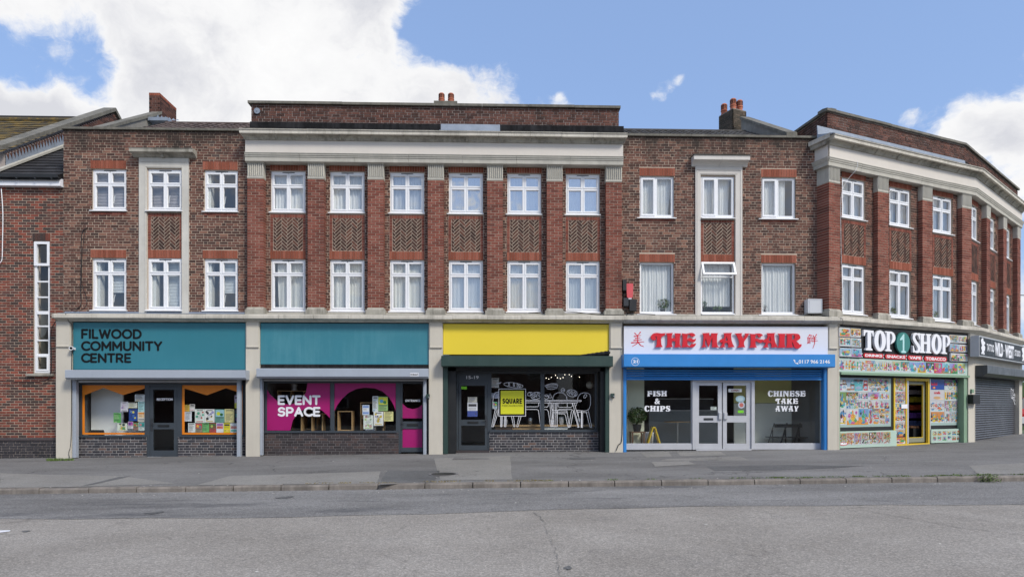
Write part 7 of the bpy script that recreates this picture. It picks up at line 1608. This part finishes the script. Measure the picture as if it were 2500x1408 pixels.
for j in range(2):
    for k in range(6): a = U5(1053)+.06+k*.24; pic(a, a+.19, .24+j*.17, .38+j*.17, .124, 'blob', 520+k+6*j, SF5, 'low_print', base=(.56, .62, .5))
room(SF5, F1, .1, 5.6, .16, 2.9, -.09, -3.0, M['room_dark'], M['roomfloor'], M['room_dark'])
gs = thing('goods_rack', 'rack of bright packets seen through the open corner shop door', 'rack', F1.pt(U5(950), -1.2, .16)); a = U5(900)+.95; box('rack_frame', F1, a+.0, a+.9, -.95, -.85, .16, 2.3, M['black'], gs)
rs = random.Random(5)
for j in range(7):
    q = MB(); box('shelf', F1, a, a+.9, -.84, -.60, .4+j*.26, .415+j*.26, M['darkgrey'], gs); c = rs.choice(PAL)
    c = [(.4, .12, .1), (.15, .2, .45), (.25, .1, .5), (.7, .12, .05), (.75, .6, .05), (.7, .62, .66), (.65, .5, .52)][j]
    for k in range(7): q.box(F1, a+.02+k*.12, a+.11+k*.12, -.82, -.62, .42+j*.26, .42+j*.26+rs.uniform(.12, .19))
    q.build('packets', flat(c), gs)
bk = thing('basket', 'basket of snacks low inside the corner shop doorway', 'basket', F1.pt(U5(890), -.7, .16)); UB = U5(850)+.62; box('basket_body', F1, UB, UB+.35, -.55, -.2, .3, .62, M['black'], bk); q = MB()
for k in range(14): c = F1.pt(UB+rs.uniform(.03, .32), rs.uniform(-.5, -.25), .64); q.cr = rs.random(); q.lathe(c, [(.001, -.05), (.05, 0), (.04, .05), (.001, .07)], 7)
q.build('snacks', flat((.3, .14, .06)), bk)

# ================================================================== SHOP 6: tattoo studio
sg = thing('fascia_sign', 'black box sign reading TATTOO WILD WEST STUDIO in tall western letters', 'shop sign', F2.pt(3, .3, 3)); e6 = Z(F2, .5)(2360, 760, 4.143)
ua = e6(130, 300)[0]; zs0, zs1 = 2.92, 3.585
bevelled(F2, ua, 6.2, .25, .49, zs0, zs1, .01).build('sign_case', mat('grey_sign_case', (.42, .44, .46), .4, .04, 2), sg); box('sign_face', F2, ua+.05, 6.15, .491, .4965, zs0+.04, zs1-.04, M['black'], sg)
u6 = lambda x: e6(x, 420)[0]
zc = (zs0+zs1)/2
for w_, x0, x1, h_ in (('TATTOO', 203, 280, .24), ('WILD', 285, 370, .46), ('·', 374, 384, .06), ('WEST', 388, 480, .46), ('STUDIO', 485, 546, .22)): text(w_, F2, u6(x0)+.02, u6(x1)-.02, zc-h_/2, zc+h_/2, .497, M['white'], sg, bold=.045 if h_ > .3 else .02)
def fig(x0, x1): 
    a, b = u6(x0), u6(x1); w = b-a; P = [(.3, 1), (.55, 1.0), (.6, .85), (.9, .8), (.95, .68), (.7, .62), (.95, .5), (.9, .3), (.7, .22), (.85, .05), (.6, .0), (.5, .12), (.35, .02), (.1, .06), (.3, .2), (.1, .4), (.3, .55), (.15, .7), (.05, .85)]
    shape('figure', [[(a+x*w, zs0+.07+y*(zs1-zs0-.14)) for x, y in P]], F2, lambda x, y: (x, y), .4968, .499, M['white'], sg, True)
fig(143, 190); fig(556, 600)
SF6 = thing('shop_front', 'closed dark roller shutter of the tattoo studio with white graffiti', 'shopfront', F2.pt(3, 0, 0))
q = MB(); q.box(F2, -.02, 5.9, .12, .24, 2.62, 3.70); q.build('fascia_wall', M['cream'], SF6)
shutter_box(SF6, F2, .0, 6.3, 2.30, 2.66, .251, .58, mat('black_shutter_box', (.035, .036, .038), .35, .2, 2, streak=.3, streak_col=(.12, .12, .12)), ch=.12)
ns = 27; zh = (2.30-.20)/ns
for k in range(ns):
    zz = .20+k*zh; q = MB(); q.sweep(F2, [(.08, zz+.001), (.118, zz+.004), (.128, zz+zh*.35), (.118, zz+zh-.012), (.096, zz+zh-.004), (.08, zz+zh-.001)], .0, 5.66); q.build('shutter_slat', M['slat'], SF6)
q = MB(); q.box(F2, 0, 5.66, .07, .14, .14, .195); q.build('bottom_slat', M['slat'], SF6)
q = MB(); e7 = Z(F2, .135)(2360, 760, 4.143)
for k, s_ in enumerate([[(450, 775), (452, 870), (470, 880)], [(452, 780), (470, 800), (462, 860), (480, 870)], [(478, 785), (470, 840), (490, 850)], [(484, 830), (500, 850), (478, 880), (500, 910)], [(470, 880), (490, 940), (505, 905), (500, 860)], [(510, 870), (515, 920), (498, 930), (508, 960)], [(520, 880), (518, 960), (500, 975)], [(505, 940), (515, 975), (522, 1008)], [(490, 900), (520, 900)]]): ribbon(q, F2, [e7(*p) for p in s_], .035, .1285, .1295+.0003*k)
q.build('graffiti', M['white'], SF6)

# ------------------------------------------------------------------ curtains, blinds and things on the window sills
nth = ['first', 'second', 'third', 'fourth', 'fifth', 'sixth']
for i, (a, b) in enumerate([(-11.33, -10.37), (-9.77, -8.81), (-8.21, -7.26)]):
    col_ = ['left', 'middle, stone framed', 'right'][i]
    if i < 2: blinds(F0, a+.05, b-.05, UW[0]+.08, UW[1]-.1, -.185, M['blind'], 'closed grey slatted blind in the %s upper window of the left wing' % col_)
    blinds(F0, a+.5, b-.08, LW[0]+(.5 if i != 1 else .1), LW[1]-.1, -.185, M['blindw'], 'pale blind over the right half of the %s lower window, left wing' % col_, skew=-.06)
    box('jamb_lining', F0, a+.0, a+.16, -.34, -.125, LW[0]-.05, LW[1], M['room_white'], LWG); 
    if i == 2: box('jamb_lining', F0, a+.0, a+.14, -.34, -.125, UW[0]-.05, UW[1], M['room_white'], LWG)
for i, (a, b) in enumerate(CW):
    for k, (z, row) in enumerate(((UW, 'upper'), (LW, 'lower'))):
        m_ = [M['net'], M['net'], M['net'], M['net3'], M['net3'], M['net3']][i] if k == 0 else [M['net2'], M['net2'], M['net2'], M['net'], M['net2'], M['net2']][i]
        if k == 0 or i in (2, 3): curtain(F0, a+.03, b-.03, z[0]+.03, z[1]-.06, -.185, m_, '%s net curtain across the %s window in the %s bay of the central block' % ('patterned' if i < 2 else 'plain', row, nth[i]), seed=i*2+k, amp=.012 if i > 2 else .02)
        else:
            curtain(F0, a+(.14 if i == 0 else .03), a+.5, z[0]+.03, z[1]-.06, -.185, m_, 'left grey curtain in the %s window, %s bay of the central block' % (row, nth[i]), seed=i*2+k, taper=.08 if i == 0 else .02)
            curtain(F0, a+.50, b-.03, z[0]+.03, z[1]-.06, -.20, m_, 'right grey curtain in the %s window, %s bay of the central block' % (row, nth[i]), seed=i*2+k+50)
for i, (a, b) in enumerate([(4.22, 5.22), (6.0, 6.98), (7.78, 8.79)]):
    col_ = ['left', 'middle', 'right'][i]
    if i == 0: curtain(F0, a+.06, b-.06, 6.83, 7.95, -.19, M['net3'], 'thin grey curtain across the left upper window of the right wing', seed=70, taper=.2, amp=.015)
    else:
        curtain(F0, a+.06, a+.46, 6.83, 7.95, -.19, M['net'], 'left white curtain in the %s upper window of the right wing' % col_, seed=71+i, taper=.10); curtain(F0, a+.5, b-(.08 if i == 1 else .22), 6.83, 7.95, -.20, M['net'], 'right white curtain in the %s upper window of the right wing' % col_, seed=75+i, taper=.06)
    curtain(F0, a+.05, b-.05, LWr[0]+(.05 if i != 1 else .22), LWr[1]-.06, -.19, M['net'], 'white gathered net curtain in the %s lower window of the right wing' % col_, seed=80+i, amp=.032, per=.085, taper=-.12 if i == 0 else .03)
for i, (a, b) in enumerate(W1):
    for k, (z, row) in enumerate(((UW, 'upper'), (LW, 'lower'))):
        curtain(F1, a+.03, a+.52, z[0]+.03, z[1]-.06, -.14, M['net3'], 'net curtain in the left half of the %s window, %s bay, corner block' % (row, nth[i]), seed=90+2*i+k)
        if k == 0: curtain(F1, a+.72, b-.04, z[0]+.03, z[1]-.06, -.15, M['net3'], 'narrow net curtain at the right of the upper window, %s bay, corner block' % nth[i], seed=100+i)
plant('sill_plant', 4.95, .22, LWr[0]+.03, .22, .34, .08, .10, 330, 'bushy plant on the sill of the left lower window of the right wing', .035)
plant('sill_plant', 6.14, .22, LWr[0]+.03, .12, .28, .07, .09, 160, 'plant at the left of the sill under the open top light', .03)
plant('sill_plant', 6.55, .20, LWr[0]+.03, .14, .12, .05, .08, 90, 'small spiky plant in the middle of the sill under the open top light', .04, M['leaf2'])
plant('sill_plant', 7.95, .20, LWr[0]+.03, .10, .18, .05, .07, 60, 'thin plant on the sill of the right lower window of the right wing', .02)
for i in (1, 2): x, y, z = F1.pt(W1[i][0]+.3, -.02, LW[0]+.02); plant('sill_plant', x, y, z, .10, .22, .05, .07, 70, 'small plant on the lower sill in the %s bay of the corner block' % nth[i], .03, M['leaf2'])

# ------------------------------------------------------------------ fittings on the walls
def cable(label, pts, r=.009, cat='cable', name='cable', m=None):
    P = []
    for i in range(len(pts)-1):      # a slack curve through the points
        p0, p1, p2, p3 = [Vector(pts[max(0, min(len(pts)-1, i+k))]) for k in (-1, 0, 1, 2)]
        for k in range(5): t_ = k/5; P.append(tuple(.5*((2*p1)+(p2-p0)*t_+(2*p0-5*p1+4*p2-p3)*t_*t_+(3*p1-p0-3*p2+p3)*t_**3)))
    P.append(tuple(pts[-1])); q = MB(); q.tube(P, r, 6); return q.build(name, m or M['cable'], None, smooth=True, label=label, category=cat)
def wp(px, py, v=.03, fr=F0): u_, z_ = EL(fr, v, px, py); return fr.pt(u_, v, z_)
cable('black cable running down the brick beside the left windows to the cornice', [wp(214, 555), wp(204, 562), wp(199, 580), wp(198, 640), wp(197, 700), wp(198, 740), wp(190, 752), wp(172, 757, .06)], .010)
cable('thin second cable looping down to the cornice beside the first', [wp(207, 566), wp(201, 620), wp(200, 690), wp(210, 720), wp(211, 745), wp(196, 757), wp(180, 762, .3)], .006)
cable('black cable on the annex wall curving up to the end of the cornice', [wp(0, 930), wp(60, 932), wp(100, 931), wp(121, 920), wp(126, 880), wp(124, 830), wp(126, 803), wp(140, 778, .1)], .012)
cable('black cable down the edge of the leftmost cream pier to the ground', [wp(160, 765, .47), wp(168, 785, .30), wp(176, 800, .27), wp(175, 900, .27), wp(175, 1000, .27), wp(173, 1080, .27), wp(168, 1105, .28), wp(172, 1120, .30), wp(180, 1124, .32)], .008)
cable('black cable down the pier between the yellow board and the white sign', [wp(1533, 765, .47), wp(1523, 782, .30), wp(1520, 800, .30), wp(1519, 880, .28), wp(1519, 1060, .27), wp(1510, 1085, .27), wp(1504, 1100, .28)], .010)
cable('bundle of black cable lying along the ledge left of the meter boxes', [wp(1290, 764, .30), wp(1380, 760, .2), wp(1460, 768, .3), wp(1520, 768, .3), wp(1548, 765, .2), wp(1600, 768, .33)], .011)
cable('thin black cable along the ledge over the right cream pier', [wp(1960, 762, .2), wp(1990, 768, .3), wp(2025, 772, .35), wp(2052, 775, .45), wp(2058, 788, .5), wp(2048, 800, .3)], .006)
cable('white cable on the wall edge at the far left', [wp(3, 460), wp(7, 520), wp(6, 600), wp(5, 632), wp(0, 642)], .012, m=M['upvc'])
cable('thin white aerial cable from the frieze to the first corner window', [EL_ for EL_ in (F1.pt(.62, .36, 8.45), F1.pt(.58, .34, 8.2), F1.pt(.42, .16, 7.9), F1.pt(.22, .13, 7.4), F1.pt(.22, .13, 6.0), F1.pt(.30, .13, 4.2))], .006, m=M['upvc'])
# security camera
c = wp(176, 850, .33); o = thing('security_camera', 'small white dome camera at the left edge of the teal sign', 'camera', c); q = MB(); q.tube([(c[0]-.03, c[1]+.05, c[2]+.01), (c[0]+.01, c[1]-.06, c[2])], [.045, .055], 12); q.build('camera_body', M['white'], o); q = MB(); q.tube([(c[0]+.012, c[1]-.061, c[2]), (c[0]+.016, c[1]-.075, c[2]-.003)], [.04, .02], 12); q.build('lens', M['ink'], o); q = MB(); q.box(Fr(c[0]-.02, c[1]+.10), -.03, .03, -.03, .05, c[2]-.03, c[2]+.03); q.build('bracket', M['white'], o)
# alarm box and black boxes
c0 = wp(1537, 700, .12); o = thing('alarm_box', 'red alarm bell box with a grey foot, on the brick beside the last pilaster', 'alarm box', c0)
a = EL(F0, .12, 1529, 729); b = EL(F0, .12, 1546, 692); q = MB(); w = b[0]-a[0]; q.prism(F0, [(a[0]+.02, a[1]+.05), (a[0]+w*.35, a[1]-.0), (a[0]+w*.7, a[1]), (b[0]-.015, a[1]+.05), (b[0], b[1]-.03), (b[0]-.02, b[1]), (a[0]+.02, b[1]), (a[0], b[1]-.03)][::1], .03, .13); q.build('alarm_cover', M['alarm'], o); q = MB(); q.box(F0, a[0]+w*.3, a[0]+w*.75, .06, .135, a[1]-.02, a[1]+.02); q.build('strobe', M['boxgrey'], o)
for (x0, y0, x1, y1, lab, m_, d) in ((1519, 684, 1528, 711, 'narrow black floodlight left of the red alarm box', 'black', .2), (1522, 727, 1534, 748, 'dark grey junction box below the red alarm box', 'darkgrey', .14), (1536, 731, 1553, 760, 'black cluster of cable closures right of the dark grey junction box', 'black', .16)):
    a = EL(F0, .1, x0, y1); b = EL(F0, .1, x1, y0); o = thing('junction_box', lab, 'junction box', F0.pt(a[0], .02, a[1])); bevelled(F0, a[0], b[0], .02, d, a[1], b[1], .015).build('casing', M[m_], o); q = MB()
    for k in range(3): q.tube([F0.pt(a[0]+.03+k*(b[0]-a[0]-.06)/2, .07, a[1]+.01), F0.pt(a[0]+.04+k*.03, .09, a[1]-.06), F0.pt(a[0]+.02+k*.05, .12, a[1]-.12)], .008, 5)
    q.build('tails', M['cable'], o)
a = EL(F0, .2, 1976, 765); b = EL(F0, .2, 2006, 730); o = thing('utility_cabinet', 'pale grey steel cabinet mounted above the cornice beside the corner pilaster', 'cabinet', F0.pt(a[0], 0, a[1])); bevelled(F0, a[0]-.06, b[0]-.0, .02, .24, a[1], b[1], .008).build('cabinet_body', M['boxgrey'], o)
q = MB(); ring(q, F0, a[0]-.02, b[0]-.02, a[1]+.02, b[1]-.02, .006, .2405, .246); q.box(F0, a[0]-.03, a[0]-.015, .241, .252, a[1]+.05, a[1]+.07); q.box(F0, a[0]-.03, a[0]-.015, .241, .252, b[1]-.08, b[1]-.06); q.build('cabinet_door', M['boxgrey'], o); q = MB(); q.tube([F0.pt(a[0]+.1, .1, a[1]), F0.pt(a[0]+.1, .12, a[1]-.10)], .012, 5); q.tube([F0.pt(a[0]+.15, .1, a[1]), F0.pt(a[0]+.17, .14, a[1]-.10)], .010, 5); q.build('tails', M['cable'], o)
for (x, y, lab, fr, v) in ((1045, 967, 'small dark key switch box beside the pink entrance door', F0, .25), (1495, 965, 'small dark key switch box on the pier right of the drawn-on window', F0, .25)):
    c = EL(fr, v, x, y); o = thing('key_switch', lab, 'switch box', fr.pt(c[0], v, c[1])); bevelled(fr, c[0]-.05, c[0]+.05, v, v+.07, c[1]-.06, c[1]+.06, .008).build('casing', M['green'], o); q = MB(); q.tube([fr.pt(c[0]+.03, v+.07, c[1]-.02), fr.pt(c[0]+.03, v+.09, c[1]-.02)], .02, 8); q.tube([fr.pt(c[0]+.04, v+.085, c[1]-.03), fr.pt(c[0]+.05, v+.085, c[1]-.09)], .008, 5); q.build('padlock', M['steel'], o)
c = EL(F1, .25, 2371, 974); o = thing('wall_box', 'black open metal box on the pier beside the dark shutter', 'box', F1.pt(c[0], .25, c[1])); bevelled(F1, c[0]-.17, c[0]+.17, .25, .42, c[1]-.15, c[1]+.15, .01).build('casing', M['black'], o)
c = EL(F1, .25, 2371, 954); o = thing('wall_switch', 'small green switch box above the black one on the pier', 'switch box', F1.pt(c[0], .25, c[1])); bevelled(F1, c[0]-.05, c[0]+.05, .25, .31, c[1]-.06, c[1]+.06, .01).build('casing', M['palegreen'], o)

# ------------------------------------------------------------------ beyond the corner, and the houses across the street (they show in the glass)
def hedge(name, label, x0, x1, y0, y1, z0, h, n):
    o = thing(name, label, 'hedge', ((x0+x1)/2, (y0+y1)/2, z0)); q = MB()
    for k in range(n):
        p = Vector((random.uniform(x0, x1), random.uniform(y0, y1), z0+h*random.random()**.6)); a = Vector([random.uniform(-1, 1) for _ in range(3)]).normalized(); b = a.cross(Vector([random.uniform(-1, 1) for _ in range(3)])).normalized(); L = random.uniform(.05, .12)
        q.add([tuple(p-a*L), tuple(p+b*L*.5), tuple(p+a*L), tuple(p-b*L*.5)], [(0, 1, 2, 3)])
    q.build('leaves', M['leaf2'], o); box('hedge_core', Fr(0, 0), x0+.2, x1-.2, -y1+.2, -y0-.2, z0-.3, z0+h-.2, M['leaf'], o)
hedge('hedge', 'bright green hedge beyond the right end of the building', 31, 40, 22, 24, .0, 3.0, 2500)
def car(name, label, x, y, z, ang, col):
    fr = Fr(x, y, ang, z); o = thing(name, label, 'car', (x, y, z)); q = MB(); q.sweep(fr, [(-.85, .25), (.85, .25), (.9, .6), (.84, .88), (-.84, .88), (-.9, .6)], -2.0, 2.05); body = q.build('body', col, o)
    q = MB(); q.add([fr.pt(u_, v_, z_) for u_, v_, z_ in ((-1.5, -.8, .881), (1.2, -.8, .881), (1.2, .8, .881), (-1.5, .8, .881), (-1.0, -.62, 1.42), (.5, -.62, 1.42), (.5, .62, 1.42), (-1.0, .62, 1.42))], [(0, 1, 2, 3), (7, 6, 5, 4), (0, 4, 5, 1), (1, 5, 6, 2), (2, 6, 7, 3), (3, 7, 4, 0)]); q.build('cabin', M['darkgrey'], o)
    q = MB(); q.box(fr, -.98, .48, -.60, .60, 1.421, 1.45); q.build('roof', col, o)
    for uu in (-1.25, 1.25):
        for vv in (-.78, .78):
            q = MB(); c = fr.pt(uu, vv, .3); d = Vector(fr.pt(uu, vv+.1, .3))-Vector(c); q.tube([tuple(Vector(c)-d), tuple(Vector(c)+d)], .31, 16); w_ = q.build('wheel', M['rubber'], o); q = MB(); q.tube([tuple(Vector(c)-d*1.05), tuple(Vector(c)+d*1.05)], .18, 12); q.build('rim', M['alu'], w_)
    for vv in (-.7, .5): box('rear_light', fr, -2.02, -2.0, vv, vv+.2, .6, .75, M['alarm'], o)
car('parked_car', 'red car just showing behind the right end of the building', 28.2, 14.2, .28, 0, mat('red_car_paint', (.42, .02, .02), .25, .03, 2))
cable('overhead wire beyond the right end of the corner block', [(20, 9, 6.3), (30, 12, 6.6), (40, 14, 7.2)], .02, 'wire', 'overhead_wire')
def house(label, x0, x1, y, h, rh, seed):
    o = thing('terrace_house', label, 'house', ((x0+x1)/2, y, -.4)); fr = Fr(0, y, 0); f_ = Fr(0, y-8, 0)
    box('wall', fr, x0, x1, 0, 8, -1.2, h, M['annex'], o)
    q = MB(); q.prism(Fr(x0, y, 90), [(-8.4, h), (.4, h), (-4, h+rh)][::1], 0, x1-x0); q.build('roof', M['tile_d'], o)
    for k, xx in enumerate((x0+1.5, x1-2.6)):
        for zz in (.9, 3.5):
            q = MB(); ring(q, Fr(0, y+.0, 180), -xx-1.2, -xx, zz, zz+1.2, .07, .0, .05); w_ = q.build('window', M['upvc'], o); MB().box(Fr(0, y, 180), -xx-1.13, -xx-.07, .001, .02, zz+.07, zz+1.13).build('pane', M['ink'], w_)
    q = MB(); q.box(fr, x0+.3, x0+1.0, 3.4, 4.4, h+rh-.6, h+rh+1.3); c_ = q.build('chimney', M['annex'], o)
for k, (a, b) in enumerate(((-40, -15.5), (-15, -3.5), (-3, 5.5), (8, 38))): house(['brick house across the street, opposite the annex', 'brick house across the street, opposite the teal signs', 'brick house across the street, opposite the yellow sign', 'brick house across the street, opposite the corner'][k], a, b, -36, 5.3, 3.0, k)
